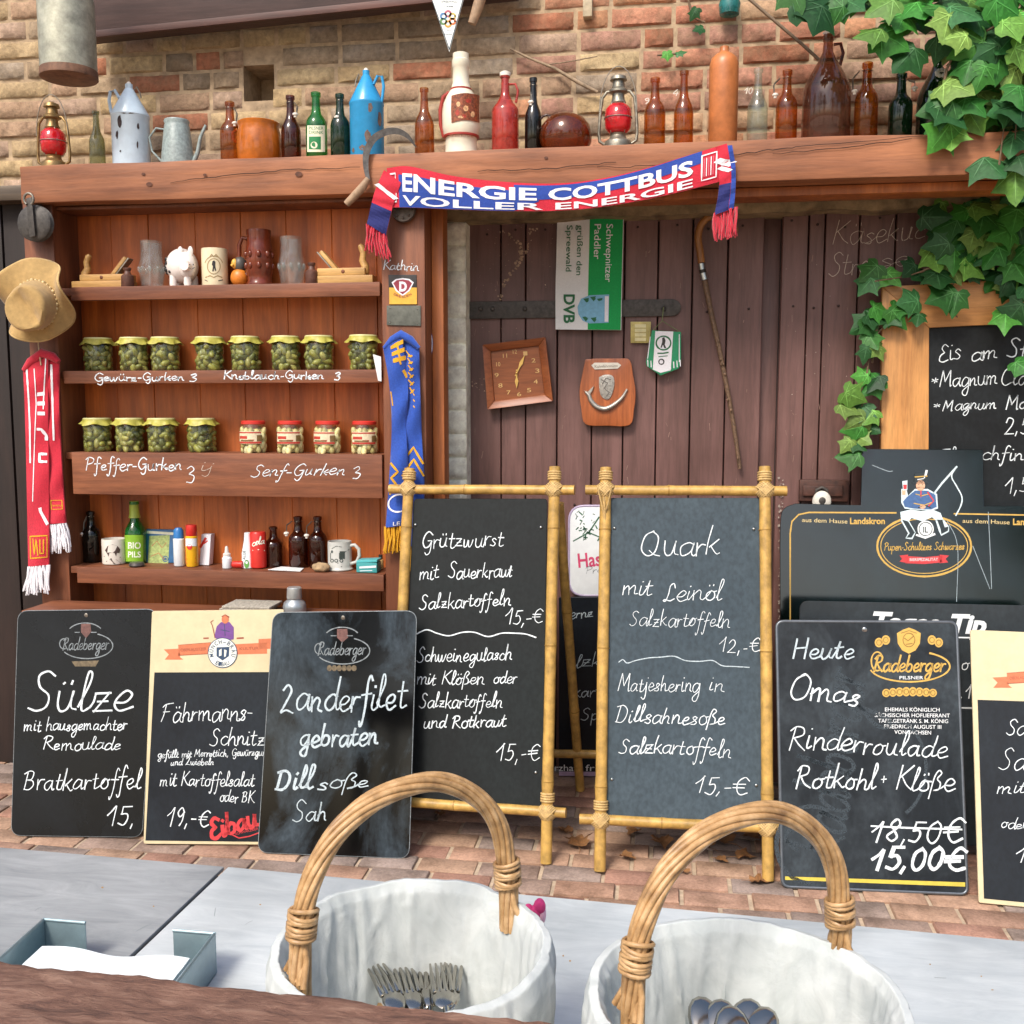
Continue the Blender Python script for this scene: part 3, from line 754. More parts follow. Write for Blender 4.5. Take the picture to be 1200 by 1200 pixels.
# ================================================================== things standing on the beam
G_brown = glass('brown_glass', '#e2a860', '#7c4a1c', .24)
G_dbrown = glass('dark_brown_glass', '#a86a48', '#3c1c10', .40)
G_green = glass('green_glass', '#7fd08c', '#1f7a35', .30)
G_dgreen = glass('dark_green_glass', '#5a8a6a', '#17301f', .45)
G_black = glass('black_glass', '#4a4a40', '#15130f', .6)
G_clear = glass('clear_glass', '#e4ece6', '#b4c0b8', .10)
G_red = glass('red_lantern_glass', '#ff7a70', '#c8202a', .72)
G_redb = glass('red_bottle_glass', '#f09080', '#a83a30', .75)
M_porc = plain('stopper_porcelain', '#e6e0d4', .25, .08, 60, bmp=0)
M_rubber = plain('red_rubber', '#b04030', .6, .1, 60, bmp=0)
TY = -.20
PB = {
 'beer': [(.93, 0), (1, .012), (1, .50), (.99, .545), (.92, .60), (.74, .65), (.52, .69), (.43, .74), (.39, .83), (.37, .93), (.46, .935), (.46, .99), (.34, 1)],
 'long': [(.93, 0), (1, .012), (1, .44), (.98, .50), (.89, .56), (.68, .62), (.48, .68), (.41, .75), (.37, .87), (.36, .94), (.46, .945), (.45, .995), (.33, 1)],
 'jug': [(.94, 0), (1, .015), (1, .42), (.98, .50), (.86, .58), (.62, .68), (.38, .77), (.22, .84), (.19, .93), (.22, .94), (.21, 1), (.15, 1)],
 'clay': [(.94, 0), (1, .012), (1, .80), (.97, .84), (.86, .89), (.6, .925), (.36, .945), (.30, .96), (.30, 1), (.2, 1)],
 'square': [(.96, 0), (1, .01), (1, .56), (.96, .59), (.62, .66), (.36, .74), (.3, .80), (.28, .95), (.36, .955), (.36, 1), (.2, 1)],
}
def bottle(px, top, wpx, kind, mat, label, group='old bottles on the beam', swing=None, Y=TY, zb=None, stopper=True):
    zb = bz1+.004 if zb is None else zb
    c = at(px, top, Y); s = mpp(c); H = c.z-zb; r = wpx/2*s
    root = thing('bottle', label, 'bottle', (c.x, Y, zb), group)
    m = Mesh(); base = Vector((c.x, Y, zb))
    m.shell([(0, .004)]+[(a*r, b*H) for a, b in PB[kind]], base, 28); m.build('bottle_body', mat, root, smooth=50)
    if swing is not None:
        side, down = swing; nx = c.x+side*r*.42; zs = zb+H*(1-down)
        m = Mesh(); nr = r*.42
        m.tube([base+Vector((-nr, 0, H*.9)), base+Vector((0, -nr, H*.9)), base+Vector((nr, 0, H*.9)), base+Vector((0, nr, H*.9))], .0016, 6, closed=True)
        m.tube([base+Vector((side*nr, -.003, H*.9)), base+Vector((side*nr*1.8, -.006, H*(1-down*.5))), (c.x+side*r*.75, Y-nr, zs)], .0015, 6)
        m.tube([base+Vector((side*nr, .004, H*.9)), base+Vector((side*nr*1.9, .0, H*(1-down*.55))), (c.x+side*r*.75, Y-nr+.004, zs+.004)], .0015, 6)
        m.build('wire_bail', M_wire, root, smooth=60)
        if stopper:
            m = Mesh(); q = Vector((c.x+side*r*.7, Y-nr-.004, zs)); k = .0085
            m.lathe([(0, -k*.9), (k*.55, -k*.8), (k*.6, -k*.1), (k*1.0, 0), (k*1.05, k*.45), (k*.7, k*.8), (0, k*.9)], q, 14)
            m.build('stopper', M_porc, root, smooth=50)
    return root, c, r, H, zb
bottle(269, 119, 24, 'beer', G_brown, 'brown swing-top bottle left of the orange stoneware pot', swing=(1, .36))
bottle(340, 112, 23, 'long', G_dbrown, 'red brown bottle with white stopper between orange pot and labelled green bottle', swing=(1, .30))
gb, c, r, H, zb = bottle(370, 108, 25, 'beer', G_green, 'bright green bottle with a cream and green paper label')
D = Decal(Cyl((c.x, TY, 0), r), [plain('cream_paper', '#e4e0c4', .7, .05, 60, bmp=0), plain('label_green', '#1e7a44', .6, .05, 60, bmp=0)])
sy = lambda f: 108+(184-108)*(1-f)
D.grid(lambda u, v_: D.s.pt(360+21*u, 147+31*v_, 1), 14, 3); D.mat(1).lay(2); D.text('PILSNER', 362, 152, 379, 152, 4); D.text('DRINK', 362, 157, 379, 157, 4)
D.grid(lambda u, v_: D.s.pt(362+14*u, 160+15*v_, 2), 8, 2); D.mat(0).lay(3); D.disc(368, 170, 4); D.mat(1).lay(4); D.text('1', 367, 172, 369.5, 172, 4.5)
D.done('paper_label', gb)
bottle(398, 110, 23, 'beer', G_dgreen, 'dark green swing-top bottle beside the blue enamel can', swing=(-.2, .36))
bottle(497, 103, 23, 'long', G_brown, 'brown bottle with white cap behind the sickle tip')
rb_, c, r, H, zb = bottle(592, 87, 32, 'square', G_redb, 'square shouldered bottle filled with something red')
m = Mesh(); q = Vector((c.x, TY, zb+H)); m.lathe([(r*.4, -.006), (r*.42, .004), (r*.2, .009), (0, .010)], q, 12); m.build('cap', M_porc, rb_, smooth=40)
m = Mesh(); m.tube([q+Vector((r*.3, 0, -.03)), q+Vector((r*.75, 0, -.03)), q+Vector((r*.95, 0, -.05)), q+Vector((r*.8, 0, -.085))], .004, 8); m.build('handle', G_redb, rb_, smooth=60)
bottle(625, 91, 20, 'long', G_black, 'slim black swing-top bottle left of the brown glass globe', swing=(-.3, .33))
bottle(768, 91, 25, 'beer', G_brown, 'brown bottle standing just right of the grey lantern')
bottle(802, 83, 23, 'long', G_brown, 'tall slim amber bottle left of the clay bottle')
M_clay = plain('salt_glazed_clay', '#b8703f', .38, .2, 20, bmp=.15)
bottle(849, 55, 34, 'clay', M_clay, 'tall orange clay bottle with a short neck')
bottle(889, 80, 24, 'long', G_clear, 'clear pale green glass bottle right of the clay bottle')
bottle(923, 82, 25, 'beer', G_brown, 'brown swing-top bottle left of the big brown jug', swing=(-1.6, .34))
jg, c, r, H, zb = bottle(971, 40, 56, 'jug', glass('big_jug_glass', '#cba894', '#6a4a3c', .30), 'big brown glass jug with conical shoulder and white cap', Y=-.19)
m = Mesh(); q = Vector((c.x, -.19, zb+H)); m.lathe([(r*.2, -.004), (r*.25, .004), (r*.12, .012), (0, .013)], q, 12); m.build('cap', M_porc, jg, smooth=40)
m = Mesh(); m.tube([q+Vector((r*.22, 0, -.03)), q+Vector((r*.5, 0, -.028)), q+Vector((r*.62, 0, -.055)), q+Vector((r*.5, 0, -.09))], .005, 8); m.build('handle', G_dbrown, jg, smooth=60)
bottle(1017, 73, 27, 'beer', G_brown, 'brown swing-top bottle right of the big brown jug', swing=(-1.6, .37))
bottle(1057, 86, 27, 'beer', G_dgreen, 'short black green swing-top bottle beside the ivy', swing=(1.4, .25))
bg_, c, r, H, zb = bottle(1100, 58, 44, 'jug', G_dgreen, 'big dark green jug half hidden by ivy leaves', Y=-.17)
m = Mesh(); q = Vector((c.x-.02, -.17, zb+H)); m.lathe([(.006, -.004), (.011, .004), (.006, .010), (0, .011)], q, 12); m.build('cap', M_porc, bg_, smooth=40)
fw = thing('white_blossom', 'small white blossom in front of the dark green jug by the ivy', 'flower', at(1103, 86, -.235))
m = Mesh(); q = at(1103, 86, -.235)
for i in range(9):
    a = R(i*40+8); d = Vector((math.cos(a), -.35, math.sin(a)*.6)); m.ball(q+d*.013, (.006, .004, .006), 8, 6)
m.build('petals', plain('white_petal', '#e8ece2', .7, .05, 60), fw, smooth=60)
m = Mesh(); m.tube([q+Vector((0, .004, 0)), q+Vector((.02, .01, -.05)), q+Vector((.03, .02, -.09))], .002, 6); m.build('stem', plain('green_stem', '#4c7038', .6), fw)
bottle(112, 130, 18, 'long', glass('old_pale_glass', '#c8ccae', '#8c8f70', .25), 'tall dusty clear bottle between the left lantern and the enamel can')

# kerosene lanterns
M_tin = plain('old_tin', '#8f8a7c', .45, .3, 45, metal=.75, bmp=.3)
M_brass = plain('dull_brass_tin', '#94794f', .42, .3, 45, metal=.7, bmp=.3)
def lantern(px, top, wpx, mat, label):
    c = at(px, top, TY); s = mpp(c); zb = bz1+.004; H = c.z-zb; r = wpx/2*s; b = Vector((c.x, TY, zb))
    root = thing('kerosene_lantern', label, 'lantern', b, 'kerosene lanterns on the beam')
    m = Mesh(); m.lathe([(r*.62, 0), (r*.74, .01*H), (r*.76, .10*H), (r*.70, .15*H), (r*.48, .18*H), (r*.40, .22*H), (r*.44, .24*H), (r*.3, .26*H)], b, 24); m.build('fuel_tank', mat, root, smooth=40)
    m = Mesh(); m.lathe([(r*.48, .25*H), (r*.68, .30*H), (r*.73, .40*H), (r*.69, .52*H), (r*.46, .58*H)], b, 24); m.build('globe', G_red, root, smooth=60)
    m = Mesh(); m.lathe([(r*.36, .575*H), (r*.42, .60*H), (r*.34, .64*H), (r*.32, .70*H), (r*.50, .72*H), (r*.50, .745*H), (r*.36, .77*H), (r*.30, .85*H), (r*.46, .86*H), (r*.40, .90*H), (r*.18, .92*H), (r*.1, .93*H)], b, 20); m.build('chimney', mat, root, smooth=30)
    for sx in (-1, 1):
        m = Mesh(); pts = [b+Vector((sx*r*k, 0, h*H)) for k, h in ((.7, .12), (.98, .16), (1.02, .25), (.95, .5), (.86, .66), (.62, .73), (.4, .735))]
        m.tube([p for p in pts], r*.085, 8); m.build('side_tube', mat, root, smooth=60)
    m = Mesh()
    for i in range(4):
        a = R(45+90*i); m.tube([b+Vector((r*.5*math.cos(a), r*.5*math.sin(a), .24*H)), b+Vector((r*.77*math.cos(a), r*.67*math.sin(a), .42*H)), b+Vector((r*.45*math.cos(a), r*.45*math.sin(a), .59*H))], .0014, 6)
    m.tube([b+Vector((.745*r*math.cos(R(12*i)), .745*r*math.sin(R(12*i)), .42*H)) for i in range(30)], .0013, 6, closed=True)
    m.build('globe_guard', M_wire, root, smooth=60)
    m = Mesh(); m.tube([b+Vector((r*1.0*math.cos(R(a)), -.004, .5*H+.52*H*math.sin(R(a)))) for a in range(0, 181, 12)], .0016, 6); m.build('bail_handle', M_wire, root, smooth=60)
    return root
lantern(60, 113, 40, M_brass, 'rusty brass kerosene lantern with red globe at the left end of the beam')
lantern(725, 80, 44, M_tin, 'grey tin kerosene lantern with red globe in the middle of the beam')

# enamel cans
def flat_spots(surf, spots, mat, name, parent, seed=1):
    rb = random.Random(seed)
    for px, py, w_, h_ in spots:
        D = Decal(surf, [mat]); n = 11; D.poly2([(px+w_/2*rb.uniform(.7, 1.2)*math.cos(2*math.pi*i/n), py+h_/2*rb.uniform(.7, 1.2)*math.sin(2*math.pi*i/n)) for i in range(n)])
        D.done(name, parent)
M_enl = plain('pale_blue_enamel', '#c6d8e4', .25, .08, 20, bmp=.08)
M_enb = plain('strong_blue_enamel', '#2f93c8', .25, .1, 20, bmp=.08)
M_eng = plain('grey_speckled_enamel', '#8d9a98', .4, .22, 90, bmp=.2)
M_chip = plain('rusty_chip', '#3d3030', .8, .3, 80)
M_chip2 = plain('brown_chip', '#6b5a50', .8, .3, 80)
def can(px, top, wpx, mat, label, chips, chipm, hside):
    c = at(px, top, TY); s = mpp(c); zb = bz1+.004; H = c.z-zb; r = wpx/2*s; b = Vector((c.x, TY, zb))
    root = thing('enamel_can', label, 'can', b, 'enamel cans on the beam')
    m = Mesh(); m.lathe([(r*.96, 0), (r, .012*H), (r, .62*H), (r*1.03, .63*H), (r*1.02, .65*H), (r*.25, .94*H), (r*.2, .95*H), (r*.2, 1.0*H), (0, 1.0*H)], b, 32); m.build('can_body', mat, root, smooth=35)
    m = Mesh(); m.tube([b+Vector((hside*r*k, -.01, h*H)) for k, h in ((.5, .84), (.75, .93), (1.0, .92), (1.1, .82), (1.02, .70), (.95, .64))], r*.09, 8); m.build('handle', mat, root, smooth=60)
    m = Mesh(); m.tube([b+Vector((-hside*r*k, 0, h*H)) for k, h in ((.3, .93), (.45, .97), (.62, .90), (.68, .84))], .0025, 6); m.build('lid_clasp', M_wire, root, smooth=60)
    m = Mesh(); m.ball(b+Vector((0, 0, 1.0*H)), (.008, .008, .009), 12, 8); m.build('knob', M_porc, root, smooth=60)
    flat_spots(Cyl((c.x, TY, 0), r), chips, chipm, 'enamel_chip', root, px)
can(151, 99, 43, M_enl, 'pale blue enamel can with conical lid and dark chips', [(140, 142, 5, 15), (137, 158, 3, 10), (162, 148, 3, 8), (161, 170, 2, 9), (141, 177, 2, 3), (150, 132.5, 16, 1.6)], M_chip, -1)
can(429, 83, 40, M_enb, 'bright blue enamel can with conical lid and brown chips', [(434, 126, 6, 12), (431, 160, 8, 16), (425, 173, 9, 7), (414, 176, 3, 6), (445, 140, 4, 22)], M_chip2, 1)
c = at(207, 141, TY); s = mpp(c); b = Vector((c.x, TY, bz1+.004)); H = c.z-b.z; r = 20*s
root = thing('enamel_jug', 'small grey speckled enamel jug with a thin spout', 'jug', b)
m = Mesh(); m.shell([(0, .004), (r, .0), (r*1.0, .05*H), (r*.72, .88*H), (r*.68, .92*H), (r*.74, .97*H), (r*.7, 1.0*H), (r*.62, .97*H), (r*.6, .85*H), (r*.85, .1*H), (0, .08*H)], b, 28); m.build('jug_body', M_eng, root, smooth=50)
m = Mesh(); m.tube([b+Vector((r*k, 0, h*H)) for k, h in ((.9, .1), (1.25, .35), (1.45, .65), (1.8, .88))], [.009, .007, .0055, .0045], 10); m.build('spout', M_eng, root, smooth=60)
m = Mesh(); m.tube([b+Vector((-r*k, 0, h*H)) for k, h in ((.7, .82), (1.3, .86), (1.75, .68), (1.6, .4), (.95, .16))], .0035, 8); m.build('handle', M_eng, root, smooth=60)
# orange stoneware pot
c = at(303, 144, TY); s = mpp(c); b = Vector((c.x, TY, bz1+.004)); H = c.z-b.z; r = 26*s
root = thing('stoneware_pot', 'squat glossy orange stoneware pot between two brown bottles', 'pot', b)
m = Mesh(); m.shell([(0, .003), (r*.86, 0), (r*.95, .06*H), (r, .4*H), (r*.97, .75*H), (r*.9, .88*H), (r*.93, .92*H), (r*.95, .98*H), (r*.9, 1.0*H), (r*.82, .95*H), (r*.85, .4*H), (0, .1*H)], b, 32)
m.build('pot_body', plain('orange_glaze', '#b0601c', .16, .25, 22, bmp=.06), root, smooth=50)
m = Mesh(); m.tube([b+Vector((-r*k, -.012, h*H)) for k, h in ((.92, .85), (1.15, .78), (1.14, .62), (.97, .55))], .006, 8); m.build('handle', plain('orange_glaze', '#b0601c'), root, smooth=60)
# brown glass globe lying flat
c = at(663, 133, TY); s = mpp(c); b = Vector((c.x, TY, bz1+.004)); H = c.z-b.z; r = 31*s
root = thing('glass_globe', 'round brown glass globe bottle with a ring handle', 'bottle', b)
m = Mesh(); m.shell([(0, .002), (r*.45, 0), (r*.8, .1*H), (r*.98, .32*H), (r*1.0, .48*H), (r*.92, .7*H), (r*.7, .88*H), (r*.35, .98*H), (0, H)], b, 36); m.build('globe_body', glass('globe_glass', '#c07848', '#6a3010', .45, .02), root, smooth=60)
m = Mesh(); q = b+Vector((-r*.72, -.01, H*.78)); m.tube([q+Vector((.022*math.cos(R(i*30)), .004, .024*math.sin(R(i*30)))) for i in range(12)], .0035, 8, closed=True); m.build('ring_handle', G_dbrown, root, smooth=60)
# white ceramic jug
c = at(540, 62, TY); s = mpp(c); b = Vector((c.x, TY, bz1+.004)); H = c.z-b.z; r = 22.5*s
root = thing('ceramic_jug', 'tall cream ceramic jug with red bands and a tavern picture', 'jug', b)
M_crm = plain('cream_ceramic', '#e2dcc6', .22, .05, 20, bmp=.03); M_redband = plain('dark_red_glaze', '#9c3228', .3, .1, 30, bmp=0)
m = Mesh(); m.lathe([(r*.88, 0), (r*.9, .02*H), (r*.84, .08*H), (r*.82, .2*H), (r*.9, .22*H), (r*.98, .30*H), (r, .42*H), (r*.93, .52*H), (r*.74, .60*H), (r*.52, .66*H), (r*.44, .72*H), (r*.41, .86*H), (r*.46, .87*H), (r*.46, .93*H), (r*.42, .935*H), (r*.42, .99*H), (r*.3, H)], b, 36); m.build('jug_body', M_crm, root, smooth=50)
m = Mesh()
for hh, rr in ((.215, .91), (.655, .545)):
    m.lathe([(r*rr, (hh-.012)*H), (r*rr*1.05, (hh-.008)*H), (r*rr*1.05, (hh+.008)*H), (r*rr*.99, (hh+.012)*H)], b, 36)
m.build('red_band', M_redband, root, smooth=50)
m = Mesh(); m.tube([b+Vector((-r*k, 0, h*H)) for k, h in ((.62, .64), (.95, .60), (1.12, .48), (1.1, .34), (.92, .22))], r*.1, 10); m.build('handle', M_redband, root, smooth=60)
D = Decal(Cyl((c.x, TY, 0), r*1.0), [plain('tavern_picture_brown', '#8a4a2c', .35, .5, 160, bmp=0), plain('tavern_picture_light', '#d8a878', .35, .4, 160, bmp=0), plain('tavern_picture_red', '#a83a28', .35, .3, 120, bmp=0)])
D.grid(lambda u, v_: D.s.pt(529+33*u+(1-abs(2*v_-1))*-.5, 112+32*v_-3*math.sin(math.pi*u), 1), 12, 6)
D.mat(1).lay(2)
for px, py, w_, h_ in ((537, 122, 5, 6), (546, 127, 6, 7), (554, 134, 5, 7), (540, 137, 7, 3)): D.disc(px, py, w_/2, h_/2, 10)
D.mat(2); 
for px, py, w_, h_ in ((536, 132, 5, 7), (549, 118, 7, 5), (544, 136, 5, 4)): D.disc(px, py, w_/2, h_/2, 10)
D.mat(0); D.text('Bierkrug', 527, 160, 555, 160, 3)
D.done('tavern_picture', root)

# sickle hooked over the beam
sk = thing('sickle', 'old sickle with wooden handle hung over the beam edge', 'sickle', at(452, 215, BY-.02))
S = Plane((0, BY-.014, 0), (0, -1, 0))
arc = crom([(432, 212), (429, 195), (430, 178), (438, 163), (452, 155), (466, 154), (478, 160), (488, 173)], 6)
wd_ = [4, 6, 7.5, 8, 8, 7, 5, 1.2]
out_, in_ = [], []
for i, p in enumerate(arc):
    a = arc[max(0, i-1)]; b2 = arc[min(len(arc)-1, i+1)]; d = (b2-a).normalized(); k = i/(len(arc)-1)*7
    w_ = wd_[int(k)]+(wd_[min(7, int(k)+1)]-wd_[int(k)])*(k-int(k)); nn = Vector((-d.y, d.x, 0))
    out_.append(S.pt(p.x-nn.x*w_/2, p.y-nn.y*w_/2)); in_.append(S.pt(p.x+nn.x*w_/2, p.y+nn.y*w_/2))
m = Mesh(); n = len(arc); off = Vector((0, -.004, 0))
m.add(out_+in_+[p+off for p in out_]+[p+off*.4 for p in in_], [f for i in range(n-1) for f in ((i, i+1, n+i+1, n+i), (2*n+i, 3*n+i, 3*n+i+1, 2*n+i+1), (i, 2*n+i, 2*n+i+1, i+1), (n+i, n+i+1, 3*n+i+1, 3*n+i))]+[(0, n, 3*n, 2*n), (n-1, 3*n-1, 4*n-1, 2*n-1)])
m.build('blade', plain('dark_old_steel', '#5b5856', .5, .3, 50, metal=.6, bmp=.3), sk, smooth=40)
m = Mesh(); m.tube([S.pt(x, y, 3)+Vector((0, -.008, 0)) for x, y in ((433, 210), (426, 220), (417, 230), (407, 240))], [.009, .0125, .0125, .0105], 12); m.build('handle', plain('worn_pale_wood', '#a08468', .6, .2, 50, bmp=.2), sk, smooth=50)

# milk can hanging at the top left, pennant, pegs, sticks on the brick wall
c = at(81, 92, -.36); s = mpp(c); r = 31.5*s
root = thing('milk_can', 'old galvanised milk can with rusty bottom rim hanging upside the roof beam', 'can', (c.x, -.36, c.z))
root['label'] = 'old galvanised milk can with rusty rim hanging at the top left'
b = Vector((c.x, -.36, c.z)); M_galv = plain('stained_galvanised', '#a8a795', .5, .3, 22, metal=.35, bmp=.25)
m = Mesh(); m.lathe([(0, .02), (r*.94, .02), (r*.94, .0), (r, 0), (r*1.0, .22), (r*.95, .25), (r*.7, .30), (r*.5, .33), (r*.5, .40), (r*.6, .42)], b, 36); m.build('can_body', M_galv, root, smooth=40)
m = Mesh(); m.lathe([(r*.995, -.002), (r*1.025, 0), (r*1.02, .022), (r*1.0, .024)], b, 36); m.build('bottom_rim', plain('rusty_rim', '#70503c', .7, .3, 40, metal=.2), root, smooth=40)
m = Mesh(); m.tube([b+Vector((r*1.0*math.cos(R(a)), 0, .3+.26*math.sin(R(a)))) for a in range(0, 181, 15)], .004, 8); m.build('bail_handle', M_wire, root, smooth=60)
pn = thing('pennant', 'white triangular pennant with coloured flower emblem above the ceramic jug', 'pennant', at(525, 0, -.215))
S = wallplane(-.215)
m = Mesh(); m.prism([S.pt(x, y) for x, y in ((500, -18), (548, -18), (526.5, 61))], (0, .003, 0)); m.build('cloth', plain('white_satin', '#e6ebe8', .5, .04, 30), pn, bevel=.001)
cols = ['#d0703a', '#c89a3a', '#5a8a50', '#4a78a8', '#b05a6a', '#c8b050']
D = Decal(wallplane(-.2155), [plain('flag_dark', '#30404a', .6, bmp=0)]+[plain('petal_%s' % q[1:], q, .6, bmp=0) for q in cols])
D.stroke([(503, -10), (526.5, 58)], .9); D.stroke([(545, -10), (526.5, 58)], .9)
for i in range(6): D.mat(i+1); D.ring(525+6*math.cos(R(60*i+30)), 22+6*math.sin(R(60*i+30)), 3.2, 3.2, 2.2, n=14)
D.mat(0); D.text('SPREEWALD', 517, 3, 536, 3, 2.6); D.text('1998', 521, 8.5, 531, 8.5, 2); D.text('im', 524, 36, 528, 36, 2); D.text('Licht', 521, 41, 530, 41, 2)
D.mat(0)
D.done('emblem', pn)
m = Mesh(); p = at(560, 0, -.2); m.tube([at(565, -8, -.2), at(560, 8, -.2), at(553, 28, -.2)], [.017, .017, .0125], 12)
tag(m.build('old_file', plain('worn_pale_wood', '#a08468'), None, smooth=50, loc=p), 'pale turned wooden tool handle hanging beside the white pennant', 'tool')
m = Mesh(); p = at(688, 10, -.02); q = at(683, 20, -.03); q2 = at(694, -6, -.03); m.box(q.x, q2.x, -.035, .03, q.z, q2.z)
tag(m.build('wooden_peg', plain('pale_raw_wood', '#b3a488', .7, .2, 50), None, bevel=.003, loc=p), 'short pale wooden peg in the brick wall at the top', 'peg')
m = Mesh(); pts = [(598, 57), (620, 68), (650, 80), (680, 98), (700, 108)]; m.tube([at(x, y, -.025-.006*(i % 2)) for i, (x, y) in enumerate(pts)], [.003, .004, .005, .006, .005], 8)
m.tube([at(640, 76, -.028), at(668, 72, -.03), at(700, 66, -.02)], .002, 6)
tag(m.build('dry_vine_stem', plain('dry_vine', '#98836a', .8, .3, 60), None, smooth=60, loc=at(650, 80, -.03)), 'dry grey vine stem running down the bricks above the glass globe', 'stem')
m = Mesh(); m.tube([at(870, -8, -.07), at(905, 22, -.08), at(940, 52, -.09), at(962, 72, -.10)], .005, 8)
tag(m.build('thin_rod', plain('brown_rod', '#74604a', .6, .2, 50), None, smooth=60, loc=at(905, 22, -.07)), 'thin brown rod slanting down behind the big brown jug', 'rod')
M_teal = glass('teal_glass', '#60b0a8', '#2a7a76', .6)
c = at(855, 6, -.04); m = Mesh(); m.lathe([(.0, -.03), (.03, -.028), (.034, 0), (.028, .02), (.02, .04), (0, .05)], c, 18)
tag(m.build('glass_insulator', M_teal, None, smooth=50, loc=c), 'teal glass insulator fixed high on the bricks', 'insulator')
# small tag numbers chalked on bricks
D = Decal(wallplane(-.024), [plain('pale_paint', '#d8d2c4', .8, bmp=0)])
D.hand('9', 754, 121, 761, 121, 3.5, 1.6); D.hand('4', 788, 112, 796, 112, 4, 1.6); D.hand('10', 872, 110, 882, 110, 3.8, 1.5)
D.done('painted_number', wallr)
# iron pulley on the left post
pu = thing('iron_pulley', 'black iron pulley block hanging at the left end of the beam', 'pulley', at(41, 255, FY-.04))
c = at(42, 262, FY-.04); s = mpp(c)
m = Mesh(); m.v = []; m.lathe([(0, -.016), (18*s, -.016), (21*s, -.010), (16*s, 0), (21*s, .010), (18*s, .016), (0, .016)], (0, 0, 0), 24)
m.v = [c+Vector((v.x, v.z, v.y)) for v in m.v]; m.build('wheel', M_iron, pu, smooth=40)
m = Mesh(); m.obox(c+Vector((0, -.024, .015)), (.010, 0, .002), (0, .003, 0), (-.003, 0, .06)); m.obox(c+Vector((0, .024, .015)), (.010, 0, .002), (0, .003, 0), (-.003, 0, .06)); m.build('strap', M_iron, pu, bevel=.002)
m = Mesh(); m.tube([c+Vector((.016*math.cos(R(a))-.002, -.028, .07+.018*math.sin(R(a)))) for a in range(-60, 250, 25)], .004, 8); m.build('hook', M_wire, pu, smooth=60)
m = Mesh(); c2 = at(473, 246, FY-.02)
m.lathe([(0, -.008), (.035, -.008), (.038, 0), (.035, .008), (0, .008)], (0, 0, 0), 24); m.v = [c2+Vector((v.x, v.z, v.y)) for v in m.v]
for i in range(8):
    a = R(45*i); q = c2+Vector((.025*math.cos(a), -.009, .025*math.sin(a))); m.ball(q, .004, 8, 6)
tag(m.build('round_iron_plate', plain('studded_iron', '#5a5048', .5, .3, 60, metal=.5), None, smooth=40, loc=c2), 'round studded iron disc under the beam above the name Kathrin', 'disc')
# ================================================================== things standing in the wall shelf
IY = -.225
def shelfspot(px, top, k, wpx, Y=IY):
    c = at(px, top, Y); s = mpp(c); zb = SH[k][0]+.0008
    return Vector((c.x, Y, zb)), c.z-zb, wpx/2*s, s
M_pale = wood('pale_beech', '#c9a063', '#b08648', 'x', .5, 1.4, .15)
M_beech = wood('beech', '#d0a868', '#b98f50', 'x', .45, 1.4, .15)
def plane_tool(px0, px1, top, label, flip, mat):
    b, H, r, s = shelfspot((px0+px1)/2, top, 0, px1-px0); L = r; k = -1 if flip else 1
    root = thing('wooden_plane', label, 'hand plane', b, 'wooden hand planes on the shelf')
    hb = H*.42
    X = lambda u: b.x+k*u*L
    m = Mesh(); x0, x1 = sorted((X(-1), X(1))); m.box(x0, x1, IY-.028, IY+.028, b.z, b.z+hb*.55); x0, x1 = sorted((X(-.72), X(.98))); m.box(x0, x1, IY-.026, IY+.026, b.z+hb*.552, b.z+hb)
    m.build('plane_body', mat, root, bevel=.003)
    m = Mesh(); m.tube([Vector((X(u), IY, b.z+h*H)) for u, h in ((-.62, .30), (-.66, .48), (-.56, .62), (-.60, .80), (-.52, .96), (-.46, 1.0))], [.016, .013, .011, .010, .010, .007], 12); m.build('horn', mat, root, smooth=50)
    m = Mesh(); q = Vector((X(.42), IY, b.z+hb*1.1)); dx = Vector((k*.55, 0, .62)).normalized()
    m.obox(q+dx*.022, dx*.042, (0, .017, 0), Vector((-dx.z, 0, dx.x))*.006); m.build('wedge', mat, root, bevel=.002)
    m = Mesh(); m.obox(q+dx*.024-Vector((-dx.z, 0, dx.x))*.0095*(1 if k > 0 else -1), dx*.046, (0, .016, 0), Vector((-dx.z, 0, dx.x))*.002); m.build('iron', M_wire, root, bevel=.0005)
    m = Mesh(); m.ball((X(.05), IY-.0262, b.z+hb*.78), (.006, .002, .006), 12, 6); m.build('peg', M_post, root, smooth=60)
plane_tool(85, 157, 299, 'pale wooden plane at the left end of the top shelf, horn to the left', False, M_pale)
plane_tool(372, 440, 288, 'pale wooden plane at the right end of the top shelf, horn to the right', True, M_beech)
def small_jar(px, top, w, label, Y=-.25):
    b, H, r, s = shelfspot(px, top, 0, w, Y); m = Mesh()
    m.lathe([(r*.9, 0), (r, .05*H), (r*.96, .6*H), (r*.5, .72*H), (r*.45, .85*H), (r*.6, .9*H), (r*.6, 1*H), (0, H)], b, 20)
    tag(m.build('clay_jar', plain('brown_stoneware', '#5e3c30', .5, .25, 70), None, smooth=45, loc=b), label, 'jar', 'little brown clay jars on the shelf')
small_jar(149, 314, 15, 'little brown clay jar in front of the left wooden plane'); small_jar(365, 308, 15, 'little brown clay jar between the glass mug and the right wooden plane')
G_cut = glass('cut_glass', '#f6f8f7', '#d6dcda', .07, .07)
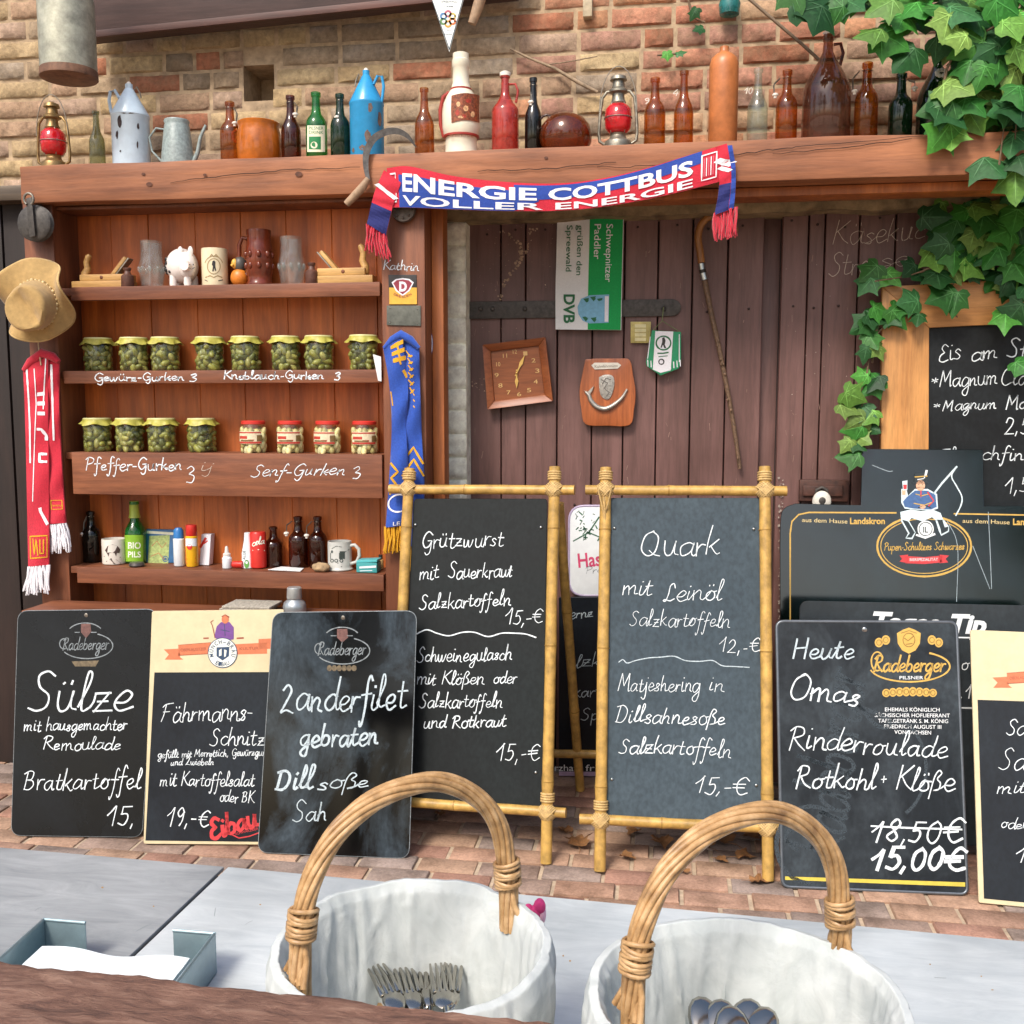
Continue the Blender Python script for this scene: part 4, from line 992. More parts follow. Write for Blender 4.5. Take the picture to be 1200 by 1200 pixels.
def glass_mug(px, top, w, label, fl):
    b, H, r, s = shelfspot(px, top, 0, w); root = thing('glass_mug', label, 'mug', b, 'glass mugs on the top shelf')
    m = Mesh(); m.shell([(0, .004), (r*.72, 0), (r*.82, .08*H), (r*.95, .35*H), (r*.98, .45*H), (r*.85, .62*H), (r*.8, .8*H), (r*.84, 1.0*H), (r*.80, 1.0*H), (r*.74, .8*H), (r*.78, .6*H), (r*.88, .4*H), (r*.7, .08*H), (0, .06*H)], b, 32, fn=(lambda a, z: 1+.05*math.cos(a*fl)*(1 if z < .55*H else .2)))
    m.build('mug_body', G_cut, root, smooth=25)
    m = Mesh()
    for i in range(10):
        a = R(36*i); m.ball(b+Vector((r*.98*math.cos(a), r*.98*math.sin(a), .40*H)), (.006, .006, .011), 8, 6)
    m.build('moulded_relief', G_cut, root, smooth=60)
    return root
glass_mug(177, 283, 30, 'squat cut glass mug between the left plane and the piggy bank', 10)
gm = glass_mug(341, 278, 31, 'tall engraved glass mug right of the brown stein', 14)
# piggy bank
b, H, r, s = shelfspot(215, 291, 0, 40)
pg = thing('piggy_bank', 'white piggy bank with black spots and a pink snout', 'piggy bank', b)
M_pig = plain('white_glazed_pig', '#e6ddd6', .2, .05, 40, bmp=0)
m = Mesh(); m.ball(b+Vector((-.006, .0, .55*H)), (r*.92, r*.95, .45*H), 24, 16)
m.ball(b+Vector((r*.42, -r*.55, .55*H)), (r*.55, r*.45, .34*H), 20, 12)
for sx, sy in ((-.45, -.5), (.45, -.55), (-.5, .45), (.4, .45)): m.lathe([(r*.2, 0), (r*.22, .1*H), (r*.2, .32*H), (0, .34*H)], b+Vector((sx*r, sy*r, 0)), 14)
for sx in (.1, .72): m.ball(b+Vector((r*sx, -r*.62, .88*H)), (r*.17, r*.08, .13*H), 10, 8)
m.build('pig_body', M_pig, pg, smooth=70)
m = Mesh(); c = b+Vector((r*.58, -r*.98, .5*H)); m.lathe([(0, .012), (.015, .012), (.017, .006), (.0165, -.012)], (0, 0, 0), 18); m.v = [c+Vector((v.x, -v.z, v.y)) for v in m.v]; m.build('snout', plain('pinkish_white_glaze', '#eadcd4', .2, .04), pg, smooth=50)
m = Mesh()
for a, h, k in ((-150, .78, .14), (-135, .62, .12), (-160, .55, .13), (-142, .40, .15), (-120, .3, .1), (-165, .3, .12)):
    d = Vector((math.cos(R(a)), math.sin(R(a)), (h-.55)*1.6)).normalized(); q = b+Vector((-.006+d.x*r*.91, d.y*r*.94, .55*H+d.z*.45*H)); m.ball(q, (r*k, r*k*.6, r*k), 10, 6)
m.build('black_spots', plain('black_glaze', '#22201f', .25, .05), pg, smooth=60)
S = wallplane(c.y-.0125); D = Decal(S, [M_iron]); D.disc(222.3, 310, .8, n=8); D.disc(226.6, 310, .8, n=8); D.stroke([(221, 313.5), (224.5, 315.5), (228, 313.5)], .8); D.done('smile', pg)
# mugs and steins
def mug(px, top, w, k, mat, label, name='mug', handle=1, prof=None, cat='mug', Y=IY, hs=1.0):
    b, H, r, s = shelfspot(px, top, k, w, Y); root = thing(name, label, cat, b)
    prof = prof or [(.92, 0), (.98, .015), (1, .06), (1, .95), (.98, 1.0), (.92, 1.0), (.9, .95), (.88, .1)]
    m = Mesh(); m.shell([(0, .003)]+[(a*r, h*H) for a, h in prof]+[(0, .1*H)], b, 32); m.build('mug_body', mat, root, smooth=45)
    if handle:
        m = Mesh(); m.tube([b+Vector((handle*r*q, -.004, h*H)) for q, h in ((.9, .85), (1.0+.35*hs, .88), (1.0+.72*hs, .74), (1.0+.76*hs, .5), (1.0+.5*hs, .28), (.9, .2))], r*.15, 10); m.build('handle', mat, root, smooth=60)
    return root, b, H, r
M_black = plain('black_print', '#2a2624', .5, .1, 60, bmp=0)
M_tanpr = plain('tan_print', '#9a8258', .5, .1, 60, bmp=0)
mu, b, H, r = mug(251, 292, 30, 0, plain('cream_mug_glaze', '#ded0ae', .25, .05), 'cream mug printed with a small black bear crest', handle=0)
D = Decal(Cyl((b.x, IY, 0), r), [M_black, M_tanpr])
D.mat(1)
for a in ((250.5, 312, 11, 12, .8), (250.5, 312, 7.5, 9, .9)): D.ring(a[0], a[1], a[2], a[3], a[4], 20, 520 if a[2] < 9 else 160)
D.stroke([(246, 301), (248, 298), (250.5, 301), (253, 298), (255.5, 301)], 1.3); D.stroke([(241, 325), (246, 323), (250.5, 325), (255, 323), (260, 325)], 1.4)
D.mat(0); D.poly2([(249, 306), (251, 305), (252.5, 307), (252.2, 312), (253.5, 317), (252, 317.5), (251, 314), (250.2, 318), (248.7, 318), (249.4, 312), (248.2, 310), (248.6, 308)])
D.stroke([(240, 328), (243, 329.5)], 1); D.stroke([(256, 329), (261, 328)], 1); D.done('bear_crest', mu)
b, H, r, s = shelfspot(280, 300, 0, 21)
dk_ = thing('toy_duck', 'small orange and grey toy duck beside the brown stein', 'toy duck', b)
m = Mesh(); m.ball(b+Vector((0, 0, .3*H)), (r, r*.95, .31*H), 18, 12); m.build('body', plain('orange_rubber', '#d07a28', .4, .15, 90), dk_, smooth=60)
m = Mesh(); m.ball(b+Vector((.003, 0, .72*H)), (r*.72, r*.7, .27*H), 18, 12, fn=lambda d: 1); m.build('hood', plain('dark_grey_rubber', '#4d4a46', .45, .1, 60), dk_, smooth=60)
m = Mesh(); m.ball(b+Vector((-r*.35, -r*.45, .74*H)), (r*.36, r*.3, .16*H), 14, 10); m.ball(b+Vector((-r*.5, -r*.75, .68*H)), (r*.2, r*.18, .05*H), 10, 8); m.build('face', plain('yellow_rubber', '#dba544', .4, .05), dk_, smooth=60)
st_, b, H, r = mug(303, 270, 31, 0, plain('chestnut_glaze', '#6b2f1c', .14, .25, 40, bmp=.1), 'tall glossy chestnut brown relief stein', 'stein', handle=-1, hs=.75, prof=[(1, 0), (1.02, .02), (1, .06), (.92, .09), (.92, .2), (1, .24), (1, .68), (.93, .74), (.88, .88), (.93, .95), (.92, 1), (.85, 1), (.82, .9), (.86, .1)])
m = Mesh()
for i in range(9):
    a = R(40*i+10)
    for hh, k in ((.36, 1.0), (.56, 1.0)): m.ball(b+Vector((r*.97*math.cos(a), r*.97*math.sin(a), hh*H)), (.008, .008, .012), 8, 6)
m.build('relief', plain('chestnut_glaze', '#6b2f1c'), st_, smooth=60)

# gherkin jars: one of each kind, then copies of the thing and each of its parts
G_jar = glass('jar_glass', '#fafdf6', '#c8d0b0', .03, .03)
M_gher = attr_mat('gherkin_skin', .4, 120, .2, .75, 1.15, False, spec=.5)
M_lid = plain('pale_yellow_lid', '#c9c58a', .5, .06, 40, bmp=0); M_cov = plain('yellow_green_paper_cover', '#b0aa4c', .5, .16, 50, bmp=.2)
M_redlid = plain('red_tin_lid', '#c8352c', .35, .06, 40, bmp=0)
SHELF_WORD = {1: 'second shelf', 2: 'third shelf'}
def copy_tree(o, loc):
    c = o.copy(); COL.objects.link(c); c.location = loc
    for ch in o.children:
        d = ch.copy(); COL.objects.link(d); d.parent = c
        for g_ in ch.children:
            e = g_.copy(); COL.objects.link(e); e.parent = d
    return c
def gherkins(b, r, H, cols, seed, pale=False):
    rb = random.Random(seed); m = Mesh(); m.color(C(cols[0]))
    m.lathe([(r*.62, .03*H), (r*.62, .9*H), (0, .9*H)], b, 16)
    for j in range(5):
        for i in range(9):
            a = R(40*i+rb.uniform(-14, 14)+20*j); hh = (.12+.165*j+rb.uniform(-.03, .03))*H; q = b+Vector((r*.70*math.cos(a), r*.70*math.sin(a), hh))
            c = C(rb.choice(cols)); f = rb.uniform(.75, 1.25); m.color(tuple(x*f for x in c[:3])+(1,))
            rot = Matrix.Rotation(rb.uniform(0, 3.1), 3, 'X') @ Matrix.Rotation(rb.uniform(-1, 1), 3, 'Y') if not pale else Matrix.Rotation(rb.uniform(-.6, .6), 3, 'Y')
            rot = Matrix.Rotation(a, 3, 'Z') @ rot
            m.ball(q, (r*.2, r*.22, r*rb.uniform(.28, .42)), 10, 7, rot=rot)
    return m
rjar = 16.5*mpp(at(260, 410, IY)); Hj = at(260, 396, IY).z-SH[1][0]
def jar_proto(label, seed):
    b = Vector((0, 0, 0)); root = thing('gherkin_jar', label, 'jar', b, 'jars of gherkins under yellow green covers')
    m = Mesh(); m.shell([(0, .003), (rjar*.9, 0), (rjar, .05*Hj), (rjar, .80*Hj), (rjar*.9, .88*Hj), (rjar*.88, .98*Hj)], b, 28); m.build('jar_glass', G_jar, root, smooth=50)
    gherkins(b, rjar*1.06, Hj*.88, ['#6a6c2c', '#7c7c38', '#545824', '#96904c', '#807e34'], seed).build('gherkins', M_gher, root, smooth=60)
    m = Mesh(); m.lathe([(rjar*.96, .90*Hj), (rjar*.98, .905*Hj), (rjar*.98, 1.0*Hj), (rjar*.93, 1.03*Hj), (0, 1.035*Hj)], b, 28); m.build('lid', M_lid, root, smooth=40)
    rb = random.Random(seed); ph = rb.uniform(0, 6)
    m = Mesh(); m.shell([(rjar*.985, .99*Hj), (rjar*.99, .95*Hj), (rjar*1.10, .885*Hj), (rjar*1.20, .82*Hj)], b, 56, fn=lambda a, z: 1+(.10*math.sin(a*9+ph)+.05*math.sin(a*15+ph*2))*max(0, (.95*Hj-z)/(.15*Hj)))
    m.v = [v+Vector((0, 0, .035*Hj*math.sin(math.atan2(v.y, v.x)*5+ph)*max(0, (.92*Hj-v.z)/(.12*Hj)))) for v in m.v]
    m.build('paper_cover', M_cov, root, smooth=60)
    return root
ORD = ['leftmost', 'second from the left', 'third from the left', 'fourth from the left', 'fifth from the left', 'sixth from the left', 'seventh from the left', 'rightmost']
protos = [jar_proto('x', 5+i) for i in range(4)]; used = set(); n_ = 0
rows = [(1, [114, 157, 194, 245, 288, 334, 374, 427], 'green gherkin jar with yellow cover, %s of eight on the second shelf'), (2, [116, 153, 191, 235], 'green gherkin jar with yellow cover, %s of four on the third shelf')]
for k, pxs, lab in rows:
    for i, px in enumerate(pxs):
        p = at(px, 410 if k == 1 else 510, IY); j = n_ % 4; n_ += 1
        loc = Vector((p.x, IY+rnd.uniform(-.01, .01), SH[k][0]+.0008))
        o = protos[j] if j not in used else copy_tree(protos[j], loc)
        o.location = loc; used.add(j); o.rotation_euler.z = rnd.uniform(-1, 1)
        o['label'] = lab % (ORD[i] if not (k == 2 and i == 3) else 'rightmost')
rr = 16.0*mpp(at(360, 510, IY)); Hr = at(360, 494, IY).z-SH[2][0]
rp = thing('mustard_gherkin_jar', 'x', 'jar', (0, 0, 0), 'red lidded jars of pale gherkins')
b = Vector((0, 0, 0))
m = Mesh(); m.shell([(0, .003), (rr*.9, 0), (rr, .05*Hr), (rr, .76*Hr), (rr*.82, .90*Hr), (rr*.8, .96*Hr)], b, 28); m.build('jar_glass', G_jar, rp, smooth=50)
gherkins(b, rr*1.06, Hr*.84, ['#d6c890', '#e0d09c', '#c4b67c', '#e2d8ac', '#b6aa6c'], 9, True).build('gherkins', M_gher, rp, smooth=60)
m = Mesh(); m.lathe([(rr*.86, .90*Hr), (rr*.88, .91*Hr), (rr*.88, .99*Hr), (rr*.82, 1.02*Hr), (0, 1.02*Hr)], b, 28); m.build('lid', M_redlid, rp, smooth=40)
m = Mesh(); rl_ = rr*1.012
def band(a0, a1, z0, z1, k, lift=0): m.mat(k); m.lathe([(rl_+lift, z0*Hr), (rl_+lift, z1*Hr)], b, 18, a0=R(a0), a1=R(a1))
band(-150, -40, .28, .68, 0); band(-150, -40, .62, .66, 1, .0004); band(-150, -40, .29, .35, 1, .0004); band(-144, -100, .44, .53, 1, .0004); band(-98, -72, .37, .42, 1, .0004); band(-60, -36, .36, .56, 2, .0004); band(-135, -75, .36, .41, 2, .0006)
m.flat = True; m.build('paper_label', [plain('cream_label', '#dccfae', .6, .12, 120, bmp=0), plain('label_red', '#b53a2c', .6, .1, 90, bmp=0), plain('label_brown', '#7a6238', .6, .2, 120, bmp=0)], rp)
words = ['leftmost of the four red-lidded jars', 'second of the four red-lidded jars from the left', 'third of the four red-lidded jars from the left', 'rightmost of the four red-lidded jars']
for i, px in enumerate([297, 340, 384, 427]):
    p = at(px, 510, IY); loc = Vector((p.x, IY, SH[2][0]+.0008)); o = rp if i == 0 else copy_tree(rp, loc); o.location = loc; o.rotation_euler.z = (.1, .25, -.05, .3)[i]; o['label'] = words[i]+' with pale gherkins'

# the lowest shelf
def sb(px, top, w, kind, mat, label, **k): return bottle(px, top, w, kind, mat, label, group='bottles on the lowest shelf', Y=-.2, zb=SH[3][0]+.0008, **k)
sb(106, 599, 21, 'beer', G_black, 'black swing-top bottle at the left end of the lowest shelf', swing=(-1, .45))
mu, b, H, r = mug(133, 631, 27, 3, plain('white_mug_glaze', '#d9d3c8', .25, .05), 'white mug printed with a dark boar', handle=0)
D = Decal(Cyl((b.x, IY, 0), r), [plain('boar_print', '#4a3a34', .5, .2, 90, bmp=0)])
D.poly2([(123, 645), (126, 640), (132, 638), (138, 640), (141, 644), (140, 648), (137, 648), (136, 652), (134, 648), (128, 648), (127, 652), (125, 648)]); D.poly2([(124, 658), (130, 655), (137, 656), (142, 660), (134, 661)]); D.stroke([(122, 652), (130, 655), (141, 653)], 1); D.done('boar_print', mu)
gb, c, r, H, zb = sb(157, 587, 24, 'long', G_green, 'green beer bottle with bright lime label')
D = Decal(Cyl((c.x, -.2, 0), r*1.0), [plain('lime_paper', '#7fae2a', .55, .06, 60, bmp=0), plain('white_print', '#e8ecd8', .6, bmp=0)])
D.grid(lambda u, v_: D.s.pt(146+22*u, 627+31*v_, 1), 14, 3); D.mat(1).lay(2); D.text('BIO', 150, 643, 165, 643, 8, .02); D.text('PILS', 150, 653, 165, 653, 7, .02); D.done('paper_label', gb)
m = Mesh(); q = Vector((c.x, -.2, zb)); m.lathe([(r*.56, H*.73), (r*.47, H*.80), (r*.44, H*.99), (r*.48, H*1.0), (0, H*1.005)], q, 20); m.build('lime_foil', plain('lime_foil', '#a6b848', .4, .06), gb, smooth=40)
p, H, r, s = shelfspot(160, 657, 3, 18, -.27); m = Mesh(); m.lathe([(r*.9, 0), (r, .004), (r*.9, .012), (r*.4, .014), (0, .014)], p, 20)
tag(m.build('ashtray', plain('dark_pewter', '#5a5450', .4, .2, 60, metal=.5), None, smooth=40, loc=p), 'small dark metal dish at the foot of the lime-labelled bottle', 'dish')
def card(px0, px1, top, label, name, cat, colr, th, tilt, Y, k=3, lean=.02):
    z0 = SH[k][0]+.001; a, b2 = at(px0, top, Y), at(px1, top, Y); H = a.z-z0
    root = thing(name, label, cat, ((a.x+b2.x)/2, Y, z0)); m = Mesh()
    m.prism([Vector((a.x+tilt, Y, z0)), Vector((b2.x+tilt*.4, Y, z0)), Vector((b2.x, Y+lean, z0+H)), Vector((a.x, Y+lean, z0+H))], (0, th, 0)); m.build(name+'_block', colr, root, bevel=.001); return root, a, b2, H
# map pack: blue folder with a green map in front
rt, a, b2, H = card(168, 206, 621, 'blue and green folded hiking map leaning on the lowest shelf', 'folded_map', 'map', plain('blue_cover', '#2d5f8c', .5, .1), .012, -.003, -.19)
P_ = Plane((a.x, -.19, SH[3][0]), Vector((0, -H, .02)).normalized()*1.0)
D = Decal(P_, [plain('map_green', '#9fae6a', .6, .3, 120, bmp=0), plain('cream_strip', '#d8d8c0', .6, bmp=0), plain('map_red', '#b06848', .6, bmp=0), plain('badge_blue', '#3a5a80', .5, bmp=0)])
D.poly2([(175, 628), (199, 627), (197, 664), (173, 662)]); D.mat(1).lay(2); D.poly2([(172, 622), (204, 624), (203, 627), (172, 625)])
D.mat(2).stroke([(178, 640), (184, 634), (190, 642), (195, 636)], .8); D.stroke([(177, 652), (186, 648), (193, 656)], .8); D.mat(3).ring(194, 655, 3, 3, 1); D.disc(194, 655, 1.6)
D.done('map_print', rt)
def can_tube(px, top, w, label, name, cat, parts, Y=-.24):
    b, H, r, s = shelfspot(px, top, 3, w, Y); root = thing(name, label, cat, b)
    for nm, prof, mt in parts:
        m = Mesh(); m.lathe([(q*r, h*H) for q, h in prof], b, 24); m.build(nm, mt, root, smooth=40)
    return root, b, H, r
M_wpl = plain('white_plastic', '#dfe5e8', .3, .04, 40, bmp=0); M_bpl = plain('blue_plastic', '#2a6fae', .3, .06, 40, bmp=0); M_rpl = plain('red_plastic', '#c32a22', .3, .06, 40, bmp=0); M_ypl = plain('yellow_can', '#e0a81c', .35, .08, 40, bmp=0)
sp, b, H, r = can_tube(209, 618, 13, 'white pump spray bottle with a blue clear cap', 'spray_bottle', 'spray bottle', [('bottle_body', [(.9, 0), (1, .02), (1, .70), (.85, .72), (0, .72)], M_wpl), ('spray_cap', [(.85, .722), (.9, .73), (.88, .92), (.55, .99), (0, 1)], M_bpl)])
sp, b, H, r = can_tube(224, 615, 14, 'yellow insect spray can with a red cap', 'spray_can', 'spray can', [('can_body', [(.95, 0), (1, .02), (1, .72), (.9, .735), (0, .735)], M_ypl), ('spray_cap', [(.88, .737), (.92, .745), (.9, .98), (.85, 1), (0, 1)], M_rpl)])
D = Decal(Cyl((b.x, -.24, 0), r), [M_wpl, M_rpl]); D.grid(lambda u, v_: D.s.pt(217.5+13*u, 631+9*v_, 1), 10, 2); D.mat(1).lay(2).disc(222, 641, 3.2, n=12); D.lay(2).stroke([(219, 655), (229, 654)], 1); D.stroke([(219, 660), (229, 659)], 1); D.done('can_print', sp)
rt, a, b2, H = card(233, 244, 627, 'narrow white carton with red print leaning beside the insect spray', 'medicine_carton', 'carton', plain('white_carton', '#d8d6dc', .5, .05), .03, -.002, -.22)
D = Decal(Plane((a.x, -.22, SH[3][0]), Vector((0, -H, .02))), [M_rpl]); D.stroke([(235, 641), (241, 631)], 2.5); D.stroke([(239, 637), (243, 634)], 1.5); D.done('carton_print', rt)
can_tube(265.5, 640, 11, 'small white nasal spray bottle with a pointed nozzle', 'nasal_spray', 'spray bottle', [('bottle_body', [(.95, 0), (1, .02), (1, .46), (.8, .50), (.75, .56), (0, .56)], M_wpl), ('nozzle', [(.8, .562), (.8, .66), (.45, .70), (.32, .95), (.2, 1), (0, 1)], plain('off_white_plastic', '#d6cfc8', .3))], Y=-.26)
p = at(279, 668, -.26); p.z = SH[3][0]+.001
m = Mesh(); m.lathe([(.0, -.018), (.010, -.018), (.0115, -.01), (.0115, .016), (0, .017)], (0, 0, 0), 18); m.v = [p+Vector((v.z, v.x*.9, v.y+.0118)) for v in m.v]
tag(m.build('red_cap', M_rpl, None, smooth=40, loc=p), 'loose red plastic cap lying beside the nasal spray', 'cap')
tb, b, H, r = can_tube(290, 624, 15, 'white tapered tube with green print standing left of the red can', 'cream_tube', 'tube', [('tube_body', [(1, 0), (1, .03), (.98, .4), (.55, .8), (.5, .99), (.4, 1), (0, 1)], M_wpl)])
D = Decal(Cyl((b.x, -.24, 0), r*.99), [plain('green_print', '#5c9a48', .5, bmp=0), plain('dark_print', '#404a44', .5, bmp=0)]); D.disc(289, 661, 3, 5, 12); D.mat(1).text('ALOE', 287.6, 656, 287.6, 645, 3.2); D.done('tube_print', tb)
cn, b, H, r = can_tube(302, 623, 19, 'tall red can with white script lettering', 'drink_can', 'can', [('can_body', [(.85, 0), (1, .03), (1, .95), (.88, 1), (0, 1)], M_rpl)])
D = Decal(Cyl((b.x, -.24, 0), r), [plain('white_print', '#e8ecd8')]); D.hand('cola', 295, 640, 310, 637, 4, 1.7, slant=.3); D.stroke([(296, 645), (303, 644), (310, 645)], .8); D.done('can_print', cn)
sb(320, 617, 22, 'beer', G_dbrown, 'brown bottle right of the red can on the lowest shelf')
sb(349, 605, 23, 'beer', G_dbrown, 'brown swing-top bottle with red rubber seal, left of its twin', swing=(-1.5, .34))
sb(372, 605, 22, 'beer', G_dbrown, 'brown swing-top bottle with white stopper behind the pale stone', swing=(-1.5, .38))
a = [at(x, y, Y_) for x, y, Y_ in ((314, 672, -.285), (352, 671, -.30), (356, 668, -.24), (330, 668, -.22))]
m = Mesh(); m.prism([Vector((q.x, q.y, SH[3][0]+.0015)) for q in a], (0, 0, .0015)); tag(m.build('paper_sheet', plain('white_paper', '#dcdcdc', .7, .04, 30), None, loc=a[0]), 'loose white paper sheet on the lowest shelf edge', 'paper')
p = at(376, 668, -.28); p.z = SH[3][0]+.001; m = Mesh(); s = mpp(p)
m.ball(p+Vector((0, 0, 4.5*s)), (11*s, 8*s, 6*s), 18, 12, fn=lambda d: 1+.25*noise.noise(d*2+Vector((3, 1, 0))))
m.v = [Vector((v.x, v.y, max(v.z, p.z))) for v in m.v]; tag(m.build('stone', plain('pale_stone', '#a48a68', .8, .3, 60, bmp=.5), None, smooth=60, loc=p), 'pale rounded stone lying in front of the brown bottles', 'stone')
st_, b, H, r = mug(398, 634, 28, 3, plain('grey_white_stoneware', '#b5b6b0', .3, .08), 'grey white beer stein printed with an old steam locomotive', 'stein', handle=1, Y=-.23, hs=.95, prof=[(1.1, 0), (1.12, .03), (1.04, .07), (1, .1), (1, .95), (.97, 1), (.9, 1), (.88, .92), (.88, .12)])
D = Decal(Cyl((b.x, -.23, 0), r), [plain('engine_print', '#3a4440', .5, .1, 60, bmp=0)])
for rect in ((387, 648, 398, 655), (398, 646, 404, 655), (388, 645, 390, 648)): D.rect(*rect)
for cx in (389, 394, 400): D.ring(cx, 657, 1.8, 1.8, .9, n=14)
D.stroke([(385, 661), (396, 660), (410, 662)], 1); D.stroke([(387, 665), (400, 664), (409, 666)], .8); D.stroke([(404, 647), (409, 644)], .7); D.stroke([(389, 643), (394, 640), (400, 641)], .7); D.done('engine_print', st_)
bx = thing('tobacco_tin', 'small teal tobacco box at the right end of the lowest shelf', 'box', at(431, 671, -.26)); z0 = SH[3][0]+.001; a, b2 = at(419, 657, -.27), at(443, 657, -.27)
m = Mesh(); m.box(a.x, b2.x, -.285, -.235, z0, z0+.032); m.build('box_body', plain('teal_card', '#3f9a9c', .45, .1), bx, bevel=.002)
m = Mesh(); m.obox((.5*(a.x+b2.x)+.001, -.258, z0+.036), ((b2.x-a.x)*.5, 0, .002), (0, .028, 0), (0, 0, .004)); m.build('lid', plain('teal_lid', '#4fb0b4', .4, .1), bx, bevel=.002)
D = Decal(wallplane(-.2856), [M_wpl]); D.stroke([(422, 665), (440, 664)], 2.4); D.stroke([(422, 669), (436, 668.5)], .8); D.done('box_print', bx)
b, H, r, s = shelfspot(446, 650, 3, 7, -.2); ol = thing('oil_vial', 'tiny clear vial with black cap in the right corner of the lowest shelf', 'vial', b)
m = Mesh(); m.lathe([(r, 0), (r, .62*H), (r*.5, .68*H)], b, 14); m.build('vial_body', plain('pale_amber', '#b89a68', .3), ol, smooth=40); m = Mesh(); m.lathe([(r*.7, .685*H), (r*.7, H), (0, H)], b, 14); m.build('cap', M_black, ol, smooth=40)
# on the low bench: grey flask, newspapers
b = at(345, 700, -.40); b.z = zbench+.001; s = mpp(b); H = at(345, 688, -.40).z-b.z; r = 13.5*s
fk = thing('metal_flask', 'grey metal flask with a screw cap standing behind the glossy black board', 'flask', b)
m = Mesh(); m.lathe([(r*.95, 0), (r, .05*H), (r, .28*H), (r*.9, .42*H), (r*.62, .52*H), (r*.56, .56*H), (0, .56*H)], b, 28); m.build('flask_body', plain('satin_grey_metal', '#a9b0b2', .32, .06, 40, metal=.6, bmp=.05), fk, smooth=45)
m = Mesh(); m.lathe([(r*.64, .565*H), (r*.66, .6*H), (r*.62, .97*H), (r*.55, 1.0*H), (0, H)], b, 24); m.build('screw_cap', plain('satin_grey_metal2', '#b9bcba', .35, .06, 40, metal=.6), fk, smooth=40)
p = at(298, 712, -.37); p.z = zbench+.001; nw = thing('newspaper_stack', 'small stack of folded newspapers lying on the low bench', 'newspapers', p)
for i in range(3):
    m = Mesh(); dx = (i-1)*.008; m.box(p.x-.085+dx, p.x+.07+dx, -.44, -.33, p.z+.008*i, p.z+.008*i+.007); m.build('newspaper', plain('newsprint', '#a8a294', .8, .35, 130, bmp=0), nw, bevel=.002)
# ================================================================== scarves, hat, things on the posts
M_knr = plain('red_knit', '#c01832', .85, .1, 220, bmp=.5, sheen=.3); M_knb = plain('blue_knit', '#1c3f96', .85, .12, 220, bmp=.5, sheen=.3)
M_knw = plain('white_knit', '#e4e2e6', .85, .06, 220, bmp=.4, sheen=.2); M_kny = plain('gold_knit', '#d09a1c', .85, .1, 220, bmp=.4)
M_knb2 = plain('royal_blue_knit', '#1f4aa6', .85, .14, 200, bmp=.5, sheen=.3); M_pink = plain('pink_knit', '#d86a78', .85, .1, 200)
M_navy = plain('navy_knit', '#1a2160', .85, .1, 200, bmp=.4)
SCY = BY-.016
class Warp:      # cloth band hung in front of the beam: (t along, s across) -> photo position -> its own rippled sheet
    def __init__(s, top, bot, Y, amp=.006):
        s.tx, s.bx = crom(top, 10), crom(bot, 10); s.Y = Y; s.amp = amp
    @staticmethod
    def _i(c, t):
        k = t*(len(c)-1); i = min(int(k), len(c)-2); return c[i]+(c[i+1]-c[i])*(k-i)
    def px(s, t, q): return s._i(s.tx, t)*(1-q)+s._i(s.bx, t)*q
    def P(s, t, q, k=0):
        p = s.px(min(max(t, 0), 1), q)
        Y = s.Y-s.amp*math.sin(q*math.pi)+s.amp*.6*math.sin(t*23+q*3)-k*.0013
        return at(p.x, p.y, Y)
class WarpSurf:
    dense = (16, 12)
    def __init__(s, w): s.w = w
    def pt(s, u, v_, k=0): return s.w.P(u/1000, v_/100, k)
W = Warp([(453, 197), (480, 195), (530, 206), (590, 213), (650, 215), (700, 210), (750, 199), (800, 184), (852, 168)],
         [(457, 243), (480, 243), (530, 245), (590, 247), (650, 247), (700, 243), (750, 235), (800, 224), (850, 211)], SCY, .003)
scf = thing('football_scarf', 'red and blue football scarf with white block letters draped along the beam', 'scarf', at(650, 230, SCY))
m = Mesh(); m.sheet(lambda u, v_: W.P(u, v_), 90, 10, (0, .005, 0)); m.build('scarf_cloth', M_knr, scf, smooth=60)
D = Decal(WarpSurf(W), [M_knb, M_knw, M_navy, M_pink])
def sgrid(D, u0, u1, f0, f1, n=40):
    D.grid(lambda u, v_: D.s.pt(u0+(u1-u0)*u, f0(u)+(f1(u)-f0(u))*v_, D.k), n, 6)
sgrid(D, 70, 400, lambda u: 20+8*u, lambda u: 100, 30)
sgrid(D, 400, 930, lambda u: 8-8*u, lambda u: 62-28*u, 40)
sgrid(D, 400, 460, lambda u: 60, lambda u: 100-35*u, 6)
D.lay(2).mat(1)
def letters(txt, u0, u1, v0, v1, bold, back=None):
    # block capitals set straight along the band
    v, f = font_mesh(txt, bold); ax, bx = min(p[0] for p in v), max(p[0] for p in v)
    D.add([D.s.pt(u0+(u1-u0)*(x-ax)/(bx-ax), v1-(v1-v0)*y/.729, D.k) for x, y in v], f)
letters('ENERGIE COTTBUS', 92, 905, 16, 60, .028)
letters('VOLLER ENERGIE', 92, 905, 70, 95, .02)
D.mat(1).stroke([(18, 16), (50, 16), (50, 86), (18, 86), (18, 16)], 4); D.mat(1)
D.stroke([(930, 14), (972, 14), (972, 84), (930, 84), (930, 14)], 4)
for q in range(5): D.mat(1 if q % 2 else 3).stroke([(24+q*5, 26), (24+q*5, 76)], 2.6); D.stroke([(937+q*6.5, 24), (937+q*6.5, 74)], 2.6)
D.done('block_lettering', scf)
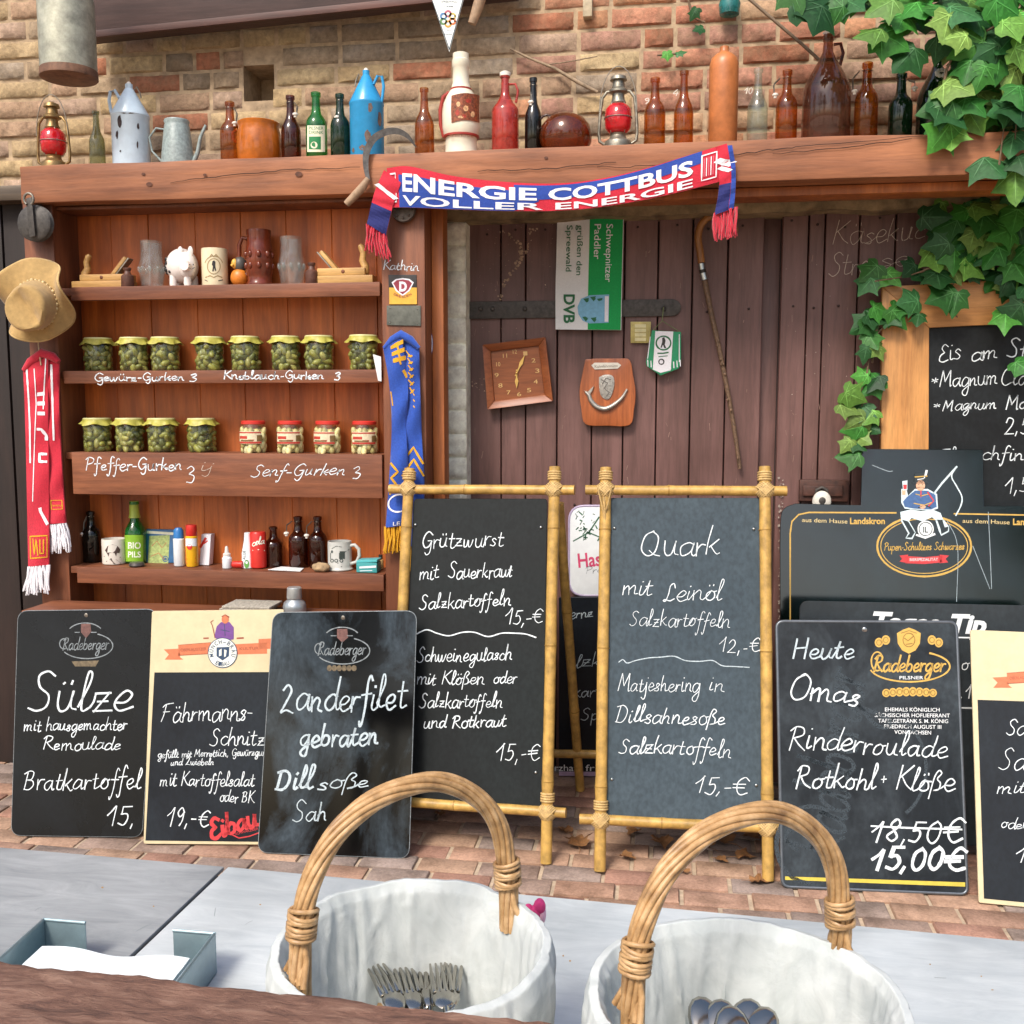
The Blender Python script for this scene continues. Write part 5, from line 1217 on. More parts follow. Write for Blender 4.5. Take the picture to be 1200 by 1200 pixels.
def fringe(pts0, length, mat, name, parent, Y, n, drop=(0, 1), r=1.7, seed=1, spread=.12, wav=1.5):
    rb = random.Random(seed); m = Mesh(); (xa, ya), (xb, yb) = pts0
    for i in range(n):
        t = (i+.5)/n; x, y = xa+(xb-xa)*t, ya+(yb-ya)*t; L = length*rb.uniform(.85, 1.08); q = []
        ph = rb.uniform(0, 6); yy = Y+rb.uniform(-.006, .006)
        for k in range(5):
            f = k/4; q.append(at(x+drop[0]*L*f+(t-.5)*2*spread*L*f+wav*math.sin(ph+f*4), y+drop[1]*L*f, yy))
        m.tube(q, [r*mpp(q[0])*g for g in (1, 1.15, 1.1, 1, .7)], 6)
    m.build(name, mat, parent, smooth=60)
# hanging ends of the beam scarf
Wl = Warp([(450, 199), (440, 222), (435, 240), (430, 262)], [(470, 214), (462, 236), (458, 250), (452, 276)], SCY-.006, .004)
m = Mesh(); m.sheet(lambda u, v_: Wl.P(u, v_), 20, 6, (0, .004, 0)); m.build('hanging_end', M_knr, scf, smooth=60)
D = Decal(WarpSurf(Wl), [M_knw, M_navy]); D.stroke([(250, 15), (270, 85)], 60); D.mat(1).grid(lambda u, v_: D.s.pt(620+380*u, 100*v_, 1), 8, 5); D.done('end_stripes', scf)
fringe([(430, 262), (452, 276)], 30, M_knr, 'fringe', scf, SCY-.004, 30, (.06, 1), 1.0, 2, .15)
Wr = Warp([(838, 172), (843, 200), (842, 225), (837, 252)], [(858, 170), (862, 196), (862, 220), (860, 244)], SCY-.006, .004)
m = Mesh(); m.sheet(lambda u, v_: Wr.P(u, v_), 20, 6, (0, .004, 0)); m.build('hanging_end', M_knr, scf, smooth=60)
D = Decal(WarpSurf(Wr), [M_knw, M_navy, M_knb]); D.stroke([(200, 10), (260, 70)], 70); D.stroke([(300, 10), (360, 60)], 40); D.mat(1).grid(lambda u, v_: D.s.pt(560+440*u, 70*v_, 1), 8, 5); D.mat(2).grid(lambda u, v_: D.s.pt(0+1000*u, 72+28*v_, 1), 12, 3); D.done('end_stripes', scf)
fringe([(837, 250), (863, 242)], 33, M_knr, 'fringe', scf, SCY-.004, 32, (.0, 1), 1.0, 3, .05)

def hanging_scarf(Wp, mat, th=.006):
    m = Mesh(); m.sheet(lambda u, v_: Wp.P(u, v_), 70, 9, (0, th, 0)); return m
# left: red scarf with white stripes, two folded halves
PY = FY-.03
rs = thing('football_scarf', 'red football scarf with white stripes and white fringes hanging below the hat', 'scarf', at(52, 425, PY))
Wa = Warp([(27, 432), (29, 480), (31, 560), (33, 664)], [(56, 418), (56, 480), (57, 560), (57, 662)], PY-.012, .006)
Wb = Warp([(46, 422), (50, 480), (53, 560), (56, 614)], [(69, 420), (69, 480), (73, 560), (77, 613)], PY, .006)
for Wp, nm in ((Wa, 'front_half'), (Wb, 'rear_half')):
    hanging_scarf(Wp, M_knr).build(nm, M_knr, rs, smooth=60)
m = Mesh(); m.tube([at(x, y, PY-.008) for x, y in ((28, 434), (36, 424), (50, 414), (62, 418), (69, 424))], [.008, .014, .016, .014, .008], 10); m.build('loop_fold', M_knr, rs, smooth=60)
D = Decal(WarpSurf(Wa), [M_knw, M_kny]); D.stroke([(20, 14), (420, 20), (600, 18)], 7); D.stroke([(0, 92), (330, 80), (640, 60)][:2], 5); D.stroke([(40, 44), (300, 50), (760, 26)], 4)
for t, w_ in ((225, 24), (285, 24), (345, 20)): D.grid(lambda u, v_: D.s.pt(t+w_*u, 55+32*v_, 1), 4, 4)
D.stroke([(440, 55), (440, 70), (470, 92), (490, 92)], 14); D.stroke([(560, 90), (560, 60), (595, 60), (595, 90)], 12); D.stroke([(790, 60), (800, 62), (845, 92)], 14)
D.mat(1).stroke([(890, 12), (890, 92), (970, 92), (970, 12), (890, 12)], 5); D.stroke([(900, 25), (960, 30), (900, 40), (960, 48)], 6); D.stroke([(905, 58), (955, 58), (955, 75), (905, 75)], 6)
D.done('woven_letters', rs)
D = Decal(WarpSurf(Wb), [M_knw, M_kny]); D.stroke([(40, 60), (280, 62), (480, 60)], 12); D.mat(1).stroke([(820, 25), (820, 88), (890, 88), (890, 25), (820, 25)], 5); D.text('union', 868, 84, 868, 30, 20)
D.done('woven_letters', rs)
fringe([(33, 664), (57, 662)], 32, M_knw, 'fringe', rs, PY-.012, 34, (-.05, 1), 1.2, 4, .12); fringe([(58, 615), (77, 613)], 32, M_knw, 'fringe', rs, PY, 28, (.12, 1), 1.2, 5, .1)
m = Mesh(); m.tube([at(44, 392, PY-.012), at(45, 405, PY-.015), at(48, 428, PY-.02)], .0022, 6); m.build('hanging_cord', plain('pale_cord', '#c9b090', .8), rs)
# right post: blue and yellow scarf
bs = thing('football_scarf', 'royal blue and gold football scarf hanging on the post right of the shelf', 'scarf', at(470, 395, FY-.03))
Y2 = FY-.028
Wc = Warp([(449, 408), (456, 450), (459, 500), (456, 560), (452, 618)], [(470, 392), (478, 450), (476, 500), (478, 560), (474, 616)], Y2-.012, .008)
Wd = Warp([(468, 392), (474, 450), (474, 510), (474, 570), (474, 640)], [(491, 408), (492, 450), (494, 510), (497, 570), (494, 640)], Y2, .008)
for Wp, nm in ((Wc, 'front_half'), (Wd, 'rear_half')): hanging_scarf(Wp, M_knb2).build(nm, M_knb2, bs, smooth=60)
m = Mesh(); m.tube([at(x, y, Y2-.008) for x, y in ((450, 408), (460, 398), (470, 392), (481, 398), (491, 408))], [.006, .012, .014, .012, .006], 10); m.build('loop_fold', M_knb2, bs, smooth=60)
D = Decal(WarpSurf(Wc), [M_kny, M_knw]); 
for t in (30, 70, 110): D.stroke([(t, 45), (t+6, 98)], 22); D.stroke([(t, 70), (t+30, 75)], 10)
D.stroke([(180, 85), (210, 98)], 16)
D.stroke([(300, 5), (380, 10)], 8); D.stroke([(680, 5), (720, 45), (750, 10), (790, 45), (830, 10)], 12); D.stroke([(740, 70), (700, 98)], 10)
D.mat(1).ring(880, 60, 45, 55, 8, n=30); D.done('woven_crest', bs); D = Decal(WarpSurf(Wc), [M_knw]); D.k = 1
v, f = font_mesh('LE', .01)
D.add([D.s.pt(975-(y/.729)*-0+(1-y/.729)*20, 35+(x)/1.2*50, 2) for x, y in v], f)
D.done('woven_letters', bs)
D = Decal(WarpSurf(Wd), [M_kny]);
for t in (70, 110, 150, 190, 230, 270): D.stroke([(t, 30+rnd.uniform(-4, 4)), (t+22, 52)], 9); D.stroke([(t+10, 60), (t+26, 38)], 8)
for t in (300, 330, 360): D.stroke([(t, 55), (t+8, 62)], 6)
D.stroke([(620, 0), (560, 50), (640, 98)], 12); D.stroke([(680, 0), (620, 50), (700, 98)], 12); D.done('woven_letters', bs)
fringe([(452, 617), (474, 616)], 31, M_kny, 'fringe', bs, Y2-.012, 32, (-.04, 1), 1.1, 6, .06); fringe([(474, 640), (493, 640)], 30, M_kny, 'fringe', bs, Y2, 26, (0, 1), 1.1, 7, .05)
# sun hat
ht = thing('sun_hat', 'tan felt bush hat with a bead band hanging at the left end of the shelf', 'hat', at(40, 350, FY-.09))
hc = at(43, 352, FY-.075); s = mpp(hc); M_hat = plain('tan_felt', '#a98a56', .9, .12, 60, bmp=.25, sheen=.2)
cr = at(35, 362, FY-.15)
def hat_pt(a, q):        # q 0 = brim edge .. 1 = crown top; the hat hangs with its crown to the viewer
    ca, sa = math.cos(a), math.sin(a)
    if q < .45:
        t = q/.45; ex, ez = 45*s, 48*s; ix, iz = 26*s, 27*s
        x = (ex+(ix-ex)*t)*ca; z = (ez+(iz-ez)*t)*sa; y = -.008-.035*math.sin(a*3+.6)*(1-t)**1.3-.018*math.sin(a*5)*(1-t)+(.0 if t < 1 else 0)
        c = hc+(cr-hc)*t*.45
        return Vector((c.x+x, hc.y+y-.012*t, c.z+z))
    t = (q-.45)/.55; sh = 1-.12*t if t < .6 else (1-.07)*math.sqrt(max(0, 1-((t-.6)/.4)**2))
    x = 26*s*ca*sh; z = 27*s*sa*sh; y = -.02-.085*min(1, t/.75)
    c = hc+(cr-hc)*(.45+.55*min(1, t/.7)); dent = .03*math.exp(-((x*.8+z*.6)/(10*s))**2)*max(0, (t-.5)*2)
    return Vector((c.x+x, hc.y+y+dent, c.z+z))
m = Mesh(); m.grid(lambda u, v_: hat_pt(2*math.pi*u, v_), 72, 30); o = m.build('hat_felt', M_hat, ht, smooth=70)
sol = o.modifiers.new('felt', 'SOLIDIFY'); sol.thickness = .004; sol.offset = 1
m = Mesh(); m.tube([hat_pt(2*math.pi*i/60, .0)+Vector((0, -.001, 0)) for i in range(60)], .0035, 6, closed=True); m.build('brim_edge', plain('tan_piping', '#c0a26c', .8, .1, 80), ht, smooth=60)
m = Mesh(); n = 34
for i in range(n):
    a = 2*math.pi*i/n; m.ball(hat_pt(a, .47)+Vector((1.2*s*math.cos(a), -.004, 1.2*s*math.sin(a))), .0042 if i % 3 else .006, 8, 6)
m.build('bead_band', plain('bone_beads', '#cdb684', .4, .35, 200, bmp=0), ht, smooth=60)

# card, slate plaque, sticker, paper corner on the right post
def flatthing(name, label, cat, quad, Y, th, mat, bev=.001):
    r = thing(name, label, cat, at(*quad[3], Y)); m = Mesh(); m.prism([at(x, y, Y) for x, y in quad], (0, th, 0)); m.build(name+'_panel', mat, r, bevel=bev); return r
S = wallplane(FY-.0065)
cd_ = flatthing('picture_card', 'small dark and yellow picture card with a round D emblem on the post', 'card', [(455, 322), (488, 322), (489, 357), (456, 357)], FY-.007, .002, plain('card_black', '#1e1816', .4, .05))
D = Decal(wallplane(FY-.0073), [plain('card_yellow', '#dca83c', .5, bmp=0), plain('emblem_maroon', '#8a2a3a', .5, bmp=0), M_knw])
D.poly2([(456, 337), (488.5, 337), (488.7, 356.5), (456.3, 356.5)]); D.mat(2).lay(2).poly2([(459, 331), (464, 327), (472, 326), (480, 327), (485, 331), (480, 341), (472, 347), (464, 341)]); D.mat(1).lay(3).poly2([(461, 332), (465, 328.5), (472, 327.5), (479, 328.5), (483, 332), (478.5, 340), (472, 345), (465.5, 340)])
D.mat(2).lay(4).text('D', 468, 341, 477, 341, 11, .05); D.mat(1).lay(4).arc_text('DRESDEN', 472, 332, 17, 230, 310, 3, 0, True); D.done('emblem', cd_)
pq = flatthing('slate_plaque', 'blank grey slate plaque screwed under the picture card', 'plaque', [(453, 358), (493, 358), (493, 382), (453, 381)], FY-.009, .004, plain('grey_slate', '#5d5f56', .7, .2, 60, bmp=.3), .0015)
m = Mesh()
for x, y in ((457, 361), (489, 362), (457, 378), (489, 379)): m.ball(at(x, y, FY-.009), .002, 8, 6)
m.build('screw', M_wire, pq)
stk = thing('oval_sticker', 'small oval blue and white sticker on the post beside the blue scarf', 'sticker', at(502, 403, -.225))
S = wallplane(-.2215); D = Decal(S, [plain('sticker_blue', '#3f4f9a', .4, .2, 200, bmp=0), M_knw]); D.disc(502.5, 403, 5, 16); D.mat(1).lay(2).ring(502.5, 403, 4, 14.5, .9); D.hand('e', 499, 400, 506, 399, 4, 1); D.hand('m', 499, 410, 506, 409, 3, 1); D.done('sticker_print', stk)
m = Mesh(); q = [at(x, y, FY-.016) for x, y in ((437, 415), (446.5, 418), (447, 447), (443, 446))]; m.prism(q, (0, .0015, 0)); tag(m.build('torn_paper', plain('white_paper', '#dcdcdc'), None, loc=q[0]), 'torn white paper corner at the right end of the second shelf', 'paper')

# ================================================================== things on the plank door
DF = DY-.006
tw = thing('towel', 'white and green printed towel hanging on the door', 'towel', at(690, 320, DF-.02))
TWY = DF-.022
Wt = Warp([(653, 256), (652, 300), (651, 340), (651, 386)], [(731, 255), (730, 300), (729, 340), (728, 387)], TWY, .003)
m = Mesh(); m.sheet(lambda u, v_: Wt.P(u, v_), 30, 14, (0, .004, 0)); m.build('towel_cloth', plain('white_cotton', '#d9dad8', .85, .04, 200, bmp=.2), tw, smooth=60)
M_tg = plain('towel_green', '#109a4c', .8, .08, 200, bmp=.1); M_tdg = plain('print_dark_green', '#2c6a44', .8, .08, 100, bmp=0)
D = Decal(WarpSurf(Wt), [M_tg, M_knw, M_tdg, plain('sky_blue_print', '#7ab0cc', .8, .1, 100, bmp=0), plain('red_print', '#a04048', .8, bmp=0)])
D.grid(lambda u, v_: D.s.pt(2+996*u, 49+50*v_, 1), 24, 8)
class WS2:
    def pt(s, px, py, k=0): return Wt.P((py-255)/132, (px-652)/78, k)
D.s = WS2(); D.lay(2).mat(1); D.text('Schwepnitzer', 710, 262, 710, 333, 8, .005); D.text('Paddler', 696, 262, 696, 303, 8, .005)
D.mat(2); D.text('grüßen den', 676, 263, 676, 324, 7, .005); D.text('Spreewald', 663.5, 263, 663.5, 319, 7, .005); D.text('DVB', 662, 348, 662, 380, 13, .03)
D.mat(3).lay(2).poly2([(692, 349), (715, 348), (715, 379), (692, 380), (684, 377), (679, 370), (678, 362), (682, 353)]); D.mat(2).lay(3)
for x, y in ((688, 355), (696, 353), (687, 375), (697, 376), (704, 355)):
    for q in range(3): D.poly2([(x-3.5+q*1.2, y-2+q*0), (x+3.5, y-3+q*2), (x+1+q, y+3-q)])
D.mat(4).disc(700, 364, 5, 3, 12); D.disc(686, 365, 2, 2.4, 10); D.mat(1).rect(710, 350, 714.5, 378); D.done('towel_print', tw)
# clock
ck_ = thing('wall_clock', 'square wooden wall clock with gold hands hanging askew on the door', 'clock', at(606, 437, DF-.02))
q = [(565, 404), (639, 395), (648, 470), (571, 480)]; KY = DF-.035
qc = Vector((605.5, 437.5))
inn = [(qc.x+(x-qc.x)*.76, qc.y+(y-qc.y)*.76) for x, y in q]
M_ckf = wood('clock_frame_wood', '#a5623a', '#84472a', 'x', .4, 1.4, .2); M_ckd = wood('clock_dial_wood', '#9c5a30', '#8a4d28', 'x', .45, 1.2, .15)
for i in range(4):
    a, b2, c2, d2 = q[i], q[(i+1) % 4], inn[(i+1) % 4], inn[i]; m = Mesh()
    A = [at(*p_, KY) for p_ in (a, b2)]; B = [at(*p_, KY+.012) for p_ in (c2, d2)]
    m.prism(A+B, (0, .018, 0)); m.build('frame_bar', M_ckf, ck_, bevel=.003)
m = Mesh(); m.prism([at(*p_, KY+.02) for p_ in inn], (0, .006, 0)); m.build('dial', M_ckd, ck_)
D = Decal(wallplane(KY+.0195), [plain('gold_paint', '#d8b070', .4, bmp=0)])
for i in range(12):
    a = R(90-30*(i+1))+R(6); D.text(str(i+1), 606+24*math.cos(a)-2.4, 437-25*math.sin(a)+2.5, 606+24*math.cos(a)+2.4, 437-25*math.sin(a)+2.2, 5)
D.done('dial_numbers', ck_)
D = Decal(wallplane(KY+.016), [plain('gold_hands', '#e4bc6c', .3, metal=.6, bmp=0)])
for tip, nm in (((615, 416), 'minute'), ((605.5, 455), 'hour')):
    dx, dy = tip[0]-605.5, tip[1]-437; L = math.hypot(dx, dy); ux, uy = dx/L, dy/L
    pts = [(605.5-ux*4+uy*.7, 437-uy*4-ux*.7), (605.5+uy*.8+ux*L*.3, 437-ux*.8+uy*L*.3), (605.5+uy*2.1+ux*L*.55, 437-ux*2.1+uy*L*.55), tip, (605.5-uy*2.1+ux*L*.55, 437+ux*2.1+uy*L*.55), (605.5-uy*.8+ux*L*.3, 437+ux*.8+uy*L*.3), (605.5-ux*4-uy*.7, 437-uy*4+ux*.7)]
    m = Mesh(); m.prism([D.s.pt(*p_) for p_ in pts], (0, -.0015, 0)); m.build('clock_hand', D.mats[0], ck_)
m = Mesh(); m.ball(D.s.pt(605.5, 437)+Vector((0, -.002, 0)), .004, 10, 6); m.build('hand_hub', D.mats[0], ck_, smooth=60)
# carved plaque with a pewter dolphin
pl_ = thing('wooden_plaque', 'barrel shaped wooden plaque with a pewter fish and name plate', 'plaque', at(712, 460, DF-.02))
PYq = DF-.026
out = crom([(686, 421), (700, 420), (712, 420), (726, 420), (738, 422), (742, 440), (745, 460), (743, 480), (738, 498), (712, 499), (686, 497), (681, 478), (679, 459), (682, 440), (686, 421)], 4)
m = Mesh(); m.prism([at(p_.x, p_.y, PYq) for p_ in out[:-1]], (0, .016, 0)); m.build('plaque_board', wood('plaque_wood', '#b8693a', '#8f4a24', 'z', .35, 1.6, .15), pl_, bevel=.003)
M_pew = plain('pewter', '#b2ada4', .35, .15, 60, metal=.7, bmp=.2)
m = Mesh(); m.prism([at(x, y, PYq-.0015) for x, y in ((693, 428), (697, 425), (724, 425), (728, 428), (724, 432), (697, 433))], (0, -.002, 0)); np_ = m.build('name_plate', plain('pale_name_plate', '#d8d2c4', .4), pl_)
D = Decal(wallplane(PYq-.0037), [M_wire]); D.text('Kahnfährmann', 697, 431, 724, 430, 3.2); D.done('engraving', np_)
m = Mesh(); o2 = crom([(702, 442), (709, 439), (717, 440), (720, 446), (719, 456), (715, 466), (710, 468), (704, 463), (702, 452), (702, 442)], 4)
m.prism([at(p_.x, p_.y, PYq-.0012) for p_ in o2[:-1]], (0, -.003, 0)); cr_ = m.build('crest', plain('crest_pewter', '#a8a49c', .4, .3, 130, metal=.5, bmp=.5), pl_, bevel=.001)
D = Decal(wallplane(PYq-.0048), [plain('dark_relief', '#5f5a54', .5, bmp=0)]); D.stroke([(705, 445), (712, 449), (708, 455), (714, 460), (711, 464)], 1.2); D.stroke([(706, 450), (710, 443), (716, 445)], 1); D.done('relief_lines', cr_)
fish = crom([(686, 459), (690, 463), (693, 470), (700, 477), (710, 479), (720, 474), (729, 466), (735, 456)], 5); m = Mesh(); nn = len(fish)
m.tube([at(p_.x, p_.y, PYq-.005) for p_ in fish], [.0085*math.sin(math.pi*(.12+.80*(i/(nn-1))))**.7 for i in range(nn)], 10)
m.prism([at(x, y, PYq-.003) for x, y in ((684, 457), (688, 460), (696, 452), (694, 458), (690, 464))], (0, -.004, 0)); m.build('fish', M_pew, pl_, smooth=50)
# yellowish tin plate, club pennant, cane
tp = flatthing('tin_plate', 'small pale yellow tin plate with blank slots beside the club pennant', 'plate', [(739, 377), (763, 377), (762, 402), (739, 402)], DF-.012, .003, plain('pale_brass', '#b4a460', .4, .2, 60, metal=.2), .001)
D = Decal(wallplane(DF-.0125), [plain('ivory_slot', '#d8cf9c', .5, bmp=0)])
for q2 in range(4): D.rect(744, 380+q2*5.2, 757, 384+q2*5.2)
D.done('slots', tp)
cp = thing('club_pennant', 'small green and white club pennant with a bear crest hanging on the hinge', 'pennant', at(777, 400, DF-.03))
CY = DF-.03; m = Mesh(); outl = [(764, 387), (798, 389), (798, 425), (795, 432), (774, 440), (758, 429), (757, 424), (761, 404)]
m.prism([at(x, y, CY) for x, y in outl], (0, .003, 0)); m.build('pennant_cloth', plain('pennant_green', '#1f8a5c', .6, .08, 120, bmp=.1), cp, bevel=.0008)
D = Decal(wallplane(CY-.0004), [M_knw, M_black, M_tdg]); D.poly2([(768, 388), (789, 388.5), (786, 434), (774, 437), (765, 433)]); D.mat(2).lay(2).ring(777.5, 402, 8.5, 8, 1.8); D.mat(1).lay(3).poly2([(776, 396), (778.5, 395), (780, 399), (779, 404), (781, 408), (778.5, 408), (777, 404), (775, 408), (774, 407), (776, 401)])
D.mat(2).stroke([(771, 414), (777, 414), (783, 413)], 1.6); D.stroke([(772, 418), (782, 417)], 1); D.mat(1).ring(775, 424, 3, 3, 1.4, n=14); D.mat(0)
for i in range(11): x = 758+i*3.8; y = 427+.35*(i if i < 5 else 10-i)*3.0; D.stroke([(x+1, y-5), (x+1.4, y+2)], 1.1)
D.stroke([(762, 395), (759, 420)], 1); D.stroke([(796, 392), (796, 424)], 1); D.done('pennant_print', cp)
m = Mesh(); m.tube([at(765, 387, CY), at(776, 376, CY), at(797, 389, CY)], .0014, 6); m.tube([at(776, 376, CY), at(777.5, 360, CY)], .0014, 6); m.build('cord', plain('green_cord', '#6f7a50', .8), cp)
cn_ = thing('walking_cane', 'walking cane with a bent wooden handle hooked on the door', 'cane', at(850, 400, DF-.03))
YC = DF-.03; m = Mesh(); m.tube([at(p_.x, p_.y, YC) for p_ in crom([(862, 272), (857, 260), (846, 253), (832, 254), (822, 263), (818, 277), (820, 292), (822, 308)], 5)], [.008]+[.0115]*34+[.011], 12); m.build('bent_handle', wood('cane_handle_wood', '#a9743c', '#8a5a2c', 'z', .4, 1.4, .1), cn_, smooth=60)
m = Mesh(); m.tube([at(822, 309, YC), at(823, 316, YC)], .0105, 14); m.tube([at(824, 320, YC), at(826, 328, YC)], .0115, 14); m.build('metal_collar', M_steel, cn_, smooth=40)
m = Mesh(); m.tube([at(822.9, 315, YC), at(824, 320.5, YC)], .0102, 14); m.build('black_collar', M_black, cn_, smooth=40)
pth = crom([(826, 329), (833, 365), (842, 405), (851, 450), (860, 500), (867, 549)], 8); rb = random.Random(4); m = Mesh()
m.tube([at(p_.x, p_.y, YC+.012*(i/len(pth))) for i, p_ in enumerate(pth)], [(.0092-.003*i/len(pth))*(1+.12*noise.noise(Vector((i*.9, 2, 5)))) for i in range(len(pth))], 10)
for i in range(14):
    k = rb.randrange(4, len(pth)-2); p_ = at(pth[k].x+rb.uniform(-2.2, 2.2), pth[k].y, YC-.004); m.ball(p_, (.0035, .003, .005), 8, 6)
m.build('shaft', plain('knotty_brown_stick', '#6e5540', .6, .35, 120, bmp=.5), cn_, smooth=50)
# ================================================================== menu boards
S_black = slate('black_board', '#07090c', '#2c343a', .30, .28, (2.2, 2.2, 2.2), .3)
S_gloss = slate('glossy_black_board', '#040507', '#3e4a53', .85, .12, (5, 5, 2.6), .4, .44, .62)
S_navy = slate('dark_blue_black_board', '#10161d', '#36424b', .30, .5, (2.5, 2.5, 2.5), .3)
S_a1 = slate('matt_slate_board', '#141819', '#343c3c', .35, .6, (2, 2, 2), .25)
S_a2 = slate('dusty_sky_sheen_board', '#35424a', '#56636b', .5, .6, (2, 2, 2), .3)  # sky reflection painted in as a paler base, with chalk dust over it
S_heute = slate('scuffed_slate_board', '#161c21', '#505b62', .6, .5, (6, 6, 3.5), .3)
S_green = slate('green_black_gloss_board', '#06100d', '#1f3038', .5, .11, (3.0, 3.0, 2.6), .8)
M_cream = plain('cream_board_print', '#cbbd98', .5, .06, 25, bmp=0)
M_rim = plain('grey_board_rim', '#6a7076', .35, .1, 60, metal=.6, bmp=0); M_rimd = plain('dark_board_rim', '#23262a', .35, .1, 60, bmp=0)
M_gold = plain('gold_print', '#c9a24e', .45, .1, 80, bmp=0); M_red = plain('red_print2', '#c8383c', .5, .1, 80, bmp=0); M_wpr = plain('white_print2', '#e2e6e6', .55, bmp=0)
M_grpr = plain('faded_grey_print', '#7f878a', .6, .3, 120, bmp=0); M_fcrest = plain('faded_red_print', '#6a4640', .6, .3, 120, bmp=0); M_fgold = plain('faded_gold_print', '#6a5c44', .6, .4, 120, bmp=0)
M_orange = plain('orange_ribbon_print', '#c66f48', .5, .1, 80, bmp=0); M_dorange = plain('dark_orange_print', '#8f4630', .5, .1, 80, bmp=0)
M_ch1 = chalk('chalk_marker', '#dfe7ea', .6); M_ch2 = chalk('chalk_soft', '#bccad0', .8); M_ch3 = chalk('chalk_pale', '#aab8be', .8)

def board(name, label, corners, Yt, mat, rad=0, th=.008, rim=None, rim_w=2.2, zb=.004, Yb=None, cat='menu board', group=None, outline=None):
    tl, tr, br, bl = corners
    if Yb is None: pl_, pr = atz(*bl, zb), atz(*br, zb)
    else: pl_, pr = at(*bl, Yb), at(*br, Yb)
    top = at((tl[0]+tr[0])/2, (tl[1]+tr[1])/2, Yt)
    S = Plane(pl_, (pr-pl_).cross(top-pl_))
    root = thing(name, label, cat, (pl_+pr)/2, group)
    ol = outline or rounded(tl, tr, br, bl, rad)
    m = Mesh(); pts = [S.pt(*p) for p in ol]; m.prism(pts, -S.n*th); m.build('board_panel', mat, root, bevel=.0012, seg=1)
    if rim:
        m = Mesh(); m.tube([p-S.n*th*.4 for p in pts], rim_w/2*mpp(pts[0]), 8, closed=True); m.build('board_rim', rim, root, smooth=60)
    return root, S
def lines(S, root, rows, mat, w=2.0, name='chalk_line', k=3):
    for r in rows:
        txt, x0, y0, x1, y1, xh = r[:6]; ww = r[6] if len(r) > 6 else w
        D = Decal(S, [r[7] if len(r) > 7 else mat]); D.lay(k)
        D.hand(txt, x0, y0, x1, y1, xh*.9, ww*.92, slant=r[8] if len(r) > 8 else .15); D.done(name, root)
def rd_logo(D, x0, x1, base, xh, w, mi):
    D.mat(mi).hand('Radeberger', x0, base, x1, base-1, xh, w, slant=.25, jit=.01)
    cx, cy = (x0+x1)/2+2, base-xh*.7; rx, ry = (x1-x0)*.56, xh*2.0
    D.ring(cx, cy, rx, ry, w*.8, -150, 65)
    D.ring(x0+2, base-xh*1.0, 5, xh*.8, w*.7, 60, 290, 16)

# 1 - black board, far left
r1, S1 = board('menu_board', 'glossy black menu board with Sülze in white chalk, at the far left', [(21, 716), (183, 714), (166, 981), (13, 979)], -.535, S_black, 12, .007, M_grpr, 1.4)
D = Decal(S1, [M_grpr, M_fcrest, M_fgold]); rd_logo(D, 73, 127, 762, 7.5, 1.5, 0); D.ring(100, 745, 22, 15, 1.1, 35, 145, 20); D.stroke([(88, 741), (93, 741)], 1); D.stroke([(107, 741), (113, 741)], 1)
D.mat(1).poly2([(95, 731), (106, 731), (107, 740), (101, 748), (95, 741)]); D.mat(2).poly2([(84, 775), (116, 774), (112, 781), (88, 781)]); D.done('brewery_logo', r1)
lines(S1, r1, [('Sülze', 31, 836, 155, 834, 25, 3.4), ('mit hausgemachter', 28, 857, 149, 855, 8.2, 1.7), ('Remoulade', 50, 879, 142, 878, 8.2, 1.8), ('Bratkartoffel', 27, 926, 165, 923, 13, 1.9), ('15,', 124, 968, 160, 967, 13.5, 2.4)], M_ch1)
m = Mesh(); m.lathe([(.004, -.001), (.0065, 0), (.004, .0015)], (0, 0, 0), 14); c = S1.pt(101, 721, 2); m.v = [c+Vector((v.x, -v.z, v.y)) for v in m.v]; m.build('eyelet', M_wire, r1, smooth=60)

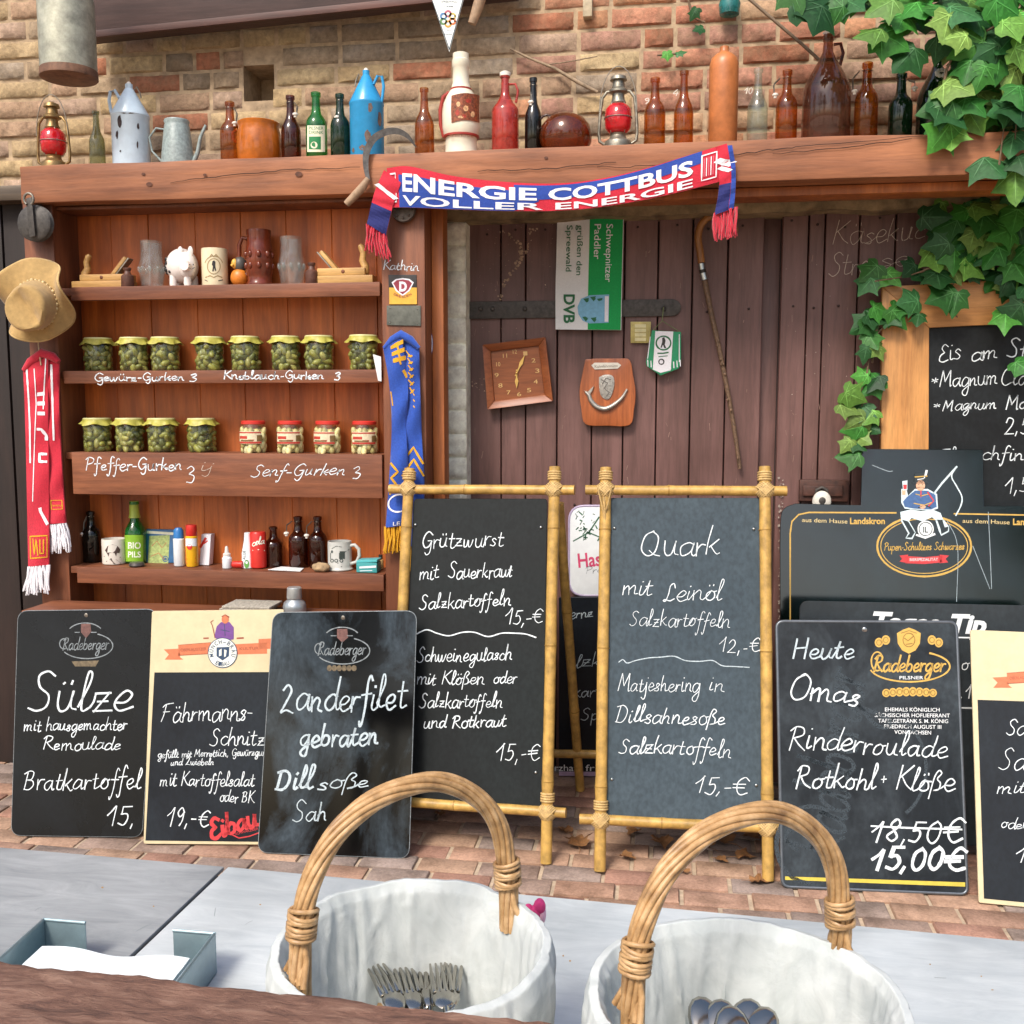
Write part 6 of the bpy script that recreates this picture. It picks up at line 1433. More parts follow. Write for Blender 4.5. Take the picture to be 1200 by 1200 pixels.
# 2 - cream topped board
r2, S2 = board('menu_board', 'cream topped menu board with a monk emblem, offering Schnitzel, second from the left', [(178, 716), (333, 714), (308, 990), (168, 989)], -.54, M_cream, 3, .008)
D = Decal(S2, [S_navy]); D.poly2([(181, 788), (322, 787.5), (306, 986.5), (170.5, 985)]); D.done('slate_field', r2)
def monk_logo(D, cx, cy, mo, md, mw, mp, mb):
    D.mat(mo).poly2([(cx-69, cy-4), (cx-50, cy-5), (cx-50, cy+5), (cx-46, cy+8), (cx-68, cy+8), (cx-63, cy+2)]).poly2([(cx-52, cy-9), (cx-14, cy-12), (cx-14, cy+1), (cx-52, cy+3)])
    D.poly2([(cx+14, cy-10), (cx+52, cy-12), (cx+52, cy+1), (cx+14, cy+2)]).poly2([(cx+42, cy-16), (cx+60, cy-17), (cx+60, cy-5), (cx+42, cy-4)])
    D.mat(md).stroke([(cx-52, cy-9), (cx-14, cy-12)], .8).stroke([(cx-52, cy+3), (cx-14, cy+1)], .8).lay(2).text('OBERLAUSITZER', cx-49, cy-1.5, cx-19, cy-3, 3.6).text('KULTUR', cx+20, cy-3, cx+42, cy-4, 3.6).lay(1)
    D.stroke([(cx-22, cy-17), (cx-17, cy-17.2)], 2); D.stroke([(cx+17, cy-17), (cx+24, cy-17.4)], 2)
    D.lay(2).mat(mp).poly2([(cx-10, cy-18), (cx-7, cy-31), (cx-2, cy-36), (cx+8, cy-36), (cx+13, cy-30), (cx+13, cy-16), (cx, cy-13)])
    D.mat(mo).lay(3).disc(cx+3, cy-39, 4.2, 4.8, 14); D.mat(md).stroke([(cx-.5, cy-42.5), (cx+3, cy-44.5), (cx+7, cy-42)], 1.6)
    D.lay(3).stroke([(cx-9, cy-18), (cx-12, cy-32), (cx-14, cy-36), (cx-11, cy-38)], 1.0); D.mat(mb).stroke([(cx-2, cy-27), (cx+8, cy-25)], .8); D.stroke([(cx+2, cy-34), (cx+3, cy-20)], .7)
    D.lay(3).mat(mb).disc(cx, cy, 17.5, 17.8); D.mat(mw).lay(4).disc(cx, cy, 16.6, 16.9); D.mat(mb).lay(5).arc_text('MÜNCH-BRÄU', cx, cy, 10.8, 205, -25, 5, .015); D.arc_text('EIBAU', cx, cy, 15.6, 235, 305, 5, .015, True)
    D.poly2([(cx-7, cy-6.5), (cx+8, cy-7), (cx+7.5, cy+4), (cx, cy+9), (cx-7, cy+4)]); D.lay(6).mat(mw).poly2([(cx-4, cy-3), (cx-1, cy-5), (cx-1, cy+3), (cx-4, cy+4)]).poly2([(cx+2, cy-4), (cx+5, cy-3), (cx+4, cy+4), (cx+2, cy+5)])
logo_m = [M_orange, M_dorange, plain('pale_print', '#dde0d6', .5, bmp=0), plain('monk_purple', '#6c3f86', .5, .1, 90, bmp=0), plain('emblem_blue', '#27405c', .5, bmp=0)]
D = Decal(S2, logo_m); monk_logo(D, 261, 765, 0, 1, 2, 3, 4); D.done('brewery_emblem', r2)
lines(S2, r2, [('Fährmanns-', 189, 846, 296, 844, 12.5, 1.7), ('Schnitz', 245, 874, 310, 873, 11, 1.7), ('gefüllt mit Merrettich, Gewürzgur', 185, 888, 311, 885, 4.8, 1.3), ('und Zwiebeln', 200, 897, 251, 896, 4.6, 1.3), ('mit Kartoffelsalat', 187, 921, 298, 922, 9, 1.6), ('oder BK', 257, 940, 298, 940, 7.5, 1.5), ('19,-€', 194, 967, 246, 968, 13, 1.9)], M_ch1, k=2)
D = Decal(S2, [M_red]); D.lay(2)
for ln in hand_px('Eibau', 247, 984, 303, 967, 12, .15, .02): D.stroke(ln, 4.2)
D.stroke([(272, 978), (280, 982), (292, 980), (303, 976)], 1.4); D.text('SCHWARZBIER', 276, 978.5, 303, 972, 3); D.done('red_script', r2)

# 3 - smeared glossy black board
r3, S3 = board('menu_board', 'smeared glossy black menu board offering Zander, in front of the low bench', [(320, 718), (488, 716), (479, 1006), (302, 999)], -.545, S_gloss, 13, .007, M_grpr, 1.6)
D = Decal(S3, [M_grpr, M_fcrest, M_fgold]); rd_logo(D, 372, 428, 768, 7.8, 1.6, 0); D.ring(401, 750, 22, 15, 1.2, 35, 145, 20); D.stroke([(388, 745), (394, 745)], 1); D.stroke([(407, 745), (413, 745)], 1)
D.mat(1).poly2([(395, 737), (407, 737), (408, 747), (401, 753), (395, 747)]); D.mat(2)
for i in range(6): D.disc(386+5.8*i, 783, 3, 3.6, 12)
D.done('brewery_logo', r3)
lines(S3, r3, [('Zanderfilet', 328, 835, 476, 831, 20, 3.4), ('gebraten', 351, 875, 444, 873, 15, 3.8), ('Dill', 322, 925, 366, 925, 14, 4.4), ('soße', 372, 925, 433, 923, 9.5, 2.6), ('Sah', 342, 964, 384, 962, 13, 2.4)], M_ch2, k=1)
m = Mesh(); m.lathe([(.004, -.001), (.0065, 0), (.004, .0015)], (0, 0, 0), 14); c = S3.pt(402, 724, 2); m.v = [c+Vector((v.x, -v.z, v.y)) for v in m.v]; m.build('eyelet', M_wire, r3, smooth=60)

# ------------------------------------------------------------------ bamboo A-frame boards
M_bam = plain('bamboo', '#b8924c', .45, .28, 30, bmp=.15); M_bamd = plain('bamboo_node', '#94702e', .5, .15, 40, bmp=0); M_rat = plain('rattan_lashing', '#c0a068', .65, .2, 90, bmp=.1)
def bamboo(p, q, r, name, root, nodes=(.3, .62), seed=0):
    rb = random.Random(str(p)+name); p, q = Vector(p), Vector(q); N_ = 40; pts, rs = [], []
    for i in range(N_+1):
        t = i/N_; pts.append(p.lerp(q, t)+Vector((noise.noise(Vector((t*3, p.x*9, seed))), 0, noise.noise(Vector((t*3, p.z*9, seed+4)))))*.0015)
        rs.append(r*(1+.10*sum(math.exp(-((t-n_)/.012)**2) for n_ in nodes)))
    m = Mesh(); m.tube(pts, rs, 14); o = m.build(name, M_bam, root, smooth=50)
    d = (q-p).normalized()
    for n_ in nodes:
        c = p.lerp(q, n_); k = Mesh(); k.tube([c-d*.0015, c+d*.0015], r*1.12, 14); k.build('node', M_bamd, o, smooth=40)
    return o
def lashing(c, d1, d2, r, root):
    # crosswise binding round the joint of two poles
    m = Mesh(); n = d1.cross(d2).normalized()
    if n.dot(CAM-c) < 0: n = -n
    for s_ in (-1, 1):
        for k in range(-2, 3):
            u = (d1+d2*s_).normalized(); v_ = (d1-d2*s_).normalized(); o = c+v_*k*r*.32
            m.tube([o+u*r*1.55*math.cos(a)+n*(r*1.35*math.sin(a)) for a in [R(10+16*i) for i in range(11)]], r*.15, 6)
    for k in range(4):
        for s_ in (-1,):
            o = c+d1*s_*r*(1.9+.42*k); e = d1.cross(n)
            m.tube([o+e*r*1.12*math.cos(R(30*i))+n*r*1.12*math.sin(R(30*i)) for i in range(12)], r*.2, 6, closed=True)
    m.build('lashing', M_rat, root, smooth=60)
def aframe(label, pl0, pl1, pr0, pr1, bt, bb, panel, smat, Yt, rear, screws):
    bL, bR = atz(*pl1, .0), atz(*pr1, .0); top = at((pl0[0]+pr0[0])/2, (pl0[1]+pr0[1])/2, Yt)
    S = Plane((bL), (bR-bL).cross(top-bL)); rp_ = .0155*1.05
    root = thing('sandwich_board', label, 'menu board', (bL+bR)/2, 'bamboo framed menu boards'); lift = lambda p, k=0: S.pt(*p)+S.n*k
    L0, L1, R0, R1 = lift(pl0), lift(pl1), lift(pr0), lift(pr1)
    for a, b in ((L0, L1), (R0, R1)): bamboo(a, b+Vector((0, 0, .004)), rp_, 'pole', root, (.16, .46, .80))
    T0, T1, B0, B1 = lift(bt[0], -.004), lift(bt[1], -.004), lift(bb[0], -.004), lift(bb[1], -.004)
    for a, b in ((T0, T1), (B0, B1)): bamboo(a, b, rp_*.88, 'crossbar', root, (.42,))
    for (a, b) in ((L0, L1), (R0, R1)):
        for (c, d) in ((T0, T1), (B0, B1)):
            # joint: nearest point of the bar on the pole
            u = (b-a).normalized(); w_ = (d-c).normalized(); t = ((c-a).dot(u)-(c-a).dot(w_)*w_.dot(u))/(1-(u.dot(w_))**2); j = a+u*t
            lashing(j, u, w_, rp_, root)
    m = Mesh(); m.prism([S.pt(*p)-S.n*.006 for p in rounded(*panel, 5, 3)], -S.n*.006); m.build('board_panel', smat, root, bevel=.0012, seg=1)
    SP = Plane(S.pt(*panel[0])-S.n*.006, S.n)
    sm = Mesh()
    for p in screws: sm.ball(SP.pt(*p)+SP.n*.0012, .0045, 10, 6)
    sm.build('screw', M_steel, root, smooth=60)
    for (t0, t1) in rear['legs']: bamboo(at(*t0, rear['Y0']), atz(*t1, .0)+Vector((0, 0, .003)), rp_*.92, 'rear_leg', root, (.35, .7))
    bamboo(at(*rear['bar'][0], rear['Yb']), at(*rear['bar'][1], rear['Yb']), rp_*.85, 'rear_crossbar', root, (.5,))
    return root, SP
fa, SA = aframe('bamboo framed dark board with Grützwurst and Schweinegulasch in chalk', (480, 549), (459, 992), (650, 547), (640, 1013), [(456, 573), (673, 574)], [(442, 938), (663, 953)], [(484, 584), (641, 584), (635, 947), (466, 940)], S_a1, -.40,
  dict(Y0=-.372, legs=[((655, 590), (680, 926)), ((500, 590), (520, 922))], bar=[(508, 881), (706, 884)], Yb=-.13), [(487, 615), (634, 618), (628, 905), (478, 900)])
lines(SA, fa, [('Grützwurst', 493, 642, 590, 640, 11, 1.8), ('mit', 491, 679, 514, 678, 9.5, 1.7), ('Sauerkraut', 525, 678, 601, 677, 10, 1.7), ('Salzkartoffeln', 491, 714, 599, 709, 9.5, 1.8), ('15,-€', 592, 732, 636, 730, 10, 1.6), ('Schweinegulasch', 488, 776, 600, 774, 9.5, 1.8), ('mit Klößen', 488, 802, 567, 802, 9, 1.7), ('oder', 578, 801, 606, 801, 8.5, 1.7), ('Salzkartoffeln', 491, 829, 589, 829, 9.5, 1.8), ('und Rotkraut', 496, 853, 593, 852, 8.5, 1.9), ('15,-€', 581, 892, 633, 890, 11.5, 1.8)], M_ch1)
D = Decal(SA, [M_ch1]); D.stroke([(p.x, p.y) for p in crom([(488, 743), (500, 738), (512, 742), (526, 745), (542, 741), (556, 741), (572, 746), (588, 742), (602, 742), (616, 743), (628, 747)], 6)], 1.4); D.done('chalk_line', fa)
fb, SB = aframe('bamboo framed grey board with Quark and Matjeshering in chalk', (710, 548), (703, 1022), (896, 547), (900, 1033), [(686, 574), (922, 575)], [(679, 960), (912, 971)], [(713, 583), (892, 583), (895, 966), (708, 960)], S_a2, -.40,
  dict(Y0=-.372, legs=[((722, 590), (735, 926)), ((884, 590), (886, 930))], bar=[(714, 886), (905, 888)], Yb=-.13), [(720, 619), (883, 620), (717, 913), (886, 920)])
lines(SB, fb, [('Quark', 748, 651, 843, 651, 17, 1.9), ('mit', 728, 698, 764, 697, 11, 1.5), ('Leinöl', 776, 704, 846, 703, 12.5, 1.6), ('Salzkartoffeln', 737, 733, 855, 735, 10.5, 1.3), ('12,-€', 842, 765, 891, 764, 10.5, 1.4), ('Matjeshering', 724, 810, 820, 811, 11, 1.4), ('in', 830, 810, 848, 810, 10, 1.4), ('Dillsahnesoße', 720, 845, 850, 850, 11, 1.9), ('Salzkartoffeln', 724, 882, 857, 887, 11, 1.9), ('15,-€', 813, 929, 875, 931, 11.5, 1.7)], M_ch1)
D = Decal(SB, [M_ch2]); D.stroke([(p.x, p.y) for p in crom([(725, 776), (730, 773), (735, 777), (745, 774), (760, 771), (775, 770), (790, 769), (803, 774), (820, 775), (835, 774), (846, 780), (860, 781), (878, 782)], 6)], 1.1); D.done('chalk_line', fb)
m = Mesh(); q = SB.pt(708, 585)+SB.n*.034; m.tube([q, q+Vector((.003, -.002, -.04)), q+Vector((.006, 0, -.085))], .003, 6); m.tube([q+Vector((-.018, 0, .03)), q+Vector((-.006, -.002, -.02)), q+Vector((.001, 0, -.05)), q+Vector((-.003, 0, -.09))], .0026, 6); m.tube([q+Vector((.022, 0, .03)), q+Vector((.012, -.002, -.02)), q+Vector((.003, 0, -.045))], .0026, 6); m.build('loose_lashing_end', M_rat, fb, smooth=60)

# ------------------------------------------------------------------ beer board half hidden between the A-frames
rh, Shh = board('brewery_sign', 'dark board with a white beer sign and pink letters, half hidden between the bamboo frames', [(655, 700), (830, 700), (834, 912), (655, 910)], .02, S_navy, 2, .010, zb=.002, cat='sign')
m = Mesh(); o2 = [(668, 690), (667, 640), (668, 615), (674, 603), (686, 596), (700, 593), (735, 593), (752, 596), (764, 603), (770, 615), (771, 640), (770, 690), (740, 700), (716, 698), (690, 696)]
SHp = wallplane(.02); rr_ = rounded((667, 593), (771, 593), (771, 698), (667, 698), 18)
m.prism([SHp.pt(*p) for p in rr_], (0, .012, 0)); hd = m.build('sign_head', plain('sign_white', '#dfe3e4', .3, .04, 30, bmp=0), rh, bevel=.002)
m = Mesh(); m.tube([SHp.pt(*p)+Vector((0, .003, 0)) for p in rr_], .0045, 8, closed=True); m.build('sign_border', plain('lilac_border', '#a89ab4', .35, .1, 60, bmp=0), hd, smooth=60)
D = Decal(SHp, [plain('pink_print', '#c8426a', .5, bmp=0), plain('tree_print', '#3f6a52', .5, .3, 100, bmp=0), M_grpr])
D.text('Hass', 678, 665, 712, 662, 17, .02); rb = random.Random(3); D.mat(1)
for i in range(40):
    x, y = rb.uniform(674, 705), rb.uniform(600, 634); 
    if (x-668)+(y-600)*-.2 > 6: D.stroke([(x, y), (x+rb.uniform(-4, 4), y+rb.uniform(-4, 4))], rb.uniform(.5, 1.6))
D.stroke([(672, 634), (690, 624), (702, 606)], 1.6); D.stroke([(690, 624), (704, 630)], 1.4); D.mat(2).hand('Pre', 686, 673, 706, 671, 4, .9); D.done('beer_print', hd)
lines(Shh, rh, [('ernz', 668, 726, 696, 722, 7, 1.5), ('lzk', 674, 782, 704, 781, 9, 1.5), ('kart', 672, 818, 704, 816, 8, 1.6), ('Sp', 680, 844, 702, 842, 8, 1.6)], M_ch2)
D = Decal(Shh, [plain('lilac_strip', '#b49ab8', .5, .1, 60, bmp=0), M_wpr]); D.poly2([(655, 909), (834, 911), (834, 905.5), (655, 904)]); D.mat(1).text('rzhaft', 650, 903.5, 680, 903.5, 8).text('frisch', 686, 903.5, 722, 904, 8); D.done('printed_strip', rh)

# ------------------------------------------------------------------ big green black brewery board with rider emblem
LY = -.20
ol = rounded((914, 590), (1010, 590), (1010, 590.5), (1010, 590), 0)
cxL = 1083
left = [(915, 940)]+[(p.x, p.y) for p in crom([(914, 640), (915, 606), (920, 595), (932, 590)], 4)]+[(1009, 592), (1010, 526)]
right = [(1152, 527), (1153, 593)]+[(p.x, p.y) for p in crom([(1234, 592), (1246, 597), (1251, 608), (1252, 642)], 4)]+[(1250, 944)]
rl2, SL = board('brewery_board', 'large green black board with raised tab and a soldier emblem at the right', [(1010, 526), (1152, 527), (1250, 944), (915, 940)], -.05, S_green, 0, .010, outline=left+right, Yb=-.22, cat='sign')
gm = [M_gold, M_wpr, M_red, plain('soldier_blue', '#3f6190', .5, .15, 120, bmp=0), plain('soldier_skin', '#d8a888', .5, bmp=0), plain('soldier_white', '#cfe0e4', .5, .08, 90, bmp=0), plain('soldier_dark', '#1c2a30', .5, bmp=0), plain('pale_gold_print', '#dcc48a', .5, bmp=0)]
D = Decal(SL, gm)
D.stroke([(926, 935), (926, 625), (928, 611), (936, 603), (948, 600.5), (1050, 601)], 1.6); D.stroke([(1118, 602), (1225, 604)], 1.6); D.stroke([(1225, 604), (1238, 610), (1240, 625), (1239, 935)], 1.6)
D.ring(1083, 640, 55, 35.5, 2.2, 0, 360); D.ring(1083, 640, 51, 32, 1.0, 0, 360); 
D.mat(7).text('aus dem Hause', 940, 611.5, 993, 613.5, 5.2).text('aus dem Hause', 1128, 612.5, 1183, 614.5, 5.2); D.mat(0).text('Landskron', 996, 614, 1037, 614, 7.5, .03).text('Landskron', 1187, 615, 1228, 615.5, 7.5, .03)
D.mat(0).lay(2); D.hand('Pupen-Schultzes Schwarzes', 1036, 645, 1130, 644, 4.6, 1.3, slant=.15, jit=.01)
D.mat(2).poly2([(1054, 651), (1064, 650), (1064, 660), (1054, 658), (1057, 655)]).poly2([(1101, 650), (1112, 651), (1108, 655), (1111, 659), (1101, 660)]).poly2([(1061, 651.5), (1083, 653), (1104, 651), (1104, 659), (1083, 661), (1061, 660)]); D.mat(1).lay(3).text('BIERSPEZIALITÄT', 1066, 657.5, 1099, 657.2, 3.6)
# seated soldier: boots, trousers, coat, head, hat, glass, whip
D.lay(2).mat(5).poly2([(1055, 600), (1067, 597), (1079, 599), (1092, 597), (1102, 601), (1106, 611), (1099, 612), (1092, 606), (1081, 611), (1068, 607), (1063, 613), (1056, 611)])
D.mat(5).poly2([(1055, 609), (1065, 610), (1073, 624), (1069, 632), (1061, 631), (1064, 625)]).poly2([(1096, 609), (1106, 609), (1112, 617), (1112, 623), (1103, 628), (1100, 622)])
D.lay(3).mat(6).poly2([(1057, 609), (1064, 611), (1072, 624), (1068, 630), (1062, 630), (1066, 625)]).poly2([(1098, 609), (1104, 609), (1107, 618), (1111.5, 617), (1110.5, 622), (1103, 626), (1102, 620)])
D.lay(3).mat(5).poly2([(1056, 589), (1056, 573), (1062, 573), (1064, 581), (1072, 573), (1087, 573), (1098, 579), (1099, 596), (1092, 598), (1070, 597), (1060, 596)])
D.lay(4).mat(3).poly2([(1058, 588), (1062, 583), (1072, 575), (1087, 575), (1096, 580), (1097.5, 594), (1091, 597), (1071, 596), (1060, 594)])
D.lay(5).mat(2).stroke([(1087, 577), (1094, 587), (1088, 593)], 1.6); D.stroke([(1079, 575), (1079, 582)], 1.6); D.mat(0).stroke([(1073, 579), (1080, 581), (1088, 579)], 1); D.stroke([(1071, 590), (1083, 592), (1091, 589)], 1.2); D.mat(6).stroke([(1076, 595), (1084, 592), (1090, 595)], 1.4); D.mat(4).disc(1081, 594, 3.6, 2.4, 10)
D.lay(5).mat(4).disc(1078.5, 569, 5.4, 6.4, 16); D.poly2([(1057, 574), (1061, 574), (1061, 580), (1057, 580)]); D.mat(6).stroke([(1074, 572), (1078, 571), (1083, 572)], 1.2); D.lay(6); D.disc(1076.5, 568, .6, n=6); D.disc(1081, 568, .6, n=6)
D.lay(5).mat(6).poly2([(1071, 565), (1072, 555), (1085, 554), (1086, 565)]).poly2([(1068.5, 565), (1088.5, 565), (1088, 567), (1069, 567)]); D.lay(6).mat(0).stroke([(1072, 559), (1086, 558)], 1.3); D.mat(1).stroke([(1083, 560), (1085, 551), (1086.5, 551), (1084.5, 558)], 1.4); D.stroke([(1075, 562), (1082, 561)], 1)
D.mat(5).poly2([(1057, 564), (1063, 563), (1063, 574), (1058, 575)]); D.lay(7).mat(2).poly2([(1058, 568), (1062.5, 568), (1062.3, 573), (1058.6, 573.5)])
D.lay(3).mat(5).stroke([(1094, 579), (1104, 566), (1121, 547)], 2.2); D.stroke([(p.x, p.y) for p in crom([(1121, 547), (1115, 558), (1121, 570), (1127, 582), (1126, 592), (1120, 604)], 5)], 1.5)
D.lay(4).mat(1).disc(1084.5, 620, 9.5, 10); D.mat(6).lay(5).ring(1084.5, 620, 7.6, 7.8, .9); D.text('IL', 1081.5, 624, 1087.5, 624, 7, .02); D.lay(5).mat(1).stroke([(1074, 627), (1084, 630), (1095, 626)], 2.4)
D.done('soldier_emblem', rl2)
D = Decal(SL, [M_ch3]); 
for pth in ([(1158, 600), (1160, 640), (1162, 690)], [(1110, 610), (1122, 640), (1121, 705)], [(1140, 640), (1160, 690)], [(1022, 545), (1040, 552), (1046, 552)]): D.stroke([(p.x, p.y) for p in crom(pth, 6)], .6)
D.done('scratch', rl2)
# grey tip board in front of it
rt2, ST = board('menu_board', 'grey slate board with white printed Tages Tip heading, mostly hidden at the right', [(937, 704), (1262, 711), (1270, 995), (937, 985)], -.36, slate('grey_tip_board', '#1d2428', '#3f494f', .4, .5, (3, 3, 3)), 12, .010, Yb=-.44)
D = Decal(ST, [M_wpr]); D.text('Tages', 1018, 738, 1099, 741, 22, .04, .25).text('Tip', 1110, 741, 1154, 742, 22, .04, .25); D.stroke([(955, 743), (1252, 750)], 1.6); D.stroke([(955, 826), (1252, 832)], 1.6); D.hand('o', 1126, 786, 1136, 786, 9, 1.8); D.hand(',', 1124, 818, 1129, 818, 8, 2); D.hand('1', 1131, 819, 1139, 819, 9, 2); D.done('tip_lettering', rt2)
# scuffed board with gold brewery logo
r5, S5 = board('menu_board', 'scuffed slate menu board with gold logo and crossed out price, right of the bamboo frames', [(910, 728), (1121, 729), (1134, 1048), (917, 1039)], -.475, S_heute, 9, .008, M_rim, 4.0)
D = Decal(S5, [M_gold, M_wpr, plain('dark_gold', '#8a6a2c', .5, bmp=0)])
for ln in hand_px('Radeberger', 1023, 787, 1107, 787, 9.5, .2, .008): D.stroke(ln, 2.1)
D.ring(1066, 781, 47, 18, 1.9, -165, 60); D.ring(1028, 775, 7, 11, 1.8, 40, 300, 18)
D.poly2([(1051, 742), (1058, 738), (1065, 735.5), (1072, 738), (1079, 742), (1078, 754), (1073, 762), (1065, 766), (1057, 762), (1052, 754)])
for x, y in ((1030, 753), (1038, 750), (1092, 750), (1100, 753)): D.disc(x, y, 5, 5.6, 16)
for i in range(8): D.disc(1038.5+7.8*i, 812-1.5*math.sin(i/7*math.pi)+3*0, 4.8, 5.6-abs(i-3.5)*.2, 16)
D.lay(2).mat(2)
for i in range(8): D.ring(1038.5+7.8*i, 812-1.5*math.sin(i/7*math.pi), 2.6, 3, .8, n=12)
D.ring(1065, 750, 7, 8, 1, n=18); D.stroke([(1060, 748), (1064, 751), (1070, 746)], 1.2); D.stroke([(1062, 755), (1069, 754)], 1); D.stroke([(1056, 742), (1065, 739), (1074, 742)], .9)
for x, y in ((1030, 753), (1038, 750), (1092, 750), (1100, 753)): D.ring(x, y, 2.8, 3.2, .8, n=12)
D.mat(1).lay(1).text('PILSNER', 1054, 796, 1082, 796, 4, .01)
for i, (t, a, b) in enumerate((('EHEMALS KÖNIGLICH', 1037, 1101), ('SÄCHSISCHER HOFLIEFERANT', 1025, 1113), ('TAFELGETRÄNK S. M. KÖNIG', 1029, 1111), ('FRIEDRICH AUGUST III', 1036, 1103), ('VON SACHSEN', 1048, 1091))): D.text(t, a, 833.5+6.6*i, b, 834+6.7*i, 4.6, .006)
D.done('brewery_logo', r5)
D = Decal(S5, [plain('yellow_stripe', '#c9b545', .5, .1, 60, bmp=0)]); D.poly2([(920, 1027), (1131, 1034), (1131, 1039), (920, 1031)]); D.done('yellow_stripe', r5)
lines(S5, r5, [('Heute', 928, 772, 1001, 771, 13, 3.2, M_ch2), ('Omas', 921, 820, 1007, 826, 15.5, 3.4), ('Rinderroulade', 922, 877, 1110, 889, 15, 2.6), ('Rotkohl', 931, 923, 1026, 924, 15, 2.6), ('+', 1031, 919, 1039, 919, 10, 1.8), ('Klöße', 1048, 926, 1118, 929, 15, 2.6), ('18,50€', 1019, 986, 1127, 988, 16, 3.4), ('15,00€', 1019, 1019, 1129, 1020, 15, 6.2)], M_ch1)
D = Decal(S5, [M_ch1]); D.stroke([(1021, 968), (1060, 970), (1127, 972)], 2.0); D.done('chalk_line', r5)
D = Decal(S5, [chalk('old_ghost_script', '#353e44', .9)])
for ln in hand_px('Radeberger', 985, 1010, 1015, 790, 34, .2, .01): D.stroke(ln, 5)
D.ring(950, 990, 40, 45, 5, 60, 270); D.ring(1040, 900, 45, 60, 4, -60, 60); D.done('ghost_script', r5)
m = Mesh(); m.lathe([(.004, -.001), (.007, 0), (.004, .0015)], (0, 0, 0), 14); c = S5.pt(1013, 738, 2); m.v = [c+Vector((v.x, -v.z, v.y)) for v in m.v]; m.build('eyelet', M_steel, r5, smooth=60)
# cream topped board cut by the right edge
r6, S6 = board('menu_board', 'cream topped menu board with an orange ribbon print, cut by the right picture edge', [(1137, 738), (1330, 746), (1336, 1076), (1147, 1058)], -.50, M_cream, 3, .008)
D = Decal(S6, [S_navy]); D.poly2([(1145.5, 820), (1325, 826), (1330, 1070), (1153, 1053)]); D.done('slate_field', r6)
D = Decal(S6, logo_m); monk_logo(D, 1232, 798, 0, 1, 2, 3, 4); D.done('brewery_emblem', r6)
lines(S6, r6, [('Sa', 1178, 861, 1203, 862, 11, 1.7), ('Sa', 1169, 902, 1202, 904, 14, 1.7), ('mit', 1167, 929, 1202, 930, 9, 1.7), ('oder', 1172, 970, 1204, 971, 7, 1.6), ('1', 1188, 1010, 1203, 1011, 13, 1.8)], M_ch1, k=2)

# ------------------------------------------------------------------ wooden framed ice cream board
IYb = -.03
ri = thing('framed_blackboard', 'ice cream blackboard in a wide pale wooden frame behind the ivy', 'menu board', at(1100, 600, IYb))
SI = wallplane(IYb); M_fr = wood('pale_pine_frame', '#d0995c', '#b27a42', 'z', .45, 1.0, .15); M_frh = wood('pale_pine_frame_rail', '#d0995c', '#b27a42', 'x', .45, 1.0, .15)
o = [(1034, 336), (1345, 318), (1352, 720), (1031, 715)]; i_ = [(1089, 384), (1292, 374), (1297, 660), (1088, 655)]
for a, b, c2, d2, mt in ((o[3], o[0], i_[0], i_[3], M_fr), (o[0], o[1], i_[1], i_[0], M_frh), (o[1], o[2], i_[2], i_[1], M_fr), (o[2], o[3], i_[3], i_[2], M_frh)):
    m = Mesh(); m.prism([at(*p, IYb-.012) for p in (a, b, c2, d2)], (0, .024, 0)); m.build('frame_bar', mt, ri, bevel=.003)
m = Mesh(); m.prism([at(p[0]+dx, p[1]+dy, IYb) for p, dx, dy in zip(i_, (-4, 4, 4, -4), (-4, -4, 4, 4))], (0, .008, 0)); m.build('board_panel', slate('charcoal_board', '#16191b', '#383f43', .3, .6, (2, 2, 2), .25), ri)
lines(SI, ri, [('Eis', 1099, 424, 1126, 422, 12.5, 1.9), ('am', 1137, 423, 1171, 420, 10.5, 1.9), ('St', 1179, 420, 1204, 419, 12, 2.0), ('*', 1090, 451, 1099, 451, 7, 1.6), ('Magnum', 1101, 454, 1169, 450, 10.5, 1.9), ('Cla', 1172, 452, 1204, 450, 10.5, 1.9), ('*', 1092, 480, 1101, 480, 6, 1.4), ('Magnum', 1104, 481, 1168, 479, 7.5, 1.8), ('Ma', 1178, 480, 1204, 479, 9, 2.0), ('2,5', 1176, 509, 1206, 507, 11, 1.8), ('Flutschfing', 1098, 541, 1212, 538, 9, 1.8), ('1,5', 1177, 578, 1206, 576, 11, 1.8)], M_ch1)
# ================================================================== ivy
M_leaf, t_, b_ = base_mat('ivy_leaf'); 
a_ = N(t_, 'ShaderNodeVertexColor'); a_.layer_name = 'col'
v_ = coords(t_, (120,)*3, 'World'); n_ = N(t_, 'ShaderNodeTexNoise', i_Scale=1.0, i_Detail=4.0); t_.links.new(v_, n_.inputs[0])
t_.links.new(mixc(t_, 1.0, a_.outputs[0], ramp(t_, n_.outputs[0], [(.3, (.75, .75, .75, 1)), (.7, (1.15, 1.15, 1.15, 1))]), 'MULTIPLY'), b_.inputs['Base Color'])
b_.inputs['Roughness'].default_value = .5; b_.inputs['Specular IOR Level'].default_value = .3; b_.inputs['Transmission Weight'].default_value = 0; b_.inputs['Subsurface Weight'].default_value = 0
bump(t_, b_, n_.outputs[0], .2, .002)
tl_ = N(t_, 'ShaderNodeBsdfTranslucent'); t_.links.new(a_.outputs[0], tl_.inputs[0]); mx_ = N(t_, 'ShaderNodeMixShader'); mx_.inputs[0].default_value = .22
t_.links.new(b_.outputs[0], mx_.inputs[1]); t_.links.new(tl_.outputs[0], mx_.inputs[2]); t_.links.new(mx_.outputs[0], t_.nodes['Material Output'].inputs[0])
M_stem = plain('ivy_stem', '#6f5a44', .8, .25, 60)
